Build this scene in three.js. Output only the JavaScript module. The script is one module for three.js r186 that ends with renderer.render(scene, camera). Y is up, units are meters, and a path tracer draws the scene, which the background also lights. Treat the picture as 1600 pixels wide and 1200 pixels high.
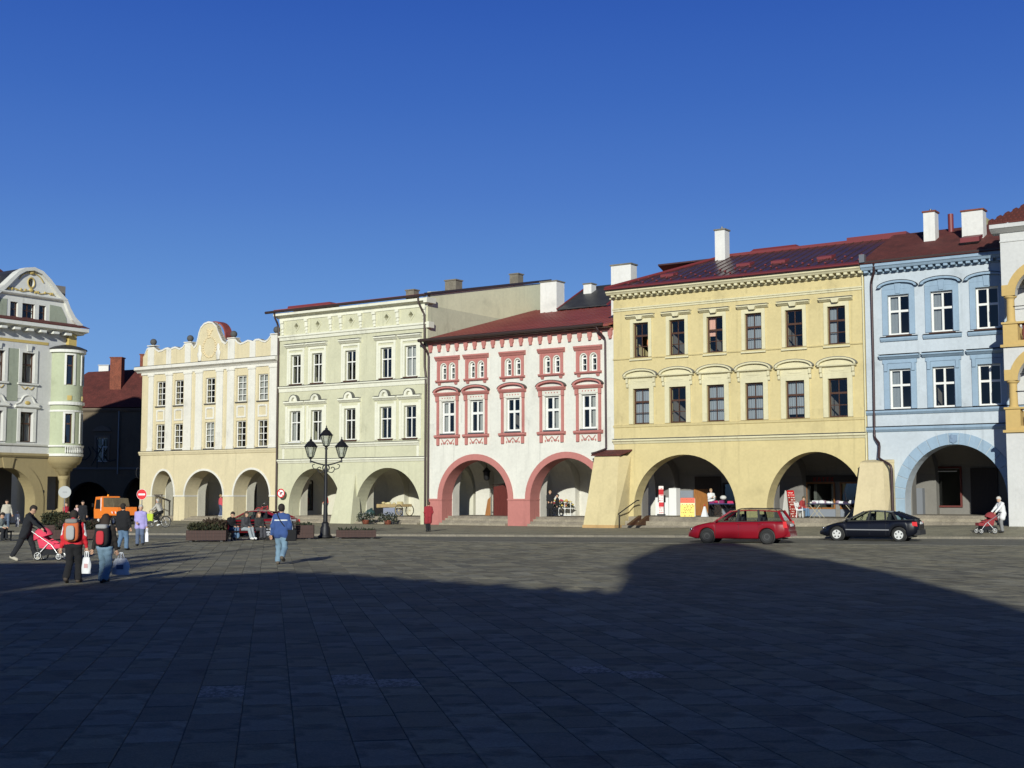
import * as THREE from 'three';
import { mergeGeometries, toCreasedNormals } from 'three/addons/utils/BufferGeometryUtils.js';
import { FontLoader } from 'three/addons/loaders/FontLoader.js';
import { TextGeometry } from 'three/addons/geometries/TextGeometry.js';

// ---------- camera, sky, sun, exposure ----------
const scene = new THREE.Scene();
const camera = new THREE.PerspectiveCamera(32.63, 4 / 3, 0.1, 1500);
camera.position.set(0, 2.05, 0);
camera.rotation.x = 0.08516;                       // 4.88 degrees up
scene.add(camera);
const SUN_ELEVATION = 17 * Math.PI / 180, SUN_AZIMUTH = 8 * Math.PI / 180;   // low sun behind the photographer, a little to the left
const sunDirection = new THREE.Vector3(-Math.sin(SUN_AZIMUTH) * Math.cos(SUN_ELEVATION), Math.sin(SUN_ELEVATION), Math.cos(SUN_AZIMUTH) * Math.cos(SUN_ELEVATION));
const sun = new THREE.DirectionalLight(new THREE.Color(0.945, 0.955, 0.87), 5);
sun.position.copy(sunDirection).multiplyScalar(150).add(new THREE.Vector3(0, 0, -60));
sun.target.position.set(0, 0, -60);
sun.castShadow = true;
sun.shadow.mapSize.set(4096, 4096);
Object.assign(sun.shadow.camera, { left: -70, right: 70, top: 60, bottom: -60, near: 1, far: 320 });
scene.add(sun, sun.target);
{ // clear deep blue sky, paler towards the horizon, the same all the way round
  const w = 64, h = 256, d = new Float32Array(w * h * 4);
  const stops = [[-90, .10, .11, .12], [-1, .20, .30, .48], [0, .26, .46, .76], [4, .195, .395, .735], [8, .135, .305, .67], [10.2, .105, .254, .617], [13, .075, .195, .565], [17, .047, .143, .50], [21, .031, .106, .445], [32, .012, .040, .18], [48, .0045, .0135, .062], [90, .0025, .0075, .033]];
  for (let j = 0; j < h; j++) {
    const e = -90 + 180 * (j + .5) / h;
    let k = 0; while (k < stops.length - 2 && e > stops[k + 1][0]) k++;
    const a = stops[k], b = stops[k + 1], t = Math.min(1, Math.max(0, (e - a[0]) / (b[0] - a[0])));
    for (let i = 0; i < w; i++) { const o = (j * w + i) * 4; for (let c = 0; c < 3; c++) d[o + c] = a[c + 1] + (b[c + 1] - a[c + 1]) * t; d[o + 3] = 1; }
  }
  const sky = new THREE.DataTexture(d, w, h, THREE.RGBAFormat, THREE.FloatType);
  sky.mapping = THREE.EquirectangularReflectionMapping; sky.magFilter = sky.minFilter = THREE.LinearFilter; sky.needsUpdate = true;
  scene.background = sky; scene.environment = sky;
}
const renderer = new THREE.WebGLRenderer({ antialias: true });
renderer.toneMapping = THREE.LinearToneMapping;
renderer.toneMappingExposure = 1;
renderer.shadowMap.enabled = true;

// ---------- helpers ----------
const V3 = (x, y, z) => new THREE.Vector3(x, y, z);
function rng(seed) { let s = seed >>> 0; return () => { s = (s + 0x6D2B79F5) | 0; let t = Math.imul(s ^ (s >>> 15), 1 | s); t = (t + Math.imul(t ^ (t >>> 7), 61 | t)) ^ t; return ((t ^ (t >>> 14)) >>> 0) / 4294967296; }; }
const lerp = (a, b, t) => a + (b - a) * t, clamp = (x, a, b) => Math.min(b, Math.max(a, x)), smooth = (a, b, x) => { const t = clamp((x - a) / (b - a), 0, 1); return t * t * (3 - 2 * t); };
function noiseField(size, seed, cells, octaves, gain = .5) {      // tileable value noise, 0..1
  const out = new Float32Array(size * size); let amp = 1, tot = 0;
  for (let o = 0; o < octaves; o++) {
    const n = cells << o, r = rng(seed + o * 77), g = new Float32Array(n * n).map(() => r());
    for (let y = 0; y < size; y++) for (let x = 0; x < size; x++) {
      const fx = x / size * n, fy = y / size * n, x0 = fx | 0, y0 = fy | 0, tx = fx - x0, ty = fy - y0, sx = tx * tx * (3 - 2 * tx), sy = ty * ty * (3 - 2 * ty), x1 = (x0 + 1) % n, y1 = (y0 + 1) % n;
      out[y * size + x] += amp * lerp(lerp(g[y0 * n + x0], g[y0 * n + x1], sx), lerp(g[y1 * n + x0], g[y1 * n + x1], sx), sy);
    }
    tot += amp; amp *= gain;
  }
  return out.map(v => v / tot);
}
function texture(size, metres, fn, srgb = true) {
  const d = new Uint8Array(size * size * 4);
  for (let i = 0; i < size * size; i++) { const c = fn(i); for (let k = 0; k < 3; k++) d[i * 4 + k] = clamp(Math.round(255 * (Array.isArray(c) ? c[k] : c)), 0, 255); d[i * 4 + 3] = 255; }
  const t = new THREE.DataTexture(d, size, size); t.wrapS = t.wrapT = THREE.RepeatWrapping; t.magFilter = THREE.LinearFilter; t.minFilter = THREE.LinearMipmapLinearFilter; t.generateMipmaps = true;
  t.repeat.set(1 / metres, 1 / metres); if (srgb) t.colorSpace = THREE.SRGBColorSpace; t.needsUpdate = true; return t;
}
const nCoarse = noiseField(512, 11, 4, 7, .62), nFine = noiseField(512, 23, 64, 3), nBlotch = noiseField(512, 37, 6, 5, .5), nSpeck = noiseField(512, 51, 128, 2);
const streak = noiseField(512, 63, 32, 3, .6);
const plasterMap = texture(512, 7, i => { const rain = streak[(((i / 512) | 0) >> 5) * 512 + i % 512] * .6 + streak[(200 + (((i / 512) | 0) >> 4)) * 512 + i % 512] * .4, v = -.07 * smooth(.52, .78, rain) * smooth(.4, .62, nCoarse[i]) + .95 + .10 * (nCoarse[i] - .5) + .05 * (nFine[i] - .5) - .05 * smooth(.6, .85, nBlotch[i]); return [v, v * .995, v * .985]; });
const plasterBump = texture(512, 2.5, i => .5 + .5 * (nFine[i] - .5) + .5 * (nCoarse[i] - .5), false);
const stoneMap = texture(512, 3, i => { const v = .80 + .34 * (nCoarse[i] - .5) + .2 * (nFine[i] - .5); return [v, v * .985, v * .96]; });
const slabMap = texture(512, 2.1, i => { const v = .80 + .30 * (nCoarse[i] - .5) + .22 * (nSpeck[i] - .5) - .16 * smooth(.6, .72, nBlotch[i]); return [v, v, v]; });
const grainBump = texture(512, 1.1, i => .5 * nSpeck[i] + .5 * nFine[i], false);
const asphaltMap = texture(512, 5, i => { const v = .78 + .36 * (nCoarse[i] - .5) + .3 * (nSpeck[i] - .5); return [v, v, v * .98]; });
const roofMap = texture(512, 5, i => { const v = .80 + .45 * (nCoarse[i] - .5) + .15 * (nFine[i] - .5); return [v, v * .97, v * .95]; });
const tileMap = texture(512, 3, i => { const v = .78 + .4 * (nCoarse[i] - .5) + .4 * (nFine[i] - .5); return [v, v * .93, v * .9]; });
const wornMap = texture(512, 1.6, i => { const s = smooth(.45, .62, nFine[i] * .7 + nBlotch[i] * .3); return [.62 + .36 * s, .62 + .36 * s, .62 + .37 * s]; });
const woodMap = texture(512, 2, i => { const x = i % 512, y = (i / 512) | 0; const g = Math.sin(x * .35 + 6 * nCoarse[i]) * .5 + .5; const v = .72 + .22 * g + .25 * (nFine[(y >> 3) * 512 + x] - .5); return [v, v * .95, v * .9]; });
const foliageMap = texture(256, .6, i => { const v = .6 + .7 * (nFine[i] - .5); return v; });

const L = (r, g, b) => new THREE.Color().setRGB(r, g, b);
function std(r, g, b, o = {}) { return new THREE.MeshStandardMaterial({ color: L(r, g, b), roughness: .85, ...o }); }
const plaster = (r, g, b) => std(r * 1.03, g * 1.03, b * 1.03, { map: plasterMap, bumpMap: plasterBump, bumpScale: .006, roughness: .93 });
const trim = (r, g, b) => std(r * 1.03, g * 1.03, b * 1.03, { map: plasterMap, roughness: .88 });
const M = {
  glass: new THREE.MeshPhysicalMaterial({ color: L(.93, .95, .95), transmission: 1, thickness: 0, roughness: .015, ior: 1.5 }),
  shopGlass: new THREE.MeshPhysicalMaterial({ color: L(.8, .84, .84), transmission: 1, thickness: 0, roughness: .02, ior: 1.5 }),
  carGlass: new THREE.MeshPhysicalMaterial({ color: L(.62, .68, .66), transmission: 1, thickness: 0, roughness: .01, ior: 1.5 }),
  interior: std(.20, .18, .16), interiorPale: plaster(.4, .38, .34), curtain: std(.3, .3, .28, { roughness: .95 }), blind: std(.22, .24, .26), pinkCurtain: std(.6, .34, .26), blueCloth: std(.06, .18, .5),
  whiteWood: std(.70, .69, .65, { roughness: .5 }), brownWood: std(.10, .045, .025, { roughness: .55, map: woodMap }), darkWood: std(.035, .022, .016, { map: woodMap, roughness: .6 }), honeyWood: std(.42, .19, .05, { map: woodMap, roughness: .5 }), redWood: std(.16, .03, .025, { map: woodMap, roughness: .7 }),
  greyMetal: std(.16, .16, .16, { roughness: .45, metalness: .6 }), zinc: std(.22, .23, .24, { roughness: .5, metalness: .7 }), gutter: std(.055, .035, .03, { roughness: .45, metalness: .3 }), brownPipe: std(.05, .028, .03, { roughness: .4, metalness: .3 }),
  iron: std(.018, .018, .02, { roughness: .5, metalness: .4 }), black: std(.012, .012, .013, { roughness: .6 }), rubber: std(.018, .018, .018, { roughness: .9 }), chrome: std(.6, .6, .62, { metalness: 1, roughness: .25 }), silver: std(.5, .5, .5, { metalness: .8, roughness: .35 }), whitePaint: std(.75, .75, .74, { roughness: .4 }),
  stone: std(.36, .32, .26, { map: stoneMap, bumpMap: grainBump, bumpScale: .004 }), paleStone: std(.46, .41, .32, { map: stoneMap, bumpMap: grainBump, bumpScale: .004 }), pavement: std(.38, .345, .25, { map: asphaltMap, bumpMap: grainBump, bumpScale: .004 }), kerb: std(.31, .285, .235, { map: stoneMap }), asphalt: std(.225, .215, .18, { map: asphaltMap, bumpMap: grainBump, bumpScale: .006 }), joint: std(.11, .10, .085, { map: asphaltMap }),
  roofRed: std(.40, .105, .085, { map: roofMap, roughness: .5 }), roofWine: std(.16, .085, .075, { map: roofMap, roughness: .3, metalness: .35 }), roofTile: std(.17, .045, .036, { map: tileMap, roughness: .85 }), roofGrey: std(.085, .09, .095, { map: roofMap, roughness: .5, metalness: .3 }), flashing: std(.17, .03, .032, { roughness: .5 }),
  chimneyWhite: plaster(.70, .69, .66), brick: std(.30, .10, .055, { map: tileMap }), oldStone: std(.27, .25, .2, { map: stoneMap }),
  red: std(.55, .02, .03, { roughness: .55 }), signRed: std(.6, .015, .02, { roughness: .4 }), signWhite: std(.8, .8, .8, { roughness: .4 }), signBack: std(.30, .31, .31, { roughness: .5, metalness: .5 }), gold: std(.50, .37, .12, { roughness: .55 }),
  leafDark: std(.05, .075, .03, { map: foliageMap }), leafOlive: std(.105, .105, .035, { map: foliageMap }), leafRust: std(.12, .075, .04, { map: foliageMap }), soil: std(.05, .035, .025, { map: asphaltMap }),
};
const numbers = new Map();
function numbered(n) { const k = numbers.get(n) || 0; numbers.set(n, k + 1); return k ? n + '_' + String(k).padStart(3, '0') : n; }
function thing(name, label, category, pos = [0, 0, 0], turn = 0, group) {
  const g = new THREE.Group(); g.name = numbered(name); g.position.set(...pos); g.rotation.y = turn; g.userData = { label, category }; if (group) g.userData.group = group; scene.add(g); return g;
}
function uvMetres(g) {
  const p = g.attributes.position, n = g.attributes.normal, uv = new Float32Array(p.count * 2);
  for (let i = 0; i < p.count; i++) {
    const x = p.getX(i), y = p.getY(i), z = p.getZ(i), ax = Math.abs(n.getX(i)), ay = Math.abs(n.getY(i)), az = Math.abs(n.getZ(i));
    if (ay > ax && ay > az) { uv[2 * i] = x; uv[2 * i + 1] = z; } else if (ax > az) { uv[2 * i] = z + 3.3; uv[2 * i + 1] = y; } else { uv[2 * i] = x; uv[2 * i + 1] = y; }
  }
  g.setAttribute('uv', new THREE.BufferAttribute(uv, 2)); return g;
}
function clean(g) { let q = g.index ? g.toNonIndexed() : g; for (const k of Object.keys(q.attributes)) if (!['position', 'normal', 'uv', 'color'].includes(k)) q.deleteAttribute(k); if (!q.attributes.normal) q.computeVertexNormals(); return q; }
function join(list) { const a = (Array.isArray(list) ? list : [list]).flat(9).map(g => { const q = clean(g); if (!q.userData.keepUv) uvMetres(q); return q; }); return a.length === 1 ? a[0] : mergeGeometries(a); }
function part(parent, name, geos, material, pos, label) {
  const m = new THREE.Mesh(Array.isArray(geos) || !geos.userData.ready ? join(geos) : geos, material); m.geometry.userData.ready = true;
  m.name = name; m.castShadow = m.receiveShadow = true; if (pos) m.position.set(...pos); if (label) m.userData.label = label; parent.add(m); return m;
}
function ready(geos) { const g = join(geos); g.userData.ready = true; return g; }
function structure(name, geos, material) { const m = part(scene, numbered(name), geos, material); m.userData.kind = 'structure'; return m; }
const box = (x0, x1, y0, y1, z0, z1) => new THREE.BoxGeometry(Math.abs(x1 - x0), Math.abs(y1 - y0), Math.abs(z1 - z0)).translate((x0 + x1) / 2, (y0 + y1) / 2, (z0 + z1) / 2);
function tube(points, r, seg = 8, closed = false, tension = 0) { const c = new THREE.CatmullRomCurve3(points.map(p => V3(...p)), closed, 'catmullrom', tension); return new THREE.TubeGeometry(c, Math.max(2, (points.length - 1) * (tension ? 8 : 4)), r, seg, closed); }
function rod(a, b, r, r2 = r, seg = 8) { const A = V3(...a), B = V3(...b), d = B.clone().sub(A), g = new THREE.CylinderGeometry(r2, r, d.length(), seg); g.applyQuaternion(new THREE.Quaternion().setFromUnitVectors(V3(0, 1, 0), d.clone().normalize())); g.translate((A.x + B.x) / 2, (A.y + B.y) / 2, (A.z + B.z) / 2); return g; }
function bar(a, b, w, t) { const A = V3(...a), B = V3(...b), d = B.clone().sub(A), g = new THREE.BoxGeometry(w, d.length(), t); g.applyQuaternion(new THREE.Quaternion().setFromUnitVectors(V3(0, 1, 0), d.clone().normalize())); g.translate((A.x + B.x) / 2, (A.y + B.y) / 2, (A.z + B.z) / 2); return g; }
const lathe = (pts, seg = 20) => new THREE.LatheGeometry(pts.map(p => new THREE.Vector2(...p)), seg);
const ball = (x, y, z, r, sx = 1, sy = 1, sz = 1, s = 12) => new THREE.SphereGeometry(r, s, Math.max(6, s * .7 | 0)).scale(sx, sy, sz).translate(x, y, z);
function extrude(pts, z0, z1, bevel = 0) { const s = pts instanceof THREE.Shape ? pts : new THREE.Shape(pts.map(p => new THREE.Vector2(...p))); const g = new THREE.ExtrudeGeometry(s, { depth: z1 - z0 - 2 * bevel, bevelEnabled: bevel > 0, bevelSize: bevel, bevelThickness: bevel, bevelSegments: 2, curveSegments: 24 }); return g.translate(0, 0, z0 + bevel); }
function hexa(p) { // 8 corners: bottom 0-3 (counter-clockwise seen from above), top 4-7
  const f = [[0, 3, 2, 1], [4, 5, 6, 7], [0, 1, 5, 4], [1, 2, 6, 5], [2, 3, 7, 6], [3, 0, 4, 7]], pos = [];
  for (const [a, b, c, d] of f) for (const i of [a, b, c, a, c, d]) pos.push(...p[i]);
  const g = new THREE.BufferGeometry(); g.setAttribute('position', new THREE.Float32BufferAttribute(pos, 3)); g.computeVertexNormals(); return g;
}
function arcPts(c, rx, v0, ry, a0 = Math.PI, a1 = 0, n = 28) { const o = []; for (let i = 0; i <= n; i++) { const a = lerp(a0, a1, i / n); o.push([c + rx * Math.cos(a), v0 + ry * Math.sin(a)]); } return o; }

// ---------- the row of houses stands on one line; u runs along it, v up, w out towards the square ----------
const ALPHA = 34.5 * Math.PI / 180, CA = Math.cos(ALPHA), SA = Math.sin(ALPHA), ROW_Z = -86.49;
const row = (u, v, w) => [u * CA - w * SA, v, ROW_Z + u * SA + w * CA];
const kerbZ = x => -66.3 + .152 * x, frontZ = x => ROW_Z + .6873 * x;
function groundY(x, z) { const k = kerbZ(x) - z; if (k < 0 || x < -34) return 0; const t = Math.min(1, 1.8 * k / Math.max(.5, kerbZ(x) - frontZ(x))), u = x / CA; return .1 + .0185 * Math.max(0, u - 7) * t; }

// ---------- ground ----------
structure('ground', box(-400, 400, -.5, -.03, -500, 120), std(.16, .155, .15, { map: asphaltMap, bumpMap: grainBump, bumpScale: .005 }));
const roadEdge = [[-60, -75], [-40, -70], [-17, -64.4], [-10.6, -63.4], [-10, -65.2], [-7, -65.0], [-2.5, -59.6], [25, -54.0], [70, -45]];
{ // carriageway between the square and the pavement
  const s = [[...roadEdge[0]]]; const pts = roadEdge.map(([x, z]) => [x, -z]); for (const x of [70, 40, 0, -34, -60]) pts.push([x, -kerbZ(x)]);
  const g = extrude(pts, -.03, .006); g.rotateX(-Math.PI / 2); structure('road', g, M.asphalt);
}
{ // raised pavement in front of the houses with its kerbstones
  const pos = [], idx = [], nx = 70, nz = 14;
  for (let i = 0; i <= nx; i++) for (let j = 0; j <= nz; j++) { const x = lerp(-34, 46, i / nx), z0 = kerbZ(x) - .14, z1 = Math.min(z0 - .5, frontZ(x) - 1.6), z = lerp(z0, z1, j / nz); pos.push(x, groundY(x, z), z); }
  for (let i = 0; i < nx; i++) for (let j = 0; j < nz; j++) { const a = i * (nz + 1) + j; idx.push(a, a + nz + 1, a + 1, a + 1, a + nz + 1, a + nz + 2); }
  const g = new THREE.BufferGeometry(); g.setAttribute('position', new THREE.Float32BufferAttribute(pos, 3)); g.setIndex(idx); g.computeVertexNormals();
  const pave = structure('pavement', g, M.pavement);
  const r = rng(5), variants = [M.kerb, std(.27, .25, .21, { map: stoneMap }), std(.34, .31, .26, { map: stoneMap })], dir = Math.atan(.152);
  const geo = ready(extrude([[-.49, -.05], [.49, -.05], [.49, .1], [-.49, .1]], -.13, 0, .012));
  for (let x = -33; x < 45; x += 1 / Math.hypot(1, .152)) { const m = part(pave, 'kerbstone', geo, variants[r() * 3 | 0], [x, 0, kerbZ(x) - .005 + .01 * r()]); m.rotation.y = -dir; m.position.y = .004 * r(); }
}
{ // slab paving of the square: rows about half a metre wide running a little to the left of the view
  const ang = 10.4 * Math.PI / 180, e1 = [-Math.sin(ang), -Math.cos(ang)], e2 = [Math.cos(ang), -Math.sin(ang)], R = rng(91), slabs = [];
  const bed = structure('square', (() => { const pts = [[-60, 8], ...roadEdge, [70, 8]].map(([x, z]) => [x, -z]); const g = extrude(pts, -.028, -.012); g.rotateX(-Math.PI / 2); return g; })(), M.joint);
  const edgeZ = x => { for (let i = 0; i < roadEdge.length - 1; i++) { const [x0, z0] = roadEdge[i], [x1, z1] = roadEdge[i + 1]; if (x >= x0 && x <= x1) return lerp(z0, z1, (x - x0) / (x1 - x0)); } return -60; };
  const lens = [.62, .84, 1.06, .5], W = .472;
  const worn = [[-3.05, -14.05], [-1.79, -14.85], [-1.31, -14.85], [.91, -15.55], [1.37, -15.6]];
  for (let k = -95; k <= 120; k++) {
    let s = 3 + R() * .9;
    while (s < 84) {
      const li = R() < .12 ? 3 : R() * 3 | 0, l = lens[li], c = [e2[0] * k * W + e1[0] * (s + l / 2), e2[1] * k * W + e1[1] * (s + l / 2)]; s += l;
      const d = -c[1]; if (d < 6.5 || Math.abs(c[0]) > d * .47 + 3.5 || c[1] < edgeZ(c[0]) + .5) continue;
      const patch = nCoarse[(((c[0] * 9 + 900) | 0) % 512) * 512 + (((d * 9) | 0) % 512)];
      slabs.push({ c, li, l, d, tone: clamp((R() * .75 + (patch - .35) * .8), 0, .999), warm: R(), y: (R() - .5) * .005, tilt: (R() - .5) * .004, worn: worn.some(q => Math.abs((c[0] - q[0]) * e1[0] + (c[1] - q[1]) * e1[1]) < l / 2 && Math.abs((c[0] - q[0]) * e2[0] + (c[1] - q[1]) * e2[1]) < W / 2) });
    }
  }
  function slabGeo(l) { // chamfered top, sides into the joint
    const hw = W / 2 - .0035, hl = l / 2 - .0035, c = .006, t = .022, P = (x, z, y) => [x, y, z];
    const b = [P(-hw, hl, -t), P(hw, hl, -t), P(hw, -hl, -t), P(-hw, -hl, -t)], m = [P(-hw, hl, -c * .7), P(hw, hl, -c * .7), P(hw, -hl, -c * .7), P(-hw, -hl, -c * .7)], a = [P(-hw + c, hl - c, 0), P(hw - c, hl - c, 0), P(hw - c, -hl + c, 0), P(-hw + c, -hl + c, 0)], pos = [];
    const q = (w, x, y, z) => pos.push(...w, ...x, ...y, ...w, ...y, ...z);
    q(...a); for (let i = 0; i < 4; i++) { const j = (i + 1) % 4; q(m[i], m[j], a[j], a[i]); q(b[i], b[j], m[j], m[i]); }
    const g = new THREE.BufferGeometry(); g.setAttribute('position', new THREE.Float32BufferAttribute(pos, 3)); g.computeVertexNormals(); return g;
  }
  const geos = lens.map(l => ready(slabGeo(l)));
  const colour = (t, w) => { const v = .185 + .18 * t; return [v * (1.18 + .08 * w), v * (1.1 + .02 * w), v * (.80 - .09 * w)]; };
  const mats = []; for (let i = 0; i < 6; i++) for (let j = 0; j < 3; j++) { const [r, g, b] = colour(i / 5, j / 2); const m = slabMap.clone(); m.offset.set(.17 * i + .31 * j, .23 * j + .41 * i); m.needsUpdate = true; mats.push(std(r, g, b, { map: i < 3 ? m : slabMap, bumpMap: grainBump, bumpScale: .003, roughness: .86 })); }
  const wornMat = std(.44, .40, .32, { map: wornMap, bumpMap: grainBump, bumpScale: .003, roughness: .8 });
  slabs.sort((a, b) => a.d - b.d);
  const rest = []; let count = 0;
  for (const s of slabs) {
    const inView = Math.abs(s.c[0]) < s.d * .40 + .3 && s.d > 9.3;
    if ((inView && count < 300) || s.worn) { count++; const m = part(bed, 'slab', geos[s.li], s.worn ? wornMat : mats[(s.tone * 6 | 0) * 3 + (s.warm * 3 | 0)], [s.c[0], s.y, s.c[1]]); m.rotation.set(s.tilt, ang, s.tilt); if (s.worn) m.userData.label = 'pale scraped slab'; }
    else rest.push(s);
  }
  const chunks = rest.map(s => { const g = geos[s.li].clone(), p = g.attributes.position, col = new Float32Array(p.count * 3), [r, gg, b] = colour((s.tone * 6 | 0) / 5, s.warm); for (let i = 0; i < p.count; i++) { col[i * 3] = r; col[i * 3 + 1] = gg; col[i * 3 + 2] = b; } g.setAttribute('color', new THREE.BufferAttribute(col, 3)); const uv = g.attributes.uv; const ox = (s.c[0] * 7.3) % 2, oy = (s.c[1] * 3.7) % 2; for (let i = 0; i < uv.count; i++) uv.setXY(i, uv.getX(i) + ox, uv.getY(i) + oy); g.rotateY(ang); g.translate(s.c[0], s.y, s.c[1]); return g; });
  const far = new THREE.Mesh(mergeGeometries(chunks), std(1, 1, 1, { vertexColors: true, map: slabMap, bumpMap: grainBump, bumpScale: .003, roughness: .86 })); far.name = 'slab_field'; far.userData.kind = 'stuff'; far.receiveShadow = far.castShadow = true; bed.add(far);
}

// ---------- house kit ----------
function house(name, label, u0, origin, turn) {
  const g = thing(name, label, 'house', origin || row(u0, 0, 0), turn === undefined ? -ALPHA : turn), cache = new Map();
  const H = { g, u0, add: (n, geos, m, label) => { const q = join(geos); q.translate(-u0, 0, 0); q.userData.ready = true; return part(g, n, q, m, null, label); } };
  H.each = (n, geos, m) => geos.map(q => H.add(n, q, m));
  H.shared = (key, make) => { if (!cache.has(key)) cache.set(key, ready(make())); return cache.get(key); };
  H.put = (n, key, make, m, u, v, w, parent = g) => part(parent, n, H.shared(key, make), m, parent === g ? [u - u0, v, w] : [u, v, w]);
  return H;
}
const along = (pts, u0, u1) => extrude(pts.map(([w, v]) => [-w, v]), u0, u1).rotateY(Math.PI / 2);      // a profile (w, v) run along the row
const ring = (u0, u1, v0, v1, b, w0, w1, bb = b) => { const s = new THREE.Shape([[u0 - b, v0 - bb], [u1 + b, v0 - bb], [u1 + b, v1 + b], [u0 - b, v1 + b]].map(p => new THREE.Vector2(...p))); s.holes.push(new THREE.Path([[u0, v0], [u0, v1], [u1, v1], [u1, v0]].map(p => new THREE.Vector2(...p)))); return extrude(s, w0, w1); };
// one window: the part is its frame; panes, sill and curtain are sub-parts
function win(H, u0, u1, v0, v1, o) {
  const w = +(u1 - u0).toFixed(2), h = +(v1 - v0).toFixed(2), f = o.frame || .06, b = o.bar || .045, z = -(o.depth || .22), cols = o.cols || 2, rows = o.rows || [.63, .37], key = w + '/' + h + '/' + (o.kind || '');
  const cu = (u0 + u1) / 2, cells = [];
  let y = f; const ih = h - 2 * f - b * (rows.length - 1), tr = o.transom || b, iw = (w - 2 * f - b * (cols - 1)) / cols;
  rows.forEach((r, i) => { for (let c = 0; c < cols; c++) cells.push([-w / 2 + f + c * (iw + b), y, iw, ih * r]); y += ih * r + b; });
  const m = H.put('window', key, () => {
    const g = [box(-w / 2 + .002, w / 2 - .002, .002, f, z, z + .07), box(-w / 2 + .002, w / 2 - .002, h - f, h - .002, z, z + .07), box(-w / 2 + .002, -w / 2 + f, f, h - f, z, z + .07), box(w / 2 - f, w / 2 - .002, f, h - f, z, z + .07)];
    for (let c = 1; c < cols; c++) { const x = -w / 2 + f + c * (iw + b) - b; g.push(box(x, x + b, f, h - f, z + .012, z + .06)); }
    let yy = f; rows.forEach((r, i) => { yy += ih * r; if (i < rows.length - 1) { const t = (i === (o.main === undefined ? rows.length - 2 : o.main)) ? tr : b; g.push(box(-w / 2 + f, w / 2 - f, yy - (t - b) / 2, yy + b + (t - b) / 2, z + .008, z + .068)); } yy += b; });
    return g;
  }, o.mat, cu, v0, 0);
  cells.forEach(([x, yy, cw, ch], i) => { if (o.open && o.open.includes(i)) return; H.put('pane', 'p' + key + i, () => new THREE.PlaneGeometry(cw, ch).translate(x + cw / 2, yy + ch / 2, z + .03), M.glass, 0, 0, 0, m); });
  if (o.sill) H.put('sill', 's' + key, () => box(-w / 2 - .1, w / 2 + .1, -.1, -.02, z + .07, .12), o.sill, 0, 0, 0, m);
  if (o.curtain) { const c = o.curtain, k = c.side || 'full'; H.put('curtain', 'c' + key + k + (c.drop || 1), () => {
    const n = 26, pos = [], idx = [], x0 = k === 'right' ? .05 * w : -w / 2 + .02, x1 = k === 'left' ? -.05 * w : w / 2 - .02, yb = h * (1 - (c.drop || 1)) + .04;
    for (let i = 0; i <= n; i++) { const x = lerp(x0, x1, i / n), zz = z - .14 - .03 * Math.sin(i * 1.9) - .012 * Math.sin(i * .7); pos.push(x, yb, zz, x, h - .03, zz); }
    for (let i = 0; i < n; i++) idx.push(2 * i, 2 * i + 2, 2 * i + 1, 2 * i + 1, 2 * i + 2, 2 * i + 3);
    const g = new THREE.BufferGeometry(); g.setAttribute('position', new THREE.Float32BufferAttribute(pos, 3)); g.setIndex(idx); g.computeVertexNormals(); return g;
  }, c.mat || M.curtain, 0, 0, 0, m); }
  return m;
}
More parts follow.
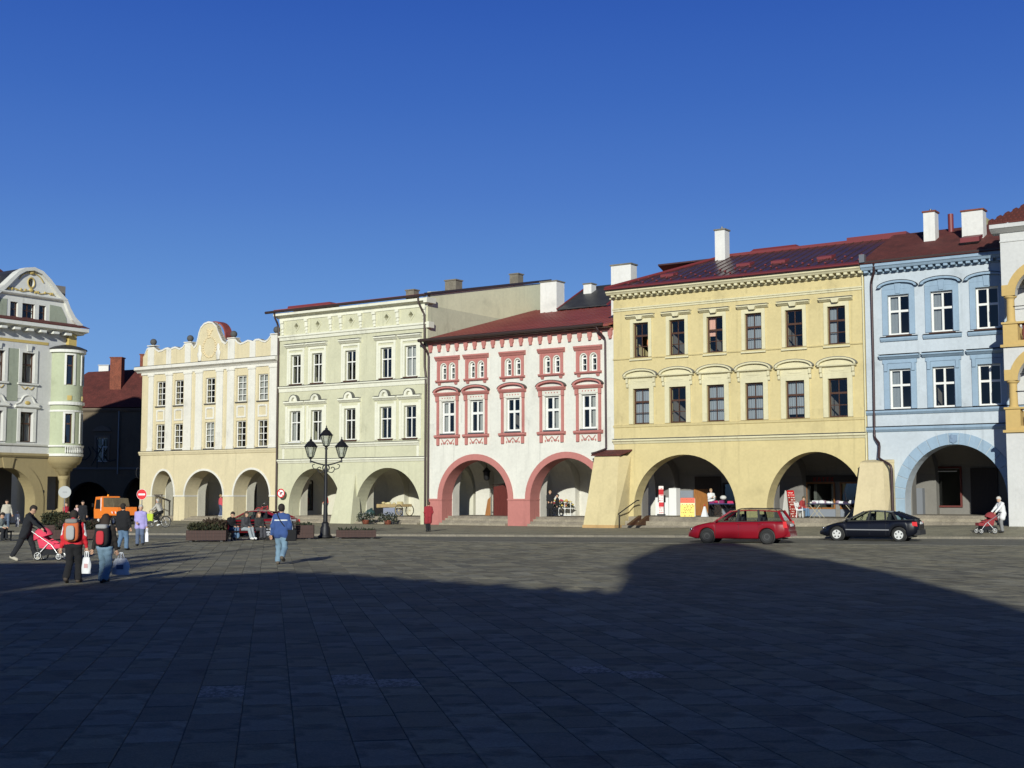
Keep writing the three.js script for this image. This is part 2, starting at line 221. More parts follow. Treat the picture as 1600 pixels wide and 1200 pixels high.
// walls, arcade, floors of one house of the row
function body(H, o) {
  const { a, b, top, band, arches, floor, wall } = o, T = o.thick || 1, D = o.depth || 6, B = o.back || 13, inner = o.inner || M.interiorPale, base = o.base === undefined ? -.05 : o.base;
  const bot = [[a, base]]; for (const [x0, x1, sp, ap] of arches) { const c = (x0 + x1) / 2; bot.push([x0, base], ...arcPts(c, (x1 - x0) / 2, sp, ap - sp), [x1, base]); } bot.push([b, base], [b, band], [a, band]);
  const low = H.add('arcade_wall', extrude(bot, -T, 0), wall);
  const s = new THREE.Shape([[a, band], [b, band], [b, top], [a, top]].map(p => new THREE.Vector2(...p)));
  for (const q of o.holes) { const pth = q.length === 3 ? [[q[0] - q[2] * .8, q[1]], [q[0], q[1] + q[2]], [q[0] + q[2] * .8, q[1]], [q[0], q[1] - q[2]]] : q.length === 4 ? [[q[0], q[2]], [q[0], q[3]], [q[1], q[3]], [q[1], q[2]]] : [[q[1], q[2]], [q[0], q[2]], ...arcPts((q[0] + q[1]) / 2, (q[1] - q[0]) / 2, q[4], q[3] - q[4], Math.PI, 0, 12)]; s.holes.push(new THREE.Path(pth.map(p => new THREE.Vector2(...p)))); }
  H.add('wall', extrude(s, -.45, 0), wall);
  H.each('side_wall', [box(a + .002, a + .3, band + .3, o.sideTop || top - .01, -B, -.45), box(b - .3, b - .002, band + .3, o.sideTop || top - .01, -B, -.45), box(a + .3, b - .3, band, top - .02, -B, -B + .3)], o.sideMat || wall);
  const cap = o.vault || Math.max(...arches.map(q => q[3])) + .3, spring = o.vaultSpring || cap - 1.5, prof = [[T, band - .03], [T, cap]];
  for (const p of arcPts(T + .8, D - T - .8, spring, cap - spring, Math.PI / 2, 0, 16)) prof.push(p); prof.push([D, band - .03]);
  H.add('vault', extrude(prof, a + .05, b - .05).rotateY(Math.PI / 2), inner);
  const bs = new THREE.Shape([[a + .05, floor - .3], [b - .05, floor - .3], [b - .05, band - .05], [a + .05, band - .05]].map(p => new THREE.Vector2(...p)));
  for (const [p, q, r, t] of o.shops || []) { bs.holes.push(new THREE.Path([[p, r], [p, t], [q, t], [q, r]].map(z => new THREE.Vector2(...z)))); H.add('shop_room', [box(p - .6, q + .6, r - .35, r - .05, -D - 3.2, -D - .3), box(p - .6, q + .6, t + .1, t + .3, -D - 3.2, -D - .3), box(p - .7, q + .7, r - .35, t + .3, -D - 3.4, -D - 3.2), box(p - .8, p - .6, r - .35, t + .3, -D - 3.2, -D - .3), box(q + .6, q + .8, r - .35, t + .3, -D - 3.2, -D - .3)], M.interior); }
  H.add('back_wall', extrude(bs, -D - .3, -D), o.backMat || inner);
  const ends = [a + .03, ...arches.flatMap(q => [q[0] + .07, q[1] - .07]), b - .03], ribs = []; for (let i = 0; i < ends.length; i += 2) ribs.push([(ends[i] + ends[i + 1]) / 2, Math.max(.12, ends[i + 1] - ends[i])]);
  for (const [c, w] of ribs) { // transverse arches that carry the vault from pier to back wall
    const x0 = T + .75, x1 = D - .55, pts = [[T - .02, floor - .2], [x0, floor - .2], ...arcPts((x0 + x1) / 2, (x1 - x0) / 2, o.ribSpring || floor + 1.6, (o.ribTop || cap - .35) - (o.ribSpring || floor + 1.6), Math.PI, 0, 18), [x1, floor - .2], [D + .02, floor - .2], [D + .02, band - .06], [T - .02, band - .06]];
    H.add('transverse_arch', extrude(pts, c - w / 2, c + w / 2).rotateY(Math.PI / 2), inner);
  }
  H.add('arcade_floor', box(a + .01, b - .01, -.2, floor, -D - .1, o.floorEdge === undefined ? -.62 : o.floorEdge), M.stone);
  if (o.steps) for (const [x0, x1] of arches) { const n = o.steps, g = groundY(row((x0 + x1) / 2, 0, 0)[0], row((x0 + x1) / 2, 0, 0)[2]); for (let i = 1; i < n; i++) H.add('step', box(x0 + .015, x1 - .015, -.2, lerp(floor, g, i / n), -.9, -.62 + .33 * i), i % 2 ? M.paleStone : M.stone); }
  const it = [box(a + .31, b - .31, band + .02, top - .03, -4.6, -4.4), box(a + .31, b - .31, top - .25, top - .03, -B + .31, -.46)];
  for (const v of [band + .02, ...o.storeys]) it.push(box(a + .31, b - .31, v, v + .25, -4.4, -.46));
  for (const u of o.rooms || []) it.push(box(u - .08, u + .08, band + .3, top - .26, -4.4, -.46));
  H.add('interior', it, M.interior);
  return low;
}
const gutterPipe = (H, pts, r, m) => H.add('drainpipe', [tube(pts, r, 8, false, .04)], m);
function chimney(H, u0, u1, w0, w1, v0, v1, m, capM, pot) { const c = H.add('chimney', box(u0, u1, v0, v1, w0, w1), m); const cap = box(u0 - .06, u1 + .06, v1 + .002, v1 + .09, w0 - .06, w1 + .06); cap.translate(-H.u0, 0, 0); part(c, 'chimney_cap', cap, capM || M.oldStone); if (pot) { const p = rod([(u0 + u1) / 2, v1 + .09, (w0 + w1) / 2], [(u0 + u1) / 2, v1 + .09 + pot, (w0 + w1) / 2], .09, .07); p.translate(-H.u0, 0, 0); part(c, 'chimney_pot', p, M.greyMetal); } return c; }
// standing-seam or plain roof slope between eave (w0, v0) and ridge (w1, v1); seams are thin raised ribs
function slope(H, name, a, b, w0, v0, w1, v1, m, seam, th = .12, ra = a, rb = b) {
  const P = [[a, v0, w0], [b, v0, w0], [rb, v1, w1], [ra, v1, w1]], low = P.map(([x, y, z]) => [x, y - th, z]);
  const r = H.add(name, hexa([...low, ...P]), m);
  if (seam) { const gs = []; for (let u = a + seam / 2; u < b; u += seam) { let t1 = 1; if (u < ra) t1 = (u - a) / (ra - a); else if (u > rb) t1 = (b - u) / (b - rb); gs.push(bar([u, v0 + .012, w0], [u, lerp(v0, v1, t1) + .012, lerp(w0, w1, t1)], .025, .05)); } const q = join(gs); q.translate(-H.u0, 0, 0); part(r, 'seams', q, m).userData.kind = 'stuff'; }
  return r;
}
const arcHood = (u0, u1, v0, rise, th, w0, w1) => { const c = (u0 + u1) / 2, hw = (u1 - u0) / 2, o = arcPts(c, hw, v0, rise, Math.PI, 0, 18), i = arcPts(c, hw - th * 1.3, v0, rise - th, 0, Math.PI, 18); return extrude([...o, ...i], w0, w1); };

// ---------- cream house with the scrolled parapet ----------
{
  const H = house('cream_house', 'cream house with white pilasters and scrolled parapet topped by stone balls', -36.85);
  const wall = plaster(.63, .55, .365), white = trim(.70, .68, .62), wc = [-34.5, -32.36, -28.75, -25.27, -22.97], holes = [];
  for (const c of wc) holes.push([c - .53, c + .53, 5.78, 7.82], [c - .53, c + .53, 9.31, 11.31]);
  body(H, { a: -36.85, b: -21.35, top: 12.25, band: 5.3, floor: .45, wall, holes, arches: [[-35.32, -32.74, 2.1, 4.07], [-31.46, -27.16, 2.1, 4.03], [-25.96, -22.14, 2.1, 4.05]], thick: 1.35, steps: 4, shops: [[-25.4, -23.4, 1.0, 3.2]], storeys: [8.4], rooms: [-30.5, -27.0], inner: plaster(.62, .60, .52), vault: 4.5 });
  wc.forEach((c, i) => { for (const [v0, v1] of [[5.78, 7.82], [9.31, 11.31]]) { win(H, c - .53, c + .53, v0, v1, { cols: 2, rows: [.25, .25, .25, .25], bar: .05, frame: .07, mat: M.whiteWood, sill: M.greyMetal, transom: .05, curtain: (v0 > 9 && i > 2) ? { drop: 1 } : (v0 < 9 && i === 2) ? { drop: .8 } : null, depth: .16 }); H.add('window_surround', ring(c - .53, c + .53, v0, v1, .1, .002, .035), wall); }
    H.each('panel', [ring(c - .36, c + .36, 8.2, 8.86, .14, .004, .06), box(c - .25, c + .25, 8.9, 9.02, .062, .1)], white); });
  for (const [p, q] of [[-35.98, -35.4], [-33.89, -33.14], [-31.73, -30.88], [-30.4, -29.62], [-28.04, -27.31], [-26.82, -26.07], [-24.51, -23.78], [-22.25, -21.5]]) { H.add('pilaster', [box(p, q, 5.66, 11.75, .003, .08), box(p - .06, q + .06, 11.752, 11.9, .004, .13), box(p - .04, q + .04, 5.662, 5.9, .081, .12)], white); }
  H.add('frieze', [box(-36.88, -21.37, 11.905, 12.1, .005, .09)], white);
  H.add('cornice', along([[0, 12.1], [.12, 12.1], [.22, 12.2], [.42, 12.3], [.48, 12.32], [.48, 12.5], [.44, 12.58], [0, 12.62]], -37.35, -21.3), white);
  H.add('cornice_flashing', along([[-.1, 12.625], [.5, 12.59], [.5, 12.605], [-.1, 12.645]], -37.38, -21.32), M.greyMetal);
  H.add('string_course', along([[0, 5.32], [.07, 5.34], [.13, 5.5], [.16, 5.52], [.16, 5.63], [0, 5.655]], -36.95, -21.33), wall);
  H.add('string_course_flashing', box(-36.97, -21.33, 5.657, 5.675, 0, .19), M.greyMetal);
  for (const [x0, x1, ap] of [[-35.32, -32.74, 4.07], [-31.46, -27.16, 4.03], [-25.96, -22.14, 4.05]]) { const c = (x0 + x1) / 2, r = (x1 - x0) / 2; H.add('archivolt', extrude([...arcPts(c, r + .16, 2.1, ap - 2.1 + .16), ...arcPts(c, r + .003, 2.1, ap - 2.097, 0, Math.PI)], .002, .05), white); }
  for (const [p, q] of [[-36.9, -35.3], [-32.76, -31.44], [-27.18, -25.94], [-22.16, -21.36]]) H.add('impost', box(p, q, 2.0, 2.12, -1.36, .06), white);
  // parapet with swags, central gable, balls on pedestals
  const par = [[-36.85, 12.6], [-36.85, 13.45], [-36.6, 13.7], [-36.35, 14.1], [-36.2, 14.18], [-35.5, 14.2], [-35.2, 14.0], [-34.9, 13.86], [-34.5, 13.9], [-34.1, 14.03], [-33.8, 14.05], [-33.5, 13.93], [-33.2, 14.03], [-32.9, 14.06], [-32.4, 13.88], [-32.05, 14.0], [-31.8, 14.24], [-31.05, 14.24], [-30.75, 13.88], [-30.5, 14.1], [-30.32, 14.6], [-30.22, 15.0], [-30.0, 15.42], [-29.6, 15.72], [-29.1, 15.82], [-28.65, 15.74], [-28.2, 15.4], [-28.0, 14.95], [-27.75, 14.6], [-27.5, 14.2], [-27.1, 13.98], [-26.85, 14.24], [-26.1, 14.25], [-25.8, 13.98], [-25.5, 13.85], [-25.1, 13.93], [-24.7, 14.05], [-24.4, 14.0], [-24.15, 13.9], [-23.9, 14.05], [-23.5, 14.06], [-23.1, 13.9], [-22.8, 13.85], [-22.5, 14.0], [-22.25, 14.26], [-21.37, 14.26], [-21.37, 12.6]];
  const parapet = H.add('parapet', extrude(par, -.4, -.02), wall);
  const rim = par.slice(2, -1); const rimG = join(extrude([...rim, ...rim.slice().reverse().map(([x, y]) => [x + (x > -28 && x < -27 ? -.08 : x < -30 && x > -30.9 ? .08 : 0), y - .14])], -.42, .04)); rimG.translate(-H.u0, 0, 0); part(parapet, 'coping', rimG, white);
  const red = join(extrude([...arcPts(-28.95, 1.32, 14.62, 1.24, Math.PI * 1.0, -.12, 20), [-27.62, 14.3], [-27.9, 14.4], ...arcPts(-28.95, 1.2, 14.6, 1.14, -.1, Math.PI, 20)], -1.15, -.43)); red.translate(-H.u0, 0, 0); part(parapet, 'gable_roof', red, M.roofRed);
  for (const [p, q] of [[-36.2, -35.45], [-33.95, -33.4], [-31.75, -31.1], [-26.85, -26.1], [-24.45, -23.85], [-22.2, -21.4]]) H.add('parapet_pilaster', box(p, q, 12.63, p < -34 || (p > -32 && p < -31) || (p > -27 && p < -26) || p > -23 ? 14.16 : 13.9, -.018, .05), white);
  for (const u of [-35.82, -31.42, -26.47, -21.82]) { const f = H.add('ball_finial', [ball(u, 14.63, -.2, .27, 1, 1, 1, 18), rod([u, 14.33, -.2], [u, 14.42, -.2], .12, .09, 12)], std(.075, .075, .075)); const b2 = box(u - .42, u + .42, 14.262, 14.34, -.5, .12); b2.translate(-H.u0, 0, 0); part(f, 'pedestal', b2, white); }
  for (const u of [-30.05, -27.95]) H.add('vase_relief', lathe([[0, 12.7], [.2, 12.72], [.16, 12.9], [.24, 13.1], [.26, 13.3], [.14, 13.5], [.18, 13.7], [.1, 13.95], [0, 14]], 14).scale(1, 1, .45).translate(u, 0, .02), white);
  { const g = [], r = rng(8); for (let i = 0; i < 26; i++) { const a = i / 26 * Math.PI * 2; g.push(ball(-28.98 + .72 * Math.cos(a) + .05 * (r() - .5), 13.75 + .8 * Math.sin(a), .0, .06 + .05 * r(), 1.3, 1, .6, 8)); } for (let i = 0; i < 12; i++) g.push(ball(-28.98 + (r() - .5) * .5, 14.95 + (r() - .5) * .4, 0, .07 + .06 * r(), 1.2, 1, .6, 8)); H.add('coat_of_arms_relief', g, trim(.70, .58, .36)); }
  H.add('roof', hexa([[-36.8, 12.3, -.45], [-21.4, 12.3, -.45], [-21.4, 12.3, -13], [-36.8, 12.3, -13], [-36.8, 13.2, -.45], [-21.4, 13.2, -.45], [-21.4, 15.0, -10], [-36.8, 15.0, -10]]), M.roofRed);
  H.add('shop_window', ring(-25.4, -23.4, 1.0, 3.2, .1, -5.98, -5.9), M.darkWood); H.add('shop_pane', box(-25.4, -23.4, 1.0, 3.2, -6.02, -6.01), M.shopGlass); H.add('door', [box(-31.0, -29.6, .45, 3.0, -5.99, -5.92)], M.darkWood);
  H.add('wall_hook', tube([[-36.86, 4.35, .1], [-36.95, 4.3, .25], [-37.0, 3.9, .28], [-36.95, 3.55, .2], [-36.88, 3.5, .05]], .025, 6, false, .5), M.iron);
}
// ---------- pale green house ----------
{
  const H = house('green_house', 'tall pale green house with white window hoods and diamond openings under the cornice', -21.3);
  const wall = plaster(.56, .55, .395), white = trim(.73, .72, .60), wc = [-19.58, -17.43, -14.17, -10.82, -8.6], holes = [];
  for (const c of wc) holes.push([c - .55, c + .55, 6.08, 8.35], [c - .52, c + .52, 10.38, 12.56], [c, 14.72, .25]);
  body(H, { a: -21.3, b: -7.1, top: 15.4, band: 4.75, floor: .6, wall, holes, arches: [[-20.15, -15.0, 1.2, 4.07], [-13.62, -7.66, 1.0, 4.03]], thick: 1.2, steps: 4, shops: [[-12, -10.3, 1.5, 3.2]], storeys: [9.3, 13.2], rooms: [-15.8, -12.4], sideTop: 15.3, back: 13, inner: plaster(.62, .60, .50), vault: 4.45 });
  wc.forEach((c, i) => {
    win(H, c - .55, c + .55, 6.08, 8.35, { mat: M.whiteWood, sill: i > 1 ? M.brownWood : M.whiteWood, rows: [.64, .36], transom: .08, bar: .07, frame: .08, curtain: i === 1 ? { side: 'right' } : i === 0 ? { side: 'left' } : null }); win(H, c - .52, c + .52, 10.38, 12.56, { kind: 'u', mat: M.whiteWood, sill: M.brownWood, rows: [.64, .36], transom: .08, bar: .07, frame: .08, curtain: i === 4 ? { drop: 1 } : i === 1 ? { side: 'right' } : null });
    H.add('window_surround', ring(c - .55, c + .55, 6.08, 8.35, .2, .003, .06, .0), white); H.each('window_pilaster', [box(c - .98, c - .76, 6.0, 8.7, .004, .075), box(c + .76, c + .98, 6.0, 8.7, .004, .075)], white);
    H.add('window_surround', ring(c - .52, c + .52, 10.38, 12.56, .17, .003, .06, .0), white); H.each('window_pilaster', [box(c - .88, c - .7, 10.3, 12.9, .004, .07), box(c + .7, c + .88, 10.3, 12.9, .004, .07), box(c - .88, c + .88, 12.902, 13.05, .004, .06)], white);
    H.add('window_hood', along([[0, 13.08], [.08, 13.1], [.22, 13.22], [.3, 13.25], [.3, 13.34], [0, 13.38]], c - 1.02, c + 1.02), white); H.add('hood_flashing', box(c - 1.04, c + 1.04, 13.384, 13.4, 0, .32), M.greyMetal);
    const lw = 1.03; H.add('window_hood', [along([[0, 8.78], [.07, 8.8], [.2, 8.92], [.28, 8.95], [.28, 9.06], [0, 9.1]], c - lw, c + lw), arcHood(c - .42, c + .42, 9.06, .46, .16, .0, .27), ball(c, 9.16, .1, .17, 1, 1, .5, 14)], white);
    H.each('hood_flashing', [arcHood(c - .45, c + .45, 9.08, .49, .03, .0, .3), box(c - lw - .02, c - .45, 9.104, 9.12, 0, .3), box(c + .45, c + lw + .02, 9.104, 9.12, 0, .3)], M.greyMetal);
  });
  H.add('string_course', along([[0, 9.78], [.06, 9.8], [.1, 10.05], [.2, 10.12], [.2, 10.2], [0, 10.23]], -21.33, -7.08), white); H.add('string_course_flashing', box(-21.35, -7.07, 10.232, 10.25, 0, .23), M.greyMetal);
  H.add('string_course', along([[0, 5.55], [.06, 5.57], [.13, 5.7], [.2, 5.74], [.2, 5.84], [0, 5.87]], -20.95, -7.75), white); H.add('string_course_flashing', box(-20.97, -7.73, 5.872, 5.89, 0, .23), M.greyMetal);
  H.add('string_course', along([[0, 4.45], [.06, 4.47], [.13, 4.6], [.2, 4.64], [.2, 4.74], [0, 4.77]], -21.32, -7.12), white); H.add('string_course_flashing', box(-21.33, -7.11, 4.772, 4.79, 0, .23), M.greyMetal);
  for (const u of [-20.82, -8.0]) H.add('panel_strip', box(u, u + .2, 4.8, 5.545, .003, .05), white);
  H.add('architrave', along([[0, 13.68], [.1, 13.7], [.14, 13.9], [.22, 13.95], [.22, 14.08], [0, 14.12]], -21.34, -7.06), white);
  H.add('cornice', along([[0, 15.4], [.1, 15.4], [.2, 15.48], [.5, 15.55], [.55, 15.56], [.55, 15.75], [0, 15.8]], -21.5, -6.85), white); H.add('upper_frieze', box(-21.31, -7.09, 15.2, 15.39, .003, .06), white);
  for (const u of [-20.95, -18.5, -16.1, -15.1, -13.2, -11.9, -9.75, -7.35]) H.add('console', [box(u - .13, u + .13, 14.6, 15.2, .003, .16), box(u - .16, u + .16, 15.0, 15.19, .163, .24), box(u - .1, u + .1, 14.14, 14.598, .004, .09), box(u - .13, u + .13, 14.35, 14.42, .092, .14)], white);
  for (const c of wc) { H.add('diamond_frame', (() => { const s = new THREE.Shape([[c - .36, 14.72], [c, 14.28], [c + .36, 14.72], [c, 15.16]].map(p => new THREE.Vector2(...p))); s.holes.push(new THREE.Path([[c - .22, 14.72], [c, 14.98], [c + .22, 14.72], [c, 14.46]].map(p => new THREE.Vector2(...p)))); return extrude(s, .003, .045); })(), wall); }
  // tapered pier between the arches
  H.add('buttress', hexa([[-15.3, -.05, .85], [-13.3, -.05, .85], [-13.3, -.05, -.3], [-15.3, -.05, -.3], [-15.02, 3.6, .02], [-13.6, 3.6, .02], [-13.6, 3.6, -.3], [-15.02, 3.6, -.3]]), wall);
  // roof, gutter, gable wall seen above the pink house
  H.add('gable_wall', extrude([[.45, 15.3], [15.6, 15.3], [15.6, 18.96], [.3, 16.28], [.3, 15.8], [.45, 15.8]], -7.4, -7.105).rotateY(Math.PI / 2), plaster(.72, .70, .48)); 
  slope(H, 'roof', -21.4, -7.0, .62, 16.02, -15.7, 19.2, M.roofRed, 0, .14); H.add('verge_flashing', bar([-6.98, 16.0, .55], [-6.98, 19.17, -15.7], .04, .16), M.gutter);
  H.add('gutter', rod([-22.2, 15.86, .66], [-6.75, 15.9, .66], .1, .1, 10), M.gutter);
  gutterPipe(H, [[-21.32, 15.8, .6], [-21.32, 15.3, .5], [-21.3, 14.9, .16], [-21.3, 10, .14], [-21.3, 5, .14], [-21.3, .1, .14]], .075, M.gutter); gutterPipe(H, [[-7.5, 15.8, .6], [-7.5, 15.4, .55], [-7.25, 14.6, .2], [-7.25, 11, .14], [-7.15, 10.4, .14], [-7.15, 5, .14], [-7.15, .1, .14]], .075, M.gutter);
  chimney(H, -9.6, -8.6, -6, -5.2, 16.6, 17.9, M.oldStone, M.oldStone); chimney(H, -8.4, -7.6, -12.6, -11.9, 18.0, 19.2, M.oldStone, M.oldStone); chimney(H, -14.3, -13.5, -7, -6.4, 16.6, 17.75, M.oldStone, M.oldStone);
  H.add('roof_hatch', hexa([[-20.8, 16.05, -.2], [-16.2, 16.05, -.2], [-16.2, 16.05, -1], [-20.8, 16.05, -1], [-20.8, 16.36, -.3], [-16.6, 16.36, -.3], [-16.6, 16.36, -1], [-20.8, 16.36, -1]]), M.flashing);
  H.each('cornice_return', [box(-7.09, -6.78, 15.42, 15.8, -.5, .54), box(-7.09, -6.85, 13.7, 14.12, -.4, .2)], white);
  H.add('door', box(-18.6, -17.0, .6, 3.2, -5.99, -5.9), M.redWood); H.add('shop_window', ring(-12.0, -10.3, 1.5, 3.2, .1, -5.99, -5.9), M.darkWood); H.add('shop_pane', box(-12, -10.3, 1.5, 3.2, -6.02, -6.01), M.shopGlass);
}
// ---------- white house with rose trim ----------
{
  const H = house('white_and_rose_house', 'white house with rose pink window frames, pink arches and dark red roof', -6.95);
  const wall = plaster(.68, .67, .61), rose = trim(.465, .18, .16), wc = [-5.32, -2.9, .08, 3.14, 5.92], holes = [];
  for (const c of wc) { holes.push([c - .53, c + .53, 6.32, 8.5]); for (const s of [-1, 1]) holes.push([c + s * .37 - .21, c + s * .37 + .21, 9.97, 11.08, 10.87]); }
  body(H, { a: -6.95, b: 7.75, top: 12.5, band: 5.2, floor: .7, wall, holes, arches: [[-5.77, -.27, 1.86, 4.48], [1.44, 6.98, 1.87, 4.5]], thick: 1.1, steps: 4, shops: [[-.15, 1.15, 1.5, 3.7]], storeys: [9.1], rooms: [-1.4, 1.7], inner: plaster(.66, .64, .58), vault: 4.85 });
  wc.forEach((c, i) => {
    win(H, c - .53, c + .53, 6.32, 8.5, { mat: M.whiteWood, sill: M.greyMetal, rows: [.61, .39], frame: .11, bar: .13, transom: .16, curtain: i > 2 ? { side: 'right' } : i < 2 ? { side: i ? 'right' : 'left' } : null });
    for (const s of [-1, 1]) { const x = c + s * .37; const m = win(H, x - .21, x + .21, 9.97, 10.87, { kind: 'a', mat: M.whiteWood, cols: 1, rows: [.5, .5], frame: .09, bar: .05, depth: .2 }); H.put('arched_light', 'al', () => [extrude([...arcPts(0, .208, .9, .208), ...arcPts(0, .12, .9, .12, 0, Math.PI)], -.2, -.13)], M.whiteWood, 0, 0, 0, m); H.put('pane', 'ap', () => { const g = new THREE.ShapeGeometry(new THREE.Shape(arcPts(0, .12, .9, .12).map(p => new THREE.Vector2(...p)))); return g.translate(0, 0, -.17); }, M.glass, 0, 0, 0, m);
      H.put('window_surround', 'as', () => { const sh = new THREE.Shape([[-.29, 0], [.29, 0], ...arcPts(0, .29, .9, .29, 0, Math.PI, 14)].map(p => new THREE.Vector2(...p))); sh.holes.push(new THREE.Path([[-.21, .0], ...arcPts(0, .21, .9, .21, Math.PI, 0, 14), [.21, .0]].map(p => new THREE.Vector2(...p)))); return extrude(sh, .002, .02); }, trim(.66, .65, .58), x, 9.97, 0); }
    // upper pair: rose panel with openings
    const p = new THREE.Shape([[c - .86, 9.97], [c + .86, 9.97], [c + .86, 11.3], [c - .86, 11.3]].map(q => new THREE.Vector2(...q))); for (const s of [-1, 1]) p.holes.push(new THREE.Path([[c + s * .37 - .295, 9.97], ...arcPts(c + s * .37, .295, 10.87, .295, Math.PI, 0, 14), [c + s * .37 + .295, 9.97]].map((q, k) => new THREE.Vector2(q[0], q[1] + (q[1] < 9.98 ? .002 : 0)))));
    H.add('window_panel', [extrude(p, .003, .05), box(c - .9, c - .74, 9.97, 11.3, .052, .1), box(c + .74, c + .9, 9.97, 11.3, .052, .1), box(c - .06, c + .06, 9.98, 11.2, .052, .085)], rose);
    H.add('window_hood', along([[0, 11.3], [.1, 11.32], [.2, 11.45], [.26, 11.5], [.26, 11.6], [0, 11.63]], c - 1.02, c + 1.02), rose); H.add('window_ledge', [along([[0, 9.8], [.14, 9.82], [.2, 9.88], [.2, 9.955], [0, 9.965]], c - .98, c + .98), hexa([[c - .8, 9.62, .06], [c - .62, 9.62, .06], [c - .62, 9.62, 0], [c - .8, 9.62, 0], [c - .84, 9.798, .13], [c - .58, 9.798, .13], [c - .58, 9.798, 0], [c - .84, 9.798, 0]]), hexa([[c + .62, 9.62, .06], [c + .8, 9.62, .06], [c + .8, 9.62, 0], [c + .62, 9.62, 0], [c + .58, 9.798, .13], [c + .84, 9.798, .13], [c + .84, 9.798, 0], [c + .58, 9.798, 0]])], rose);
    // lower window: pilasters, arched pediment, ledge and swag
    H.each('window_pilaster', [box(c - .92, c - .74, 6.22, 8.86, .003, .09), box(c + .74, c + .92, 6.22, 8.86, .003, .09), box(c - .98, c - .76, 8.5, 8.858, .092, .16), box(c + .76, c + .98, 8.5, 8.858, .092, .16)], rose); H.each('lintel', [box(c - .73, c + .73, 8.58, 8.86, .003, .05), box(c - .56, c + .56, 8.5, 8.57, .003, .07)], trim(.66, .65, .58));
    H.each('dot', [-.44, -.22, 0, .22, .44].map(x => box(c + x - .04, c + x + .04, 8.68, 8.76, .052, .06)), rose);
    H.add('window_hood', [along([[0, 8.862], [.14, 8.88], [.22, 8.98], [.26, 9.02], [.26, 9.1], [0, 9.1]], c - 1.06, c + 1.06), arcHood(c - 1.1, c + 1.1, 9.102, .4, .12, 0, .28)], rose); H.add('hood_flashing', arcHood(c - 1.13, c + 1.13, 9.104, .43, .028, 0, .31), M.gutter);
    H.add('window_ledge', [along([[0, 5.98], [.14, 6.0], [.22, 6.08], [.22, 6.18], [0, 6.215]], c - 1.06, c + 1.06), box(c - .9, c - .7, 5.5, 5.978, .003, .12), box(c + .7, c + .9, 5.5, 5.978, .003, .12)], rose);
    H.each('swag', [tube([[c - .5, 5.9, .02], [c - .27, 5.66, .05], [c, 5.88, .02]], .03, 6, false, .5), tube([[c, 5.88, .02], [c + .27, 5.66, .05], [c + .5, 5.9, .02]], .03, 6, false, .5), ball(c - .27, 5.62, .03, .09, 1.5, .7, .5, 8), ball(c + .27, 5.62, .03, .09, 1.5, .7, .5, 8), ball(c - .5, 5.6, .03, .05, 1, 1.6, .5, 8), ball(c, 5.6, .03, .05, 1, 1.6, .5, 8), ball(c + .5, 5.6, .03, .05, 1, 1.6, .5, 8)], rose);
  });
  for (const [x0, x1, ap, o] of [[-5.77, -.27, 4.48, .38], [1.44, 6.98, 4.5, .38]]) { const c = (x0 + x1) / 2, r = (x1 - x0) / 2; H.add('archivolt', extrude([...arcPts(c, r + o, 1.87, ap - 1.87 + o), ...arcPts(c, r + .002, 1.87, ap - 1.868, 0, Math.PI)], .002, .06), rose); H.add('arch_lining', extrude([...arcPts(c, r, 1.87, ap - 1.87), ...arcPts(c, r - .025, 1.87, ap - 1.895, 0, Math.PI)], -1.09, .055), rose); }
  for (const [p, q] of [[-6.97, -5.745], [-.295, 1.465], [6.955, 7.73]]) { H.add('pier_plinth', box(p, q, -.05, 1.76, -1.11, .07), rose); H.add('impost', box(p - .02, q + .02, 1.762, 1.868, -1.112, .12), rose); }
  for (let k = 0; k < 20; k++) { const u = -6.78 + k * .755; H.add('bracket', extrude([[u - .14, 12.48], [u - .14, 12.2], [u - .08, 12.1], [u - .08, 11.94], [u + .08, 11.94], [u + .08, 12.1], [u + .14, 12.2], [u + .14, 12.48]], .003, .16), rose); }
  H.add('eaves_band', box(-6.97, 7.74, 12.482, 12.6, .0, .22), rose); H.add('soffit', box(-7.0, 7.73, 12.602, 12.68, -.44, .62), M.brownWood);
  slope(H, 'roof', -7.05, 7.72, .66, 12.8, -13.2, 16.45, M.roofRed, .62, .12); slope(H, 'rear_roof', -7.05, 7.72, -13.2, 16.45, -20, 14.2, M.roofRed, 0, .12);
  H.add('gutter', [rod([-7.35, 12.74, .74], [7.4, 12.78, .74], .115, .115, 10), box(-7.3, 7.4, 12.69, 12.79, .6, .7)], M.gutter);
  gutterPipe(H, [[-7.2, 12.65, .7], [-7.0, 12.2, .4], [-6.9, 11.8, .14], [-6.9, 6, .14], [-6.9, .1, .14]], .07, M.brownPipe); gutterPipe(H, [[6.9, 12.7, .7], [7.0, 12.4, .6], [7.25, 11.9, .18], [7.25, 6, .14], [7.25, 5.0, .14], [6.9, 4.75, .8], [6.7, 4.68, 1.0]], .07, M.brownPipe);
  chimney(H, -4.7, -3.25, -11.7, -10.6, 15.2, 18.05, M.chimneyWhite, M.oldStone); chimney(H, -2.6, -1.9, -14.1, -13.4, 15.9, 18.1, M.chimneyWhite, M.oldStone); chimney(H, 5.75, 7.25, -4.0, -3.2, 13.5, 17.2, M.chimneyWhite, M.oldStone);
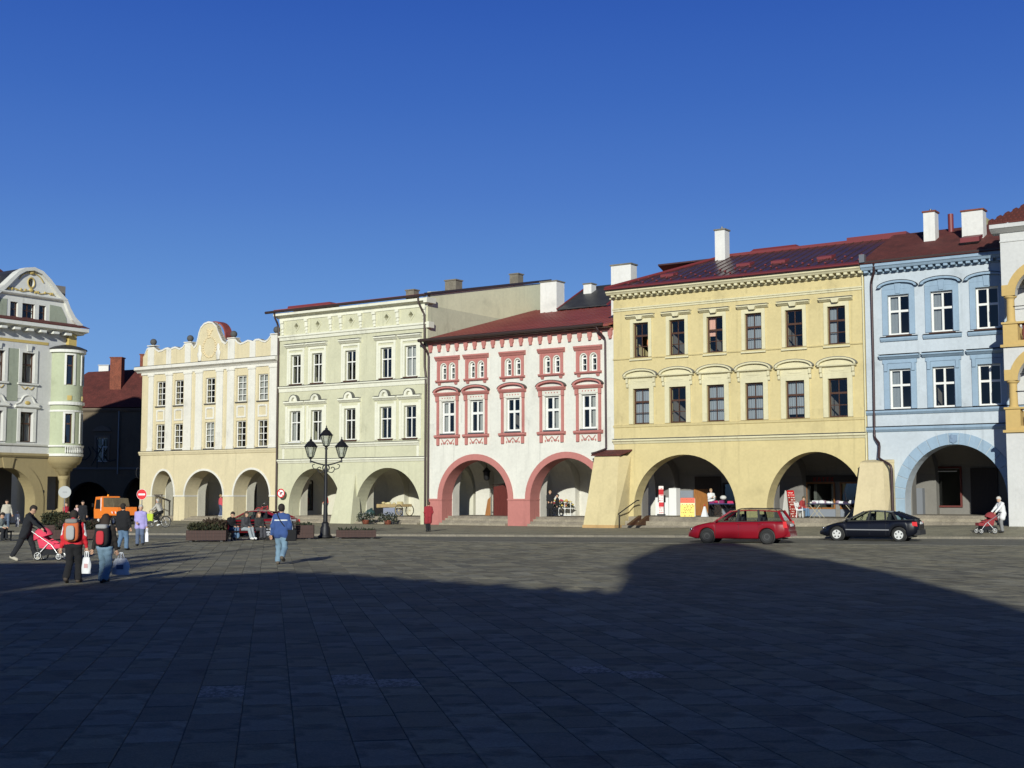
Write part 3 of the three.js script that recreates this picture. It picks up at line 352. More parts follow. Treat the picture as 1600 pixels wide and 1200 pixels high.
  const dm = H.add('dormer', hexa([[-3.0, 15.6, -10.9], [.9, 15.6, -10.9], [.9, 15.6, -15], [-3.0, 15.6, -15], [-3.0, 15.85, -10.9], [.9, 15.85, -10.9], [.9, 18.0, -15], [-3.0, 18.0, -15]]), M.chimneyWhite); const dr = join(hexa([[-3.2, 15.87, -10.6], [1.1, 15.87, -10.6], [1.1, 18.1, -15], [-3.2, 18.1, -15], [-3.2, 15.95, -10.6], [1.1, 15.95, -10.6], [1.1, 18.2, -15], [-3.2, 18.2, -15]])); dr.translate(6.95, 0, 0); part(dm, 'dormer_roof', dr, M.roofGrey); const de = join([bar([1.12, 15.93, -10.6], [1.12, 18.2, -15], .14, .12), bar([-3.22, 15.93, -10.6], [-3.22, 18.2, -15], .14, .12)]); de.translate(6.95, 0, 0); part(dm, 'dormer_edge', de, M.flashing);
  // things on the back wall of the arcade
  H.add('door', [box(-4.6, -3.1, .7, 3.3, -5.99, -5.9)], M.darkWood); H.add('shop_window', [ring(-.15, 1.15, 1.5, 3.7, .08, -5.99, -5.9)], M.darkWood); H.add('shop_pane', box(-.15, 1.15, 1.5, 3.7, -6.02, -6.01), M.shopGlass);
}
// ---------- yellow house ----------
{
  const H = house('yellow_house', 'broad yellow house with brown windows, curved hoods and wine red metal roof', 7.75);
  const wall = plaster(.605, .505, .26), pale = trim(.65, .60, .40), wc = [9.73, 12.24, 14.77, 17.26, 19.79, 22.34], holes = [];
  for (const c of wc) holes.push([c - .57, c + .57, 6.49, 8.68], [c - .53, c + .53, 10.63, 12.79]);
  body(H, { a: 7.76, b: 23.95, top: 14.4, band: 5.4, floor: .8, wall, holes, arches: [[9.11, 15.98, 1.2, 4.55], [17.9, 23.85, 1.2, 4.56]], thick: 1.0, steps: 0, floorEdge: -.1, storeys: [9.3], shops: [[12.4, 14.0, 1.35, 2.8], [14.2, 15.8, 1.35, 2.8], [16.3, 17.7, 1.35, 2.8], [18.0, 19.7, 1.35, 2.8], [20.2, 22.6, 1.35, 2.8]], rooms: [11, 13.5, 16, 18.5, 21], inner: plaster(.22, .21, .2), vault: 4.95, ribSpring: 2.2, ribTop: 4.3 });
  wc.forEach((c, i) => {
    win(H, c - .57, c + .57, 6.49, 8.68, { mat: M.brownWood, rows: [.3, .33, .37], frame: .08, bar: .045, transom: .11, main: 1, curtain: [{ mat: M.blind }, null, { mat: M.blind }, { mat: M.blind }, { mat: M.blind, drop: .9 }, null][i], depth: .2 });
    win(H, c - .53, c + .53, 10.63, 12.79, { kind: 'u', mat: M.brownWood, rows: [.3, .33, .37], frame: .08, bar: .045, transom: .11, main: 1, depth: .2, open: i === 0 ? [1, 3] : null, curtain: i === 3 ? { mat: M.blind } : i === 5 ? { side: 'left', mat: M.blind } : i === 2 ? { side: 'left', mat: M.pinkCurtain, drop: .55 } : null });
    H.add('window_surround', ring(c - .57, c + .57, 6.49, 8.68, .3, .003, .07, 0), pale); H.add('window_surround', ring(c - .53, c + .53, 10.63, 12.79, .22, .003, .07, 0), pale);
    H.add('frieze_panel', [box(c - .93, c + .93, 8.985, 9.32, .004, .055), ball(c, 9.15, .05, .5, 1, .17, .06, 16)], pale); for (const s of [-1, 1]) H.add('bracket', extrude([[0, 8.75], [.06, 8.8], [.06, 9.0], [.14, 9.05], [.14, 9.32], [0, 9.32]].map(([w, v]) => [-w, v]), 0, .14).rotateY(Math.PI / 2).translate(c + s * .95 - .07, 0, .056), pale);
    H.add('window_hood', [along([[0, 9.322], [.14, 9.33], [.26, 9.38], [.26, 9.44], [0, 9.46]], c - 1.13, c + 1.13), extrude([[c - 1.05, 9.462], [c + 1.05, 9.462], ...arcPts(c, 1.05, 9.462, .36, 0, Math.PI, 16).slice(1, -1)], .005, .09), arcHood(c - 1.16, c + 1.16, 9.462, .42, .1, 0, .28)], pale); H.add('hood_flashing', arcHood(c - 1.19, c + 1.19, 9.47, .44, .022, 0, .31), M.zinc);
    H.add('window_hood', [along([[0, 13.05], [.08, 13.07], [.22, 13.16], [.28, 13.18], [.28, 13.25], [0, 13.28]], c - .98, c + .98), extrude([[c - .16, 12.98], [c + .16, 12.98], [c + .26, 13.24], [c - .26, 13.24]], .06, .3), box(c - .72, c + .72, 12.93, 13.04, .004, .05)], pale); H.add('hood_flashing', box(c - 1.0, c + 1.0, 13.282, 13.3, 0, .31), M.zinc);
    H.add('sill', box(c - .78, c + .78, 10.44, 10.53, .003, .12), pale);
  });
  H.add('string_course', along([[0, 10.535], [.06, 10.54], [.08, 10.6], [0, 10.62]], 7.74, 23.93), wall); H.add('string_course', along([[0, 6.28], [.06, 6.3], [.09, 6.42], [0, 6.45]], 7.73, 23.94), wall);
  H.add('string_course', along([[0, 5.26], [.06, 5.28], [.12, 5.4], [.22, 5.44], [.22, 5.54], [0, 5.58]], 7.72, 23.96), pale); H.add('string_course_flashing', box(7.71, 23.97, 5.582, 5.6, 0, .25), M.zinc);
  H.add('architrave', along([[0, 13.58], [.06, 13.6], [.06, 13.7], [.12, 13.72], [.12, 13.8], [0, 13.83]], 7.74, 23.94), pale);
  H.add('cornice', [along([[-.4, 14.4], [.1, 14.4], [.14, 14.46], [.14, 14.62], [.5, 14.62], [.56, 14.7], [.64, 14.76], [.64, 14.88], [-.4, 14.9]], 7.55, 23.93)], pale); for (let u = 7.85; u < 23.85; u += .42) H.add('modillion', box(u, u + .2, 14.48, 14.618, .142, .46), pale);
  // roof: hipped at the white house, standing seams, snow guards
  const rw = 6.3, rv = 17.6; slope(H, 'roof', 7.6, 24.0, .78, 14.98, -rw, rv, M.roofWine, .58, .1, 12.4, 24.0); H.add('hip_roof', hexa([[7.6, 14.88, .78], [7.6, 14.88, -13], [12.4, rv - .1, -rw], [12.4, rv - .1, -rw + .02], [7.6, 14.98, .775], [7.6, 14.98, -13], [12.41, rv - .01, -rw], [12.41, rv - .01, -rw + .02]]), M.roofWine); slope(H, 'rear_roof', 7.6, 24, -rw, rv, -13.4, 15, M.roofWine, 0, .1, 7.6, 24);
  H.add('eaves_flashing', [along([[.55, 14.905], [.84, 14.92], [.86, 14.99], [.4, 15.16], [.38, 15.13]], 7.56, 23.98)], M.flashing); H.add('ridge_cap', [bar([12.4, rv + .05, -rw], [24, rv + .05, -rw], .2, .12), bar([7.6, 15.03, .78], [12.4, rv + .04, -rw], .2, .1)], M.flashing);
  const guards = []; for (let k = 0; k < 46; k++) { const u = 8.8 + .33 * k, t = .12 + .1 * (k % 3); guards.push(box(u, u + .1, lerp(14.98, rv, t) + .02, lerp(14.98, rv, t) + .09, lerp(.78, -rw, t) - .06, lerp(.78, -rw, t) + .06)); } H.add('snow_guards', guards, M.flashing).userData.kind = 'stuff';
  for (const [u, t] of [[10.4, .3], [15.2, .42], [17.6, .38], [20.6, .34]]) H.add('roof_hatch', hexa([[u, lerp(14.98, rv, t), lerp(.78, -rw, t)], [u + .9, lerp(14.98, rv, t), lerp(.78, -rw, t)], [u + .9, lerp(14.98, rv, t + .1), lerp(.78, -rw, t + .1)], [u, lerp(14.98, rv, t + .1), lerp(.78, -rw, t + .1)], [u, lerp(14.98, rv, t) + .16, lerp(.78, -rw, t)], [u + .9, lerp(14.98, rv, t) + .16, lerp(.78, -rw, t)], [u + .9, lerp(14.98, rv, t + .1) + .1, lerp(.78, -rw, t + .1)], [u, lerp(14.98, rv, t + .1) + .1, lerp(.78, -rw, t + .1)]]), M.flashing);
  H.add('dormer', hexa([[13.6, 17.0, -5.6], [17.6, 17.0, -5.6], [17.6, 17.0, -8], [13.6, 17.0, -8], [14.4, 17.95, -6.6], [17.3, 17.95, -6.6], [17.3, 17.95, -8], [14.4, 17.95, -8]]), M.flashing); H.add('ridge_box', box(20.7, 24.4, 17.3, 17.95, -7.6, -6.4), M.flashing);
  chimney(H, 12.35, 13.05, -5.9, -5.2, 16.6, 19.15, M.chimneyWhite, M.oldStone, .2);
  H.add('drainpipe', [rod([23.93, 14.4, .12], [23.93, 3.6, .12], .04)], pale);
  H.add('back_buttress_cap', box(7.8, 8.0, 14.4, 14.9, -1, -.4), pale);
  // shop fronts at the back of the arcade
  H.add('door', [box(10.35, 12.2, .8, 3.3, -5.99, -5.9)], M.darkWood); H.add('door_leaf', box(10.3, 11.3, .8, 2.5, -5.895, -5.85), M.honeyWood); H.add('shop_panel', box(9.25, 10.2, .8, 2.4, -5.99, -5.93), std(.22, .24, .28)); 
  for (const [p, q] of [[12.4, 14.0], [14.2, 15.8], [16.3, 17.7], [18.0, 19.7], [20.2, 22.6]]) { H.add('shop_window', ring(p, q, 1.35, 2.8, .09, -5.99, -5.9), p > 17.8 ? M.honeyWood : M.darkWood); H.add('shop_pane', box(p, q, 1.35, 2.8, -6.02, -6.01), M.shopGlass); H.add('shop_panel', box(p - .09, q + .09, .8, 1.25, -5.99, -5.92), std(.2, .22, .26)); }
  H.add('fascia', box(16.2, 23.6, 2.92, 3.3, -5.99, -5.87), std(.05, .045, .045));
}
// ---------- blue house ----------
{
  const H = house('blue_house', 'narrow pale blue house with grey blue window frames and one wide stone arch', 24.0);
  const wall = plaster(.50, .555, .61), blue = trim(.28, .385, .50), wc = [25.9, 28.27, 30.66], holes = [];
  for (const c of wc) holes.push([c - .6, c + .6, 6.82, 9.02], [c - .6, c + .6, 10.91, 13.14]);
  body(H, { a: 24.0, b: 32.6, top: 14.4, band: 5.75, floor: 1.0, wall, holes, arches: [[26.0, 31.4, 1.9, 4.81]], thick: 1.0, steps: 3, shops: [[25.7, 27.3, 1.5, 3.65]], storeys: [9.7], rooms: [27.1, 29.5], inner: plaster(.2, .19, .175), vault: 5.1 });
  wc.forEach((c, i) => {
    for (const [v0, v1, k] of [[6.82, 9.02, ''], [10.91, 13.14, 'u']]) win(H, c - .6, c + .6, v0, v1, { kind: k, mat: M.whiteWood, sill: M.brownWood, rows: [.61, .39], frame: .1, bar: .11, transom: .12, curtain: i === 0 || (i === 1 && k) ? { side: 'left', mat: M.blind } : null });
    H.add('window_surround', ring(c - .6, c + .6, 6.82, 9.02, .3, .003, .07, .0), blue); H.add('window_surround', ring(c - .6, c + .6, 10.91, 13.14, .3, .003, .07, .0), blue);
    H.add('window_hood', [along([[0, 9.55], [.1, 9.57], [.24, 9.68], [.3, 9.7], [.3, 9.78], [0, 9.82]], c - 1.1, c + 1.1), box(c - .95, c + .95, 9.335, 9.545, .004, .09), box(c - .85, c - .68, 8.9, 9.33, .072, .15), box(c + .68, c + .85, 8.9, 9.33, .072, .15)], blue); H.add('hood_flashing', box(c - 1.12, c + 1.12, 9.822, 9.84, 0, .33), M.iron);
    H.add('window_hood', [extrude([[c - .9, 13.445], [c + .9, 13.445], ...arcPts(c, .9, 13.52, .27, 0, Math.PI, 14)], .004, .07), arcHood(c - 1.1, c + 1.1, 13.56, .36, .12, 0, .26), extrude([[c - .12, 13.2], [c + .12, 13.2], [c + .18, 13.78], [c - .18, 13.78]], .072, .12)], blue); H.add('hood_flashing', arcHood(c - 1.13, c + 1.13, 13.57, .38, .025, 0, .29), M.iron);
    H.add('window_ledge', along([[0, 10.55], [.1, 10.57], [.16, 10.68], [.16, 10.76], [0, 10.8]], c - 1.02, c + 1.02), blue); H.add('ledge_flashing', box(c - 1.04, c + 1.04, 10.802, 10.82, 0, .19), M.iron);
  });
  H.add('string_course', along([[0, 6.5], [.07, 6.52], [.18, 6.64], [.18, 6.74], [0, 6.77]], 23.98, 32.5), blue); H.add('string_course_flashing', box(23.97, 32.5, 6.772, 6.79, 0, .21), M.iron);
  H.add('string_course', along([[0, 5.56], [.07, 5.58], [.18, 5.7], [.18, 5.82], [0, 5.86]], 23.98, 32.5), blue); H.add('string_course_flashing', box(23.97, 32.5, 5.862, 5.88, 0, .21), M.iron);
  H.add('cornice', along([[-.4, 14.4], [.08, 14.4], [.1, 14.6], [.42, 14.6], [.5, 14.72], [.56, 14.76], [.56, 14.93], [-.4, 14.96]], 23.97, 32.5), blue); for (let u = 24.1; u < 32.3; u += .4) H.add('modillion', box(u, u + .22, 14.46, 14.598, .102, .36), blue);
  // arch of cut stones
  const n = 17, c = 28.7, ri = 2.705, ry = 2.915, wd = .6; for (let k = 0; k < n; k++) { const a0 = Math.PI * (1 - k / n) - .008, a1 = Math.PI * (1 - (k + 1) / n) + .008, p = a => [[c + ri * Math.cos(a), 1.9 + ry * Math.sin(a)], [c + (ri + wd) * Math.cos(a), 1.9 + (ry + wd) * Math.sin(a)]], am = (a0 + a1) / 2, [i0, o0] = p(a0), [im, om] = p(am), [i1, o1] = p(a1); H.add('arch_stone', extrude([i0, im, i1, o1, om, o0].reverse(), .003, .045, .006), blue); }
  for (const [p, q] of [[25.38, 25.99], [31.41, 32.0]]) H.add('arch_jamb', [box(p, q, .4, 1.88, .003, .045)], blue);
  H.add('keystone_shield', [extrude([[28.52, 4.95], [28.7, 4.86], [28.88, 4.95], [28.88, 5.3], [28.52, 5.3]], .047, .12), ball(28.62, 5.2, .1, .1, 1, 1.4, .5, 8)], trim(.2, .28, .4));
  slope(H, 'roof', 24.0, 32.6, .66, 15.05, -5.2, 17.55, M.roofTile, 0, .12); slope(H, 'rear_roof', 24, 32.6, -5.2, 17.55, -12, 14.9, M.roofTile, 0, .12); H.add('gutter', box(23.98, 32.4, 14.965, 15.06, .5, .68), M.gutter);
  chimney(H, 26.6, 27.25, -3.3, -2.6, 16.0, 18.1, M.chimneyWhite, M.brick, .15); chimney(H, 28.9, 30.05, -2.7, -2.0, 15.8, 17.75, M.chimneyWhite, M.brick); H.add('roof_vent', [rod([27.6, 17.1, -4.5], [27.6, 18.25, -4.5], .16, .16, 10)], M.flashing); H.add('roof_vent', [rod([31.0, 16.5, -3.4], [31.0, 17.55, -3.4], .1), rod([31.0, 17.56, -3.4], [31.0, 17.62, -3.4], .2)], M.zinc);
  H.add('ridge_gable', hexa([[27.4, 16.9, -4.6], [29.6, 16.9, -4.6], [29.6, 16.9, -6.6], [27.4, 16.9, -6.6], [28.9, 18.0, -5.2], [29.3, 18.05, -5.2], [29.3, 18.05, -6.6], [28.9, 18.0, -6.6]]), plaster(.42, .38, .2)); H.add('roof_hatch', hexa([[29.2, 15.75, -.5], [30.2, 15.75, -.5], [30.2, 16.1, -1.3], [29.2, 16.1, -1.3], [29.2, 16.0, -.5], [30.2, 16.0, -.5], [30.2, 16.25, -1.3], [29.2, 16.25, -1.3]]), M.flashing);
  H.add('drain_outlet', box(24.0, 24.3, 15.0, 15.45, .5, .8), M.zinc); gutterPipe(H, [[24.75, 14.95, .55], [24.7, 14.5, .4], [24.45, 13.9, .16], [24.45, 9, .14], [24.42, 5.3, .14], [24.75, 4.9, .3], [24.8, 4.1, .6], [25.55, 3.75, 1.05], [25.65, 3.5, 1.1], [25.68, .5, 1.1]], .075, M.brownPipe);
  H.add('shop_window', ring(25.7, 27.3, 1.5, 3.65, .1, -5.99, -5.9), M.redWood); H.add('shop_pane', box(25.7, 27.3, 1.5, 3.65, -6.02, -6.01), M.shopGlass); H.add('door', box(27.9, 29.4, 1.0, 3.65, -5.99, -5.9), M.darkWood);
  H.add('grey_cupboard', box(24.55, 25.4, 1.0, 2.5, -5.6, -5.0), std(.17, .18, .2)); H.add('vent_grate', box(26.5, 27.2, .42, .5, 1.0, 1.5), M.iron);
  H.add('tube_lamp', box(26.0, 27.15, 3.45, 3.5, -5.88, -5.84), std(.8, .8, .78));
}
// ---------- white loggia house at the right edge, standing forward of the row ----------
{
  const H = house('white_loggia_house', 'white house with ochre loggia arches and tiled roof at the right edge', 32.03, row(32.03, 0, 0));
  const white = plaster(.59, .59, .58), ochre = trim(.55, .385, .145), F = 2.5, u0 = 32.03, u1 = 42;
  H.add('wall', [box(u0, u1, -.05, 5.3, 0.0, F)], white);
  const open = [[32.68, 35.5], [36.3, 39.1]];
  for (const [v0, v1] of [[5.62, 9.62], [9.95, 14.3]]) {
    const sp = v0 + 2.25, s = new THREE.Shape([[u0, sp], [u1, sp], [u1, v1], [u0, v1]].map(p => new THREE.Vector2(...p))), outline = [[u0, sp]]; for (const [p, q] of open) outline.push([p, sp], ...arcPts((p + q) / 2, (q - p) / 2, sp, 1.35), [q, sp]); outline.push([u1, sp], [u1, v1], [u0, v1]);
    H.add('loggia_wall', extrude(outline, F - .5, F), white);
    for (const [p, q] of open) { const c = (p + q) / 2, r = (q - p) / 2; H.add('archivolt', extrude([...arcPts(c, r + .42, sp, 1.77), ...arcPts(c, r + .002, sp, 1.352, 0, Math.PI)], F + .002, F + .05), ochre); }
    H.add('pier_block', box(u0 + .002, u0 + .62, sp + .002, sp + .55, F + .003, F + .045), ochre);
    for (const u of [32.38, 35.9, 39.5]) { const cl = H.add('column', [lathe([[0, v0 + .82], [.28, v0 + .82], [.28, v0 + .92], [.21, v0 + 1.0], [.19, sp - .2], [.22, sp - .16], [.22, sp - .12], [.3, sp - .08], [.32, sp - .002], [0, sp - .002]], 18).translate(u, 0, F - .27)], ochre); cl.name = 'column'; }
    H.add('parapet', [box(u0, u0 + .72, v0 - .25, v0 + .8, F - .5, F), box(u0 + .72, u1, v0 - .25, v0 - .05, F - .5, F), box(u0, u0 + .45, v0 - .25, v0 + .8, .3, F - .5)], ochre); H.add('parapet_rail', box(u0 - .06, u1, v0 + .802, v0 + .9, F - .55, F + .08), ochre); H.add('band', box(u0 - .12, u1, v0 - .38, v0 - .252, 0, F + .14), ochre);
    for (let k = 0; k < 10; k++) H.add('baluster', lathe([[0, v0 - .05], [.07, v0 - .05], [.04, v0 + .1], [.1, v0 + .3], [.05, v0 + .6], [.08, v0 + .8], [0, v0 + .8]], 10).translate(u0 + .95 + .28 * k, 0, F - .25), std(.14, .035, .025));
    H.add('loggia_floor', box(u0 + .01, u1, v0 - .6, v0 - .255, .0, F - .02), ochre); H.add('loggia_back', box(u0 + .02, u1, v0 - .25, v1, -.5, .02), white); H.add('side_arch', box(u0 + .01, u0 + .45, sp + .9, v1, .02, F - .5), white);
    H.add('tie_rail', [rod([u0 + .5, sp - .55, F - .15], [u1, sp - .5, F - .15], .022), rod([u0 + .5, sp + .35, F - .3], [u1, sp + .38, F - .3], .02)], M.iron);
  }
  H.add('upper_wall', box(u0, u1, 14.3, 15.75, -6, F), white); H.add('moulding', along([[F, 14.95], [F + .05, 14.97], [F + .05, 15.02], [F, 15.04]], u0 - .02, u1), white); H.add('eaves', along([[F - .3, 15.4], [F + .1, 15.45], [F + .42, 15.62], [F + .48, 15.64], [F + .48, 15.84], [F - .3, 15.86]], u0 - .4, u1), white);
  H.add('side_wall', box(u0 + .02, u1, 5.3, 14.29, -6, -.5), white);
  const tiles = H.add('roof', hexa([[u0 - .45, 15.87, F + .5], [u1, 15.87, F + .5], [u1, 18.5, -3], [u0 + 2.5, 18.5, -3], [u0 - .45, 15.95, F + .5], [u1, 15.95, F + .5], [u1, 18.6, -3], [u0 + 2.5, 18.6, -3]]), M.roofTile);
  const tg = ready([new THREE.CylinderGeometry(.1, .12, .42, 8, 1, false, 0, Math.PI).rotateZ(Math.PI / 2).rotateY(Math.PI / 2)]);
  for (let r = 0; r < 5; r++) for (let k = 0; k < 13; k++) { const t = r * .1; const m = part(tiles, 'roof_tile', ready([rod([0, 0, .22], [0, .16, -.2], .12, .1, 8)]), M.roofTile, [-.45 + 3.0 * t * .9 + .13 + k * .24, 15.98 + 2.62 * t, F + .5 - .2 - 5.5 * t]); m.geometry = r || k ? tiles.children[0].geometry : m.geometry; }
  chimney(H, 33.2, 33.7, .5, 1.0, 15.9, 17.7, M.chimneyWhite, M.brick);
}
// ---------- two sloping buttresses in front of the row ----------
for (const [lab, p, m, v, roof] of [['yellow sloping buttress with red tin cap between the rose and yellow houses', [6.5, 8.72, 6.86, 8.96], 'L', 4.55, true], ['cream sloping buttress without cap between the yellow and blue houses', [23.6, 25.5, 23.85, 25.45], 'R', 3.58, false]]) {
  const b = thing('buttress', lab, 'buttress', row(p[0], groundY(row(p[0], 0, 0)[0], row(p[0], 0, 0)[2]) - .12, 0), -ALPHA), X = u => u - p[0], mt = plaster(.61, .515, roof ? .29 : .32);
  part(b, 'pier', hexa([[X(p[0]), .3, 1.68], [X(p[1]), .3, 1.68], [X(p[1]), .3, 0.02], [X(p[0]), .3, .02], [X(p[2]), v, .9], [X(p[3]) - .35, v, .9], [X(p[3]), v, .02], [X(p[2]), v, .02]]), mt);
  part(b, 'plinth', hexa([[X(p[0]) - .04, 0, 1.78], [X(p[1]) + .04, 0, 1.78], [X(p[1]) + .04, 0, .02], [X(p[0]) - .04, 0, .02], [X(p[0]) - .03, .298, 1.73], [X(p[1]) + .03, .298, 1.73], [X(p[1]) + .03, .298, .02], [X(p[0]) - .03, .298, .02]]), plaster(.5, .32, .14));
  if (roof) part(b, 'cap', hexa([[X(p[2]) - .15, v + .002, 1.08], [X(p[3]) - .15, v + .002, 1.08], [X(p[3]) + .1, v + .32, .02], [X(p[2]) - .15, v + .32, .02], [X(p[2]) - .15, v + .06, 1.08], [X(p[3]) - .15, v + .06, 1.08], [X(p[3]) + .1, v + .4, .02], [X(p[2]) - .15, v + .4, .02]]), M.roofTile);
  else part(b, 'cap', hexa([[X(p[2]) - .02, v + .002, .93], [X(p[3]) - .33, v + .002, .93], [X(p[3]) + .02, v + .002, .02], [X(p[2]) - .02, v + .002, .02], [X(p[2]), v + .04, .91], [X(p[3]) - .35, v + .04, .91], [X(p[3]), v + .18, .02], [X(p[2]), v + .18, .02]]), mt);
}
{ // stone terrace in front of the yellow arcade
  const t = thing('stone_steps', 'low stone terrace steps in front of the yellow house arcade', 'steps', row(9, 0, 0), -ALPHA);
  for (let i = 0; i < 3; i++) part(t, 'step', box(.02, 14.5, -.1, lerp(.8, .28, i / 2) - .004 * i, -.09 - .01 * i, .5 + .42 * i), i % 2 ? M.paleStone : M.stone);
  for (const x of [.7, 1.25]) part(t, 'ramp_rail', hexa([[x, .3, 1.9], [x + .22, .3, 1.9], [x + .22, .3, .45], [x, .3, .45], [x, .36, 1.9], [x + .22, .36, 1.9], [x + .22, .87, .45], [x, .87, .45]].map(([a, b, c]) => [a, b, c])), M.brownWood);
  const r = thing('handrail', 'short dark iron handrail sloping beside the yellow buttress', 'handrail', row(9.3, 0, .2), -ALPHA); part(r, 'rail', tube([[-.3, .95, 1.5], [-.3, 1.0, 1.4], [.25, 1.75, .25], [.25, 1.78, -.1]], .035, 8, false, .2), M.iron); part(r, 'post', rod([-.3, 0, 1.42], [-.3, .98, 1.42], .03), M.iron); 
}

// ---------- corner house on the left ----------
{
  const PX = -33.27, PZ = -100, turn = Math.PI / 2 - ALPHA;       // u runs along its front, away from the viewer
  const H = house('corner_house', 'grey and green corner house with curved gable, gold ornament and round bay', 0, [PX, -.334, PZ], turn); H.g.scale.setScalar(1.163);
  const grey = plaster(.60, .60, .585), green = plaster(.33, .365, .285), beige = plaster(.335, .27, .14), pale = trim(.70, .70, .66), A0 = -14;
  const wc = [-8.05, -5.92, -3.76], holes = []; for (const c of wc) holes.push([c - .46, c + .46, 5.46, 7.34], [c - .46, c + .46, 9.19, 11.1]);
  const bot = [[A0, -.05], [-7.4, -.05], ...arcPts(-5.18, 2.22, 1.7, 2.13), [-2.96, -.05], [-.35, -.05], [-.35, 4.45], [A0, 4.45]]; { const sh = new THREE.Shape(bot.map(p => new THREE.Vector2(...p))); sh.holes.push(new THREE.Path([[-2.05, 1.15], [-2.05, 3.3], [-.7, 3.3], [-.7, 1.15]].map(p => new THREE.Vector2(...p)))); H.add('arcade_wall', extrude(sh, -1.0, 0), beige); }
  H.add('arch_back', box(A0, -1.2, -.05, 4.4, -5.3, -5), M.interior); H.add('arcade_ceiling', box(A0, -.4, 4.1, 4.44, -5, -1.0), beige); H.add('archivolt', extrude([...arcPts(-5.18, 2.85, 1.7, 2.7, Math.PI, 0), [-2.33, .0], [-2.955, .0], ...arcPts(-5.18, 2.225, 1.7, 2.135, 0, Math.PI), [-7.405, 0], [-8.03, 0]], .003, .06), beige); H.add('keystone', extrude([[-5.3, 3.78], [-4.75, 3.78], [-4.6, 4.44], [-5.45, 4.44]], .062, .16), beige);
  const s = new THREE.Shape([[A0, 4.45], [-.35, 4.45], [-.35, 12.6], [A0, 12.6]].map(p => new THREE.Vector2(...p))); for (const q of holes) s.holes.push(new THREE.Path([[q[0], q[2]], [q[0], q[3]], [q[1], q[3]], [q[1], q[2]]].map(p => new THREE.Vector2(...p)))); H.add('wall', extrude(s, -.45, 0), grey);
  H.each('side_wall', [box(-.65, -.352, 0, 12.59, -12, -1.0), box(A0, -.36, 0, 12.5, -12.3, -12)], grey); H.add('interior', [box(A0, -.66, 4.5, 12.4, -3.6, -3.4), ...[4.6, 8.3, 12.3].map(v => box(A0, -.66, v, v + .25, -3.4, -.46))], M.interior);
  for (const c of wc) { for (const [v0, v1] of [[5.46, 7.34], [9.19, 11.1]]) { win(H, c - .46, c + .46, v0, v1, { mat: M.brownWood, rows: [.63, .37], frame: .07, bar: .06, transom: .09, depth: .25, curtain: { side: c > -4 ? 'right' : 'left' } }); H.add('window_surround', ring(c - .46, c + .46, v0, v1, .22, .003, .08, 0), pale); }
    H.add('sill', box(c - .75, c + .75, 9.06, 9.17, .003, .16), pale); H.each('apron_panel', [box(c - .68, c + .68, 8.2, 9.05, .003, .04)], pale); H.add('gold_swag', [tube([[c - .45, 8.95, .06], [c - .22, 8.78, .08], [c, 8.92, .06], [c + .22, 8.78, .08], [c + .45, 8.95, .06]], .03, 6, false, .5)], M.gold);
    const ped = [[c - .85, 7.72], [c + .85, 7.72], [c + .85, 7.82], [c + .55, 7.95], [c + .3, 8.3], [c, 8.42], [c - .3, 8.3], [c - .55, 7.95], [c - .85, 7.82]]; H.add('window_pediment', [extrude(ped, .045, .1), along([[0, 7.58], [.14, 7.6], [.2, 7.66], [.2, 7.72], [0, 7.73]], c - .88, c + .88), tube(ped.slice(2).map(([x, y]) => [x, y, .1]), .07, 6, false, .3)], pale); H.add('gold_rosette', ball(c, 7.92, .1, .16, 1.3, .8, .4, 10), M.gold); H.add('keystone', extrude([[c - .14, 11.2], [c + .14, 11.2], [c + .2, 11.62], [c - .2, 11.62]], .085, .15), pale); }
  for (const [p, q] of [[-7.33, -6.66], [-5.22, -4.46], [-9.6, -8.8]]) for (const [v0, v1] of [[5.35, 7.5], [8.0, 11.3]]) H.add('green_panel', box(p, q, v0, v1, .003, .03), green);
  H.add('gold_frieze', box(A0, -2.3, 11.72, 11.9, .003, .03), M.gold); H.add('string_course', along([[0, 4.46], [.1, 4.48], [.2, 4.6], [.2, 4.72], [0, 4.75]], A0, -.3), beige); H.add('string_course', along([[0, 5.2], [.12, 5.22], [.16, 5.32], [0, 5.35]], A0, -1.9), pale); H.add('corbel_block', [box(-.95, -.35, 11.75, 12.59, .003, .3)], M.gold);
  H.add('cornice', along([[-.45, 12.6], [.2, 12.6], [.3, 12.68], [.7, 12.74], [.75, 12.76], [.75, 12.98], [-.45, 13.0]], A0, .25), pale); for (let u = -9; u < -.6; u += .95) H.add('modillion', box(u, u + .42, 12.45, 12.598, .1, .62), pale); H.add('eaves_roof', along([[.78, 13.0], [.78, 13.04], [-.3, 13.4], [-.3, 13.36]], A0, .28), M.roofTile);
  const gab = [[-7.3, 13.0], [-7.3, 13.3], [-6.9, 13.6], [-6.5, 14.2], [-6.2, 14.82], [-5.7, 15.2], [-5.2, 15.7], [-4.7, 16.2], [-4.2, 16.5], [-3.55, 16.62], [-2.9, 16.45], [-2.3, 16.0], [-1.7, 15.4], [-1.0, 14.82], [-.75, 14.3], [-.35, 13.75], [.1, 13.4], [.25, 13.3], [.25, 13.0]], gs = new THREE.Shape(gab.map(p => new THREE.Vector2(...p))); for (const [p, q] of [[-5.09, -4.55], [-4.22, -3.3], [-3.0, -2.47]]) gs.holes.push(new THREE.Path([[p, 13.12], [p, 14.27], [q, 14.27], [q, 13.12]].map(z => new THREE.Vector2(...z))));
  const ov = new THREE.Path(); ov.absellipse(-3.65, 15.63, .22, .3, 0, Math.PI * 2, true); gs.holes.push(ov); const gable = H.add('gable', extrude(gs, -.5, -.1), pale);
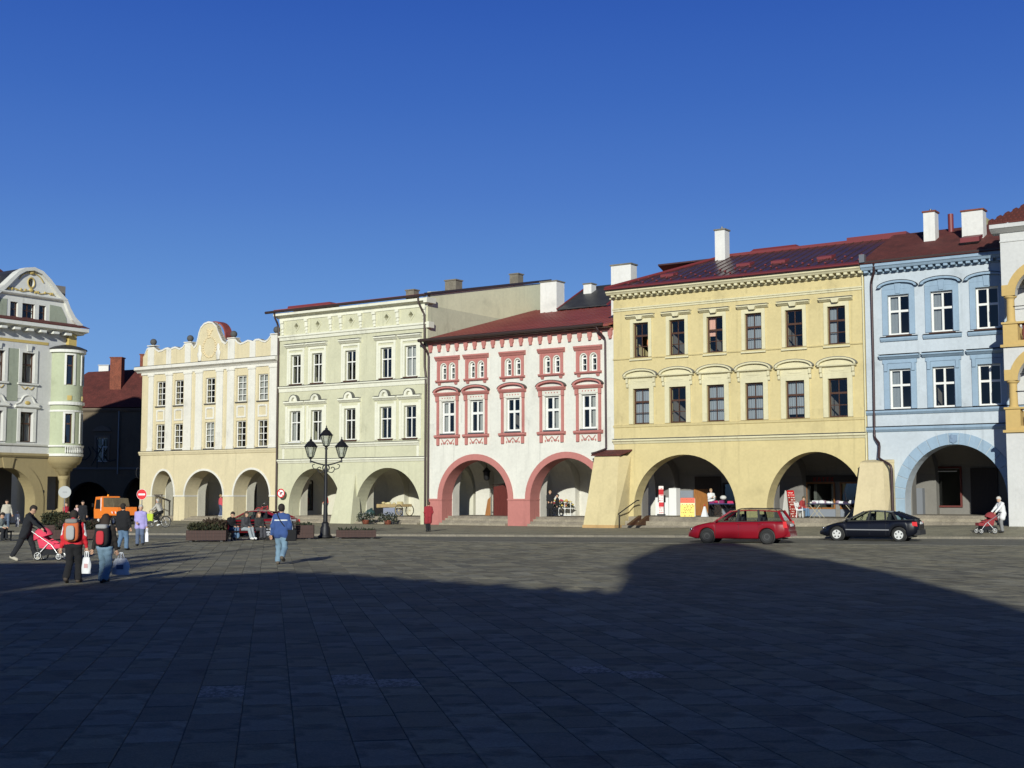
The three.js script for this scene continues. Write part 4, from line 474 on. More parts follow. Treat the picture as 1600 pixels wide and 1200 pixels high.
  const gi = gab.slice(1, -1), rimg = extrude([...gi.map(([x, y]) => [x, y + .02]), ...gi.slice().reverse().map(([x, y]) => [lerp(-3.55, x, .94), y - .2])], -.55, .12); part(gable, 'gable_coping', rimg, pale); part(gable, 'gable_roof', extrude([...gab.slice(4, 15).map(([x, y]) => [x, y + .0]), ...gab.slice(4, 15).reverse().map(([x, y]) => [x * .995 - .02, y - .12])], -5, -.56), M.roofGrey);
  H.add('attic_band', along([[-.1, 14.7], [.06, 14.72], [.14, 14.8], [.14, 14.88], [-.1, 14.9]], -6.3, -1.0), pale); for (const [p, q] of [[-5.09, -4.55], [-4.22, -3.3], [-3.0, -2.47]]) win(H, p, q, 13.12, 14.27, { kind: 'g' + p, mat: M.brownWood, cols: q - p > .7 ? 2 : 1, rows: [.63, .37], frame: .05, depth: .32 });
  H.add('oval_pane', new THREE.CircleGeometry(.3, 20).scale(.75, 1, 1).translate(-3.65, 15.63, -.3), M.glass); H.add('attic_back', box(-7, 0, 13.02, 16, -1.6, -1.5), M.interior); for (const [p, q] of [[-6.4, -5.35], [-2.2, -.85]]) H.add('green_panel', extrude(q > -1 ? [[p, 13.2], [q, 13.2], [q - .1, 13.7], [q - .5, 14.35], [p, 14.4]] : [[p + .1, 13.2], [q, 13.2], [q, 14.4], [p + .5, 14.35], [p + .2, 13.7]], -.098, -.07), green);
  { const g = [torusRing(-3.65, 15.63)], r = rng(3); for (const s2 of [-1, 1]) { g.push(tube([[-3.65 + s2 * .2, 15.1, -.06], [-3.65 + s2 * .7, 15.0, -.06], [-3.65 + s2 * 1.2, 15.12, -.06], [-3.65 + s2 * 1.75, 15.02, -.06]], .035, 6, false, .5), tube([[-3.65 + s2 * .1, 16.3, -.06], [-3.65 + s2 * .6, 16.1, -.06], [-3.65 + s2 * .9, 15.75, -.06]], .035, 6, false, .5)); for (let k = 0; k < 9; k++) g.push(ball(-3.65 + s2 * (.3 + 1.5 * r()), 15.04 + .12 * r(), -.06, .05 + .05 * r(), 1, 1, .6, 8)); } g.push(ball(-3.65, 16.28, -.04, .16, 1.2, .8, .6, 10), ball(-3.65, 15.15, -.04, .14, 1.2, .9, .6, 10)); H.add('gold_relief', g, M.gold); }
  function torusRing(x, y) { return new THREE.TorusGeometry(.3, .05, 8, 24).scale(.82, 1.05, .7).translate(x, y, -.06); }
  H.add('roof', [hexa([[A0, 13.0, -.1], [.2, 13.0, -.1], [.2, 13.0, -12.5], [A0, 13.0, -12.5], [A0, 17.4, -5.8], [-2.2, 17.4, -5.8], [-2.2, 17.4, -6.4], [A0, 17.4, -6.4]])], M.roofTile);
  // round bay on the corner
  const bc = -.95, bw = .1, R = 1.06, green2 = plaster(.42, .46, .32);
  const arcW = (a0, a1, v0, v1, r0, r1, n = 8) => { const pos = [], P = (a, r, v) => [bc + r * Math.sin(a), v, bw + r * Math.cos(a)], q = (a, b, c, d) => pos.push(...a, ...b, ...c, ...a, ...c, ...d); for (let i = 0; i < n; i++) { const a = lerp(a0, a1, i / n), b = lerp(a0, a1, (i + 1) / n); q(P(a, r1, v0), P(b, r1, v0), P(b, r1, v1), P(a, r1, v1)); q(P(b, r0, v0), P(a, r0, v0), P(a, r0, v1), P(b, r0, v1)); q(P(a, r1, v1), P(b, r1, v1), P(b, r0, v1), P(a, r0, v1)); q(P(a, r0, v0), P(b, r0, v0), P(b, r1, v0), P(a, r1, v0)); } q(P(a0, r0, v0), P(a0, r1, v0), P(a0, r1, v1), P(a0, r0, v1)); q(P(a1, r1, v0), P(a1, r0, v0), P(a1, r0, v1), P(a1, r1, v1)); const g = new THREE.BufferGeometry(); g.setAttribute('position', new THREE.Float32BufferAttribute(pos, 3)); g.computeVertexNormals(); return g; };
  const lev = [[5.43, 7.33], [9.2, 11.12]];
  const angs = [-1.9, -.62, -.2, .48, .9, 1.9]; const wallG = [];
  for (let i = 0; i < angs.length - 1; i++) { const isW = i % 2 === 1; if (!isW) wallG.push(arcW(angs[i], angs[i + 1], 4.75, 11.3, R - .2, R)); else { wallG.push(arcW(angs[i], angs[i + 1], 4.75, 5.43, R - .2, R), arcW(angs[i], angs[i + 1], 7.33, 9.2, R - .2, R), arcW(angs[i], angs[i + 1], 11.12, 11.3, R - .2, R)); } }
  const bay = H.add('bay', wallG, green2);
  for (let i = 1; i < angs.length - 1; i += 2) for (const [v0, v1] of lev) { part(bay, 'bay_window', [arcW(angs[i] + .01, angs[i] + .06, v0, v1, R - .16, R - .1), arcW(angs[i + 1] - .06, angs[i + 1] - .01, v0, v1, R - .16, R - .1), arcW(angs[i] + .06, angs[i + 1] - .06, v0, v0 + .06, R - .16, R - .1), arcW(angs[i] + .06, angs[i + 1] - .06, v1 - .06, v1, R - .16, R - .1), arcW(angs[i] + .06, angs[i + 1] - .06, v0 + 1.2, v0 + 1.3, R - .16, R - .1)], M.brownWood); part(bay, 'bay_pane', arcW(angs[i] + .05, angs[i + 1] - .05, v0, v1, R - .14, R - .135), M.glass); part(bay, 'bay_surround', [arcW(angs[i] - .12, angs[i], v0 - .02, v1 + .1, R + .002, R + .06), arcW(angs[i + 1], angs[i + 1] + .12, v0 - .02, v1 + .1, R + .002, R + .06), arcW(angs[i], angs[i + 1], v1, v1 + .1, R + .003, R + .05)], pale); if (v0 > 9) part(bay, 'bay_ornament', arcW(angs[i] + .08, angs[i + 1] - .08, 8.2, 8.5, R + .003, R + .05), M.gold); }
  part(bay, 'bay_core', lathe([[0, 4.8], [.55, 4.8], [.55, 11.2], [0, 11.2]], 14).translate(bc, 0, bw), M.interior);
  for (const [v, t, r2] of [[7.9, .2, .14], [11.3, .2, .16], [4.6, .16, .14], [7.45, .12, .05]]) part(bay, 'bay_cornice', arcW(-1.95, 1.95, v, v + t, R - .3, R + r2, 20), pale);
  part(bay, 'bay_roof', lathe([[1.3, 11.505], [1.24, 11.58], [.9, 11.72], [.3, 11.86], [0, 11.9]], 24).translate(bc, 0, bw), M.roofGrey);
  for (let k = 0; k < 12; k++) { const a = -.55 + k * .12; part(bay, 'baluster', lathe([[.03, 4.8], [.06, 4.9], [.03, 5.05], [.05, 5.2]], 8).translate(bc + (R + .09) * Math.sin(a), 0, bw + (R + .09) * Math.cos(a)), pale); }
  part(bay, 'bay_parapet', [arcW(-1.9, 1.9, 5.2, 5.3, R, R + .16, 20)], pale);
  H.add('corbel', lathe([[0, 3.35], [.3, 3.4], [.34, 3.6], [.55, 3.66], [.58, 3.82], [.8, 3.88], [.82, 4.02], [.98, 4.08], [1.1, 4.3], [1.15, 4.5], [1.18, 4.58], [0, 4.59]], 24).translate(bc, 0, bw), beige);
  H.add('corner_column', lathe([[0, 0], [.55, 0], [.55, .95], [.4, 1.05], [.4, 1.2], [.28, 1.25], [.25, 3.0], [.3, 3.1], [.36, 3.36], [0, 3.36]], 18).translate(bc, 0, bw), beige); H.add('name_plate', box(-2.75, -2.3, 2.25, 2.42, .004, .03), M.black);
}
// ---------- shaded house at the end of the side street ----------
{
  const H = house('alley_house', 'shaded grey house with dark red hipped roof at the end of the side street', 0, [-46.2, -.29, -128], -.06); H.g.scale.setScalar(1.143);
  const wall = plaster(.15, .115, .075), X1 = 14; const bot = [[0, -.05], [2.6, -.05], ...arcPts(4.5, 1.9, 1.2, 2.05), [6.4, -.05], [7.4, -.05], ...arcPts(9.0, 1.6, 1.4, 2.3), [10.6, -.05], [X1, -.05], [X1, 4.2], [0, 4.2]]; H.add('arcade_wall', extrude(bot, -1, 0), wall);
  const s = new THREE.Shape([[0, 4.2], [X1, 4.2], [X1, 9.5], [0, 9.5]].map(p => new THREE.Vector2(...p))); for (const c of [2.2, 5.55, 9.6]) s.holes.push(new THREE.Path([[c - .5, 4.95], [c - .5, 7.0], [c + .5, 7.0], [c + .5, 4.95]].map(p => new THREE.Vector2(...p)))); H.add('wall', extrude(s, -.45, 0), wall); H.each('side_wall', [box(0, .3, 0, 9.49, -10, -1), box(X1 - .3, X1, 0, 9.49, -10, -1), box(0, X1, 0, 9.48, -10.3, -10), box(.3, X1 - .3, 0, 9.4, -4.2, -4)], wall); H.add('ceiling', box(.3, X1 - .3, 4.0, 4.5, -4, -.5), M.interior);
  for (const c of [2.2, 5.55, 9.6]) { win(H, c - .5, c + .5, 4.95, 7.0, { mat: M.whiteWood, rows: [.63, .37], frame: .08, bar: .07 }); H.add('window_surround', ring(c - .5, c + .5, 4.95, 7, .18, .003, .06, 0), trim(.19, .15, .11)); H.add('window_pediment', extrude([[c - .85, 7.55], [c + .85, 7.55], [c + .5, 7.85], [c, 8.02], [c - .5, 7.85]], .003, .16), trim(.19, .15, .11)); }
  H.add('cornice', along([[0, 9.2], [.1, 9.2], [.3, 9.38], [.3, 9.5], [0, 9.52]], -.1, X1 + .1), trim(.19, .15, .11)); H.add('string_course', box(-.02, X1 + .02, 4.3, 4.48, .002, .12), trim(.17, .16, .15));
  H.add('roof', hexa([[-.4, 9.55, .5], [X1 + .4, 9.55, .5], [X1 + .4, 9.55, -10.6], [-.4, 9.55, -10.6], [2.2, 13.1, -5.0], [X1 - 1, 13.6, -5.0], [X1 - 1, 13.6, -5.2], [2.2, 13.1, -5.2]]), M.roofTile);
  chimney(H, 5.4, 6.4, -2.6, -1.8, 11.0, 14.0, M.brick, M.brick); chimney(H, 7.4, 8.4, -4.4, -3.6, 12.2, 14.45, M.brick, M.brick); chimney(H, 3.0, 3.9, -6, -5.4, 12.2, 13.7, M.chimneyWhite, M.zinc);
  H.add('drainpipe', rod([7.0, 9.4, .12], [7.0, 3.9, .12], .06), M.zinc); H.add('wrought_iron_sign', [tube([[1.8, 6.0, .6], [2.4, 6.4, .6], [3.0, 6.3, .6], [3.6, 5.4, .6], [4.3, 5.1, .6], [4.8, 5.6, .6], [4.6, 6.2, .6]], .05, 6, false, .5), rod([4.9, 4.6, .6], [5.9, 6.4, .6], .04), rod([4.9, 6.2, .6], [6.0, 4.8, .6], .04), rod([5.4, 4.4, .6], [5.4, 6.8, .6], .04), tube([[6.2, 6.0, .6], [6.0, 5.5, .6], [6.4, 5.0, .6], [7.0, 5.1, .6]], .04, 6, false, .5), rod([1.2, 5.0, 0], [1.2, 5.0, .6], .03)], M.iron);
}
// ---------- buildings behind the photographer; their roofs throw the long shadow over the square ----------
{
  const mw = plaster(.45, .40, .3);
  const bld = (name, label, pts, z0, z1) => { const g = thing(name, label, 'house', [pts[0][0], 0, z0]); part(g, 'wall', extrude(pts.map(([x, y]) => [x - pts[0][0], y]), 0, z1 - z0), mw); return g; };
  bld('shading_house', 'long gabled house behind the viewer whose roof shades the left of the square', [[-17.0, 0], [-3.72, 0], [-3.72, 13.5], [-5.67, 14.0], [-8.3, 14.8], [-11.4, 15.7], [-13.4, 16.05], [-15.1, 15.6], [-16.4, 15.0], [-17.0, 14.0]], 16, 26);
  { const s = scene.children[scene.children.length - 1], r = rng(31); for (let k = 0; k < 11; k++) { const x = .9 + k * 1.14 + .4 * r(), w = .25 + .3 * r(), X = x - 17; const y = X < -13.4 ? lerp(14, 16.05, (X + 17) / 3.6) : lerp(16.05, 13.5, (X + 13.4) / 9.7); part(s, 'dormer', hexa([[x - w, y - .8, .9], [x + w, y - .8, .9], [x + w, y - .8, .1], [x - w, y - .8, .1], [x - w * .3, y + .25 + .35 * r(), .8], [x + w * .3, y + .3 + .3 * r(), .8], [x + w * .3, y + .3, .2], [x - w * .3, y + .3, .2]]), M.roofTile); } }  // these dormers are bumps added to roughen the edge of the roof shadow
  const t = bld('town_hall', 'tall gabled town hall behind the viewer that throws the pointed shadow', [[-3.7, 0], [3.2, 0], [3.2, 12.2], [2.6, 12.9], [2.5, 15.1], [1.8, 18.4], [.9, 18.4], [.35, 20], [-.56, 22.9], [-2.5, 22.9], [-3.6, 22], [-4.45, 18], [-4.45, 16.6], [-4.1, 15.4]], 16, 24);
  bld('shading_house', 'lower house behind the viewer whose flat eaves shade the right of the square', [[3.2, 0], [44, 0], [44, 12.4], [3.2, 12.1]], 16.05, 26);
  const l = bld('shading_house', 'roof with added shadow casting chimneys behind the viewer that shades the far left corner', [[-40, 0], [-17.9, 0], [-17.8, 14.3], [-18.6, 17.4], [-22.4, 17.5], [-40, 16.6]], 16, 26); for (const [x, h] of [[-21.2, 20.1], [-20.1, 19.2], [-18.9, 18.9]]) part(l, 'chimney', box(x + 40 - .25, x + 40 + .25, 17, h, 0.2, .9), M.brick); part(l, 'added_shadow_pole', rod([20.1, 17, 1.5], [20.1, 23.4, 1.5], .12), M.iron);  // chimneys and pole are added here to throw thin finger shadows
}

// ---------- people ----------
function netSurface(bones, cell, k, fold = 0) { // skin of smoothly joined tapered capsules [ax,ay,az,ra, bx,by,bz,rb]
  let lo = [9, 9, 9], hi = [-9, -9, -9]; for (const b of bones) for (const o of [0, 4]) for (let c = 0; c < 3; c++) { lo[c] = Math.min(lo[c], b[o + c] - b[o + 3] - 2.2 * cell); hi[c] = Math.max(hi[c], b[o + c] + b[o + 3] + 2.2 * cell); }
  const n = lo.map((v, c) => Math.ceil((hi[c] - v) / cell) + 1), F = new Float32Array(n[0] * n[1] * n[2]), at = (i, j, l) => i + n[0] * (j + n[1] * l);
  const pre = bones.map(b => { const d = [b[4] - b[0], b[5] - b[1], b[6] - b[2]]; return [...b, ...d, d[0] * d[0] + d[1] * d[1] + d[2] * d[2] || 1e-9]; });
  for (let l = 0; l < n[2]; l++) for (let j = 0; j < n[1]; j++) for (let i = 0; i < n[0]; i++) {
    const x = lo[0] + i * cell, y = lo[1] + j * cell, z = lo[2] + l * cell; let v = 1e3;
    for (const b of pre) { const px = x - b[0], py = y - b[1], pz = z - b[2], t = clamp((px * b[8] + py * b[9] + pz * b[10]) / b[11], 0, 1), dx = px - t * b[8], dy = py - t * b[9], dz = pz - t * b[10], d = Math.sqrt(dx * dx + dy * dy + dz * dz) - (b[3] + (b[7] - b[3]) * t); const h = Math.max(k - Math.abs(v - d), 0) / k; v = Math.min(v, d) - h * h * k * .25; }
    if (fold) v += fold * (Math.sin(38 * y + 14 * x + 4 * Math.sin(11 * z + 9 * x)) * .6 + Math.sin(27 * x - 19 * y + 23 * z) * .5);
    F[at(i, j, l)] = v;
  }
  const id = new Int32Array(F.length).fill(-1), pos = [], idx = [], C = []; for (let c = 0; c < 8; c++) C.push([c & 1, (c >> 1) & 1, c >> 2]); const E = [[0, 1], [2, 3], [4, 5], [6, 7], [0, 2], [1, 3], [4, 6], [5, 7], [0, 4], [1, 5], [2, 6], [3, 7]];
  for (let l = 0; l < n[2] - 1; l++) for (let j = 0; j < n[1] - 1; j++) for (let i = 0; i < n[0] - 1; i++) {
    const f = C.map(([a, b, c]) => F[at(i + a, j + b, l + c)]); let s = [0, 0, 0], m = 0;
    for (const [a, b] of E) if ((f[a] < 0) !== (f[b] < 0)) { const t = f[a] / (f[a] - f[b]); for (let c = 0; c < 3; c++) s[c] += C[a][c] + (C[b][c] - C[a][c]) * t; m++; }
    if (m) { id[at(i, j, l)] = pos.length / 3; pos.push(lo[0] + (i + s[0] / m) * cell, lo[1] + (j + s[1] / m) * cell, lo[2] + (l + s[2] / m) * cell); }
  }
  const quad = (a, b, c, d, flip) => { if (a < 0 || b < 0 || c < 0 || d < 0) return; flip ? idx.push(a, c, b, a, d, c) : idx.push(a, b, c, a, c, d); };
  for (let l = 1; l < n[2] - 1; l++) for (let j = 1; j < n[1] - 1; j++) for (let i = 1; i < n[0] - 1; i++) {
    const s = F[at(i, j, l)] < 0;
    if (s !== F[at(i + 1, j, l)] < 0) quad(id[at(i, j - 1, l - 1)], id[at(i, j, l - 1)], id[at(i, j, l)], id[at(i, j - 1, l)], !s);
    if (s !== F[at(i, j + 1, l)] < 0) quad(id[at(i - 1, j, l - 1)], id[at(i - 1, j, l)], id[at(i, j, l)], id[at(i, j, l - 1)], !s);
    if (s !== F[at(i, j, l + 1)] < 0) quad(id[at(i - 1, j - 1, l)], id[at(i, j - 1, l)], id[at(i, j, l)], id[at(i - 1, j, l)], !s);
  }
  const g = new THREE.BufferGeometry(); g.setAttribute('position', new THREE.Float32BufferAttribute(pos, 3)); g.setIndex(idx); g.computeVertexNormals(); return g;
}
const tint = (g, c) => { const q = clean(g), n = q.attributes.position.count, a = new Float32Array(n * 3); for (let i = 0; i < n; i++) a.set(c, i * 3); q.setAttribute('color', new THREE.BufferAttribute(a, 3)); return q; };
const skinMat = std(1, 1, 1, { vertexColors: true, roughness: .6 });
function joint2(a, b, l1, l2, pole) { // two-bone chain: where the elbow or knee sits
  const d = [0, 1, 2].map(i => b[i] - a[i]); let L0 = Math.hypot(...d); const mx = (l1 + l2) * .998; if (L0 > mx) { for (let i = 0; i < 3; i++) { d[i] *= mx / L0; b[i] = a[i] + d[i]; } L0 = mx; }
  const t = (l1 * l1 - l2 * l2 + L0 * L0) / (2 * L0), h = Math.sqrt(Math.max(0, l1 * l1 - t * t)), u = d.map(v => v / L0), pd = pole[0] * u[0] + pole[1] * u[1] + pole[2] * u[2], q = pole.map((v, i) => v - pd * u[i]), ql = Math.hypot(...q) || 1;
  return a.map((v, i) => v + u[i] * t + q[i] / ql * h);
}
const cloth = (r, g, b) => std(r, g, b, { roughness: .95, bumpMap: grainBump, bumpScale: .004 });
function person(label, x, y, z, turn, o) {
  const g = thing('person', label, 'person', [x, y, z], turn, o.group), cell = o.cell || .026; g.scale.setScalar((o.h || 1.75) / 1.75);
  const py = o.py === undefined ? .93 : o.py, pz = o.pz || 0, ln = o.lean || 0, c = Math.cos(ln), s = Math.sin(ln), T = (xx, d, f = 0) => [xx, py + d * c - f * s, pz + d * s + f * c];
  const hips = [T(-.09, 0), T(.09, 0)], sh = [T(-.185, .485), T(.185, .485)], N = T(0, .57), hn = ln + (o.nod || 0), hc = Math.cos(hn), hs = Math.sin(hn), Hd = (xx, d, f) => [xx, N[1] + d * hc - f * hs, N[2] + d * hs + f * hc];
  const feet = (o.feet || [[-.1, 0, 0], [.1, 0, 0]]).map(f => [f[0], .085 + (f[1] || 0), f[2]]), knees = feet.map((f, i) => joint2(hips[i], f, .44, .43, o.kneeOut ? [i ? .5 : -.5, .2, 1] : [0, .1, 1]));
  const hands = (o.hands || [[-.25, .85, .06], [.25, .85, .06]]).map(h => h.slice()), elbows = hands.map((h, i) => joint2(sh[i], h, .29, .27, [i ? .35 : -.35, -.3, -1]));
  const cap = (a, ra, b, rb) => [...a, ra, ...b, rb], toe = o.toe || [0, 0]; const toes = feet.map((f, i) => { const tz = f[2] + .16, lift = f[1] - .085; return [f[0] + (i ? .02 : -.02), .045 + lift - (lift > .05 ? .07 : 0), tz]; });
  const torso = e => [cap(hips[0], .115 + e, T(-.1, .36), .118 + e), cap(hips[1], .115 + e, T(.1, .36), .118 + e), cap(T(-.15, .475), .07 + e, T(.15, .475), .07 + e), cap(T(0, .1, .02), .12 + e, T(0, .38, .02), .12 + e)];
  const arms = (e, cut = 1) => [0, 1].flatMap(i => { const w = hands[i].map((v, q) => lerp(elbows[i][q], v, cut)); return [cap(sh[i], .056 + e, elbows[i], .046 + e), cap(elbows[i], .045 + e, w, .033 + e)]; });
  const legs = (e, flare = 0) => [0, 1].flatMap(i => { const an = feet[i].map((v, q) => lerp(knees[i][q], v, flare ? .93 : 1)); return [cap(hips[i], .1 + e, knees[i], .066 + e), cap(knees[i], .064 + e, an, .043 + e + flare)]; });
  const head = [cap(T(0, .5), .06, Hd(0, .05, .01), .056), cap(Hd(0, .09, .035), .066, Hd(0, .15, .0), .093), cap(Hd(0, .15, 0), .093, Hd(0, .18, -.01), .093), cap(Hd(0, .055, .07), .03, Hd(0, .06, .055), .045), cap(Hd(0, .125, .095), .013, Hd(0, .1, .112), .017)];
  const hand = [0, 1].map(i => { const d = [0, 1, 2].map(q => hands[i][q] - elbows[i][q]), l = Math.hypot(...d); return d.map(v => v / l); });
  const palms = [0, 1].map(i => cap(hands[i], .03, hands[i].map((v, q) => v + hand[i][q] * .075), .037));
  const feetB = e => [0, 1].map(i => cap([feet[i][0], feet[i][1] - .025, feet[i][2] - .02], .05 + e, toes[i], .04 + e));
  const skin = o.skin || [.5, .3, .2], bits = [tint(netSurface([...torso(-.012), ...arms(-.008), ...legs(-.012), ...head, ...palms, ...feetB(-.008)], cell, .035), skin)];
  for (let i = 0; i < 2; i++) { const d = hand[i], side = V3(...d).cross(V3(0, 0, 1)).normalize(), n = V3(...d).cross(side).normalize(), P = (a, b, e) => [0, 1, 2].map(q => hands[i][q] + d[q] * a + side.getComponent(q) * b + n.getComponent(q) * e); // five fingers, bent
    [[-.03, .072], [-.01, .082], [.01, .077], [.028, .062]].forEach(([b, l]) => bits.push(tint(rod(P(.085, b, 0), P(.085 + l * .5, b * 1.05, .012), .0105, .0095, 6), skin), tint(rod(P(.085 + l * .5, b * 1.05, .012), P(.085 + l * .85, b * 1.05, .04), .0095, .008, 6), skin))); bits.push(tint(rod(P(.03, -.03, .01), P(.07, -.055, .025), .012, .0105, 6), skin), tint(rod(P(.07, -.055, .025), P(.1, -.055, .04), .0105, .008, 6), skin)); }
  const put = (q, p) => q.translate(...p); for (const sx of [-1, 1]) bits.push(tint(put(new THREE.SphereGeometry(.011, 8, 6), Hd(sx * .034, .155, .083)), [.02, .015, .012]), tint(put(new THREE.SphereGeometry(.024, 8, 6).scale(.5, 1.2, .8), Hd(sx * .093, .14, -.005)), skin), tint(put(new THREE.SphereGeometry(.014, 6, 5).scale(1.6, .35, .6), Hd(sx * .034, .178, .086)), [.05, .035, .025])); bits.push(tint(put(new THREE.SphereGeometry(.022, 8, 6).scale(1.1, .3, .5), Hd(0, .075, .097)), [.34, .12, .1]));
  part(g, 'body', bits, skinMat);
  const sub = (name, bones, m, k = .04) => part(g, name, netSurface(bones, cell, k, /jacket|coat|trousers/.test(name) ? .007 : 0), m);
  sub('trousers', [...legs(.018, o.flare === undefined ? .022 : o.flare), cap(hips[0], .128, hips[1], .128)], o.legs || cloth(.05, .06, .09));
  const top = [...torso(.016), ...arms(.014, .95)]; if (o.coat) { const m = o.coat; for (const i of [0, 1]) top.push(cap(hips[i], .135, hips[i].map((v, q) => lerp(v, knees[i][q], m)).map((v, q) => q ? v : v * 1.15), .125 + .03 * m)); } if (o.collar !== 0) top.push(cap(T(-.03, .53), .075, T(.03, .53), .075));
  sub(o.coat ? 'coat' : 'jacket', top, o.top, .05);
  for (const i of [0, 1]) sub('shoe', [feetB(.012)[i]], o.shoe || M.black);
  const hr = [cap(Hd(0, .19, -.015), .1, Hd(0, .15, -.03), .098), cap(Hd(0, .225, .02), .06, Hd(0, .2, -.05), .075)]; if (o.long) hr.push(cap(Hd(-.05, .14, -.05), .07, T(-.06, .42, -.1), .07), cap(Hd(.05, .14, -.05), .07, T(.06, .42, -.1), .07), cap(Hd(0, .12, -.06), .08, T(0, .4, -.12), .07));
  if (o.hair !== 0) sub(o.hat ? 'hat' : 'hair', hr, o.hair || std(.03, .02, .015));
  if (o.hood) sub('hood', [cap(T(-.06, .53, -.09), .085, T(.06, .53, -.09), .085), cap(T(0, .52, -.12), .09, T(0, .6, -.1), .08)], o.hood);
  if (o.stripe) for (const i of [0, 1]) part(g, 'sleeve_panel', netSurface([cap(sh[i].map((v, q) => q ? v : v * 1.12), .062, elbows[i].map((v, q) => q ? v : v * 1.07), .054)], cell * .8, .03), o.stripe);
  if (o.band) { const q = clean(netSurface(torso(.021), .018, .05)), p = q.attributes.position, keep = [], y0 = T(0, .36)[1]; for (let t = 0; t < p.count; t += 3) { const y = (p.getY(t) + p.getY(t + 1) + p.getY(t + 2)) / 3; if (y > y0 && y < y0 + .035) for (let e = 0; e < 3; e++) keep.push(p.getX(t + e), p.getY(t + e), p.getZ(t + e)); } const bg = new THREE.BufferGeometry(); bg.setAttribute('position', new THREE.Float32BufferAttribute(keep, 3)); bg.computeVertexNormals(); part(g, 'chest_stripe', bg, o.band); for (const i of [0, 1]) part(g, 'sleeve_stripe', tube([sh[i].map((v, q2) => q2 === 0 ? v * 1.32 : v), elbows[i].map((v, q2) => q2 === 0 ? v * 1.2 : v - .0), hands[i].map((v, q2) => q2 === 0 ? v * 1.1 : v)], .02, 6), o.band); }
  g.userData.hands = undefined; delete g.userData.hands; return { g, hands, T, s: (o.h || 1.75) / 1.75 };
}
const jeans = cloth(.10, .17, .27), paleJeans = cloth(.16, .25, .33), darkCloth = cloth(.012, .013, .017), blackCloth = cloth(.009, .009, .011), greyHair = std(.4, .38, .35), darkHair = std(.02, .014, .01), brownHair = std(.07, .045, .03), fairHair = std(.3, .2, .1);
const redCloth = cloth(.55, .018, .03), whiteCloth = cloth(.66, .66, .66), PI = Math.PI;
// two girls with backpacks walking away
person('girl in red and white hooded jacket and black trousers walking away', -10.39, 0, -31.3, PI + .05, { h: 1.68, cell: .021, feet: [[-.1, 0, .12], [.1, .06, -.22]], hands: [[-.3, .86, .1], [.31, .82, .02]], top: redCloth, legs: blackCloth, hood: cloth(.6, .02, .03), stripe: whiteCloth, hair: darkHair, shoe: std(.06, .045, .035), flare: .03 });
person('long haired girl in dark jacket and pale jeans walking away', -9.6, 0, -31.15, PI - .1, { h: 1.6, cell: .021, feet: [[-.1, .05, -.2], [.11, 0, .14]], hands: [[-.28, .84, .1], [.36, .84, .08]], top: cloth(.02, .016, .014), legs: paleJeans, long: true, hair: std(.025, .015, .01), flare: .04, lean: .05 });
function backpack(label, p, turn, s, main, pocket, tr) {
  const b = thing('backpack', label, 'backpack', p, turn); b.scale.setScalar(s);
  const shell = (w, h, d, y0, z0) => { const g = new THREE.SphereGeometry(1, 20, 14), q = g.attributes.position; for (let i = 0; i < q.count; i++) { const f = v => Math.sign(v) * Math.pow(Math.abs(v), .55); q.setXYZ(i, f(q.getX(i)) * w / 2, y0 + h / 2 + f(q.getY(i)) * h / 2, z0 + f(q.getZ(i)) * d / 2); } g.computeVertexNormals(); return g; };
  part(b, 'sack', shell(.36, .5, .2, 0, -.1), main); part(b, 'front_pocket', shell(.2, .34, .09, .04, -.22), pocket); part(b, 'top_flap', shell(.3, .12, .22, .42, -.11), tr);
  for (const x of [-.11, .11]) part(b, 'strap', tube([[x, .44, -.02], [x * 1.2, .52, .06], [x * 1.3, .4, .14], [x * 1.3, .15, .1], [x, .06, -.03]], .018, 6, false, .5), tr); for (const x of [-.19, .19]) part(b, 'side_pocket', shell(.05, .2, .13, .04, -.1), pocket); return b;
}
backpack('orange backpack with grey front pocket on girl in red jacket', [-10.38, .98, -31.2], PI + .05 + PI, .001 + .999, cloth(.5, .12, .04), cloth(.34, .34, .34), cloth(.2, .19, .18)).rotation.y = PI + .05;
backpack('black backpack with red and white panels on long haired girl', [-9.6, .88, -31.04], PI - .1, .95, cloth(.012, .012, .014), cloth(.45, .03, .04), cloth(.3, .3, .3));
function carrierBag(label, p, turn, h, w, m, printM) { // soft bag hanging from a hand
  const b = thing('carrier_bag', label, 'bag', p, turn), g = new THREE.CylinderGeometry(.5, .5, 1, 24, 10), q = g.attributes.position;
  for (let i = 0; i < q.count; i++) { const x = q.getX(i), y = q.getY(i) + .5, z = q.getZ(i), a = Math.atan2(z, x), f = (.55 + .45 * Math.sin(Math.min(1, (1 - y) * 1.6 + .15) * PI / 2)) * (1 + .05 * Math.sin(a * 5 + y * 9)); q.setXYZ(i, x * w * f, -h + y * (h - .14), z * w * .45 * f); } g.computeVertexNormals(); part(b, 'sack', g, m);
  for (const s of [-1, 1]) part(b, 'handle', tube([[s * w * .22, -.16, s * .02], [s * .04, -.02, 0], [0, 0, 0], [-s * .01, -.02, 0], [s * w * .05, -.16, -s * .02]], .012, 6, false, .4), m); if (printM) part(b, 'print', box(-w * .2, w * .2, -h * .75, -h * .55, -w * .235, w * .235), printM); return b;
}
carrierBag('white carrier bag hanging from the hand of the girl in red', [-10.09, .74, -31.36], PI, .52, .22, std(.62, .63, .64, { roughness: .45 }), std(.5, .3, .3));
carrierBag('large white carrier bag held by the long haired girl', [-9.24, .72, -31.25], PI, .52, .4, std(.6, .62, .66, { roughness: .4 }), std(.1, .12, .2));
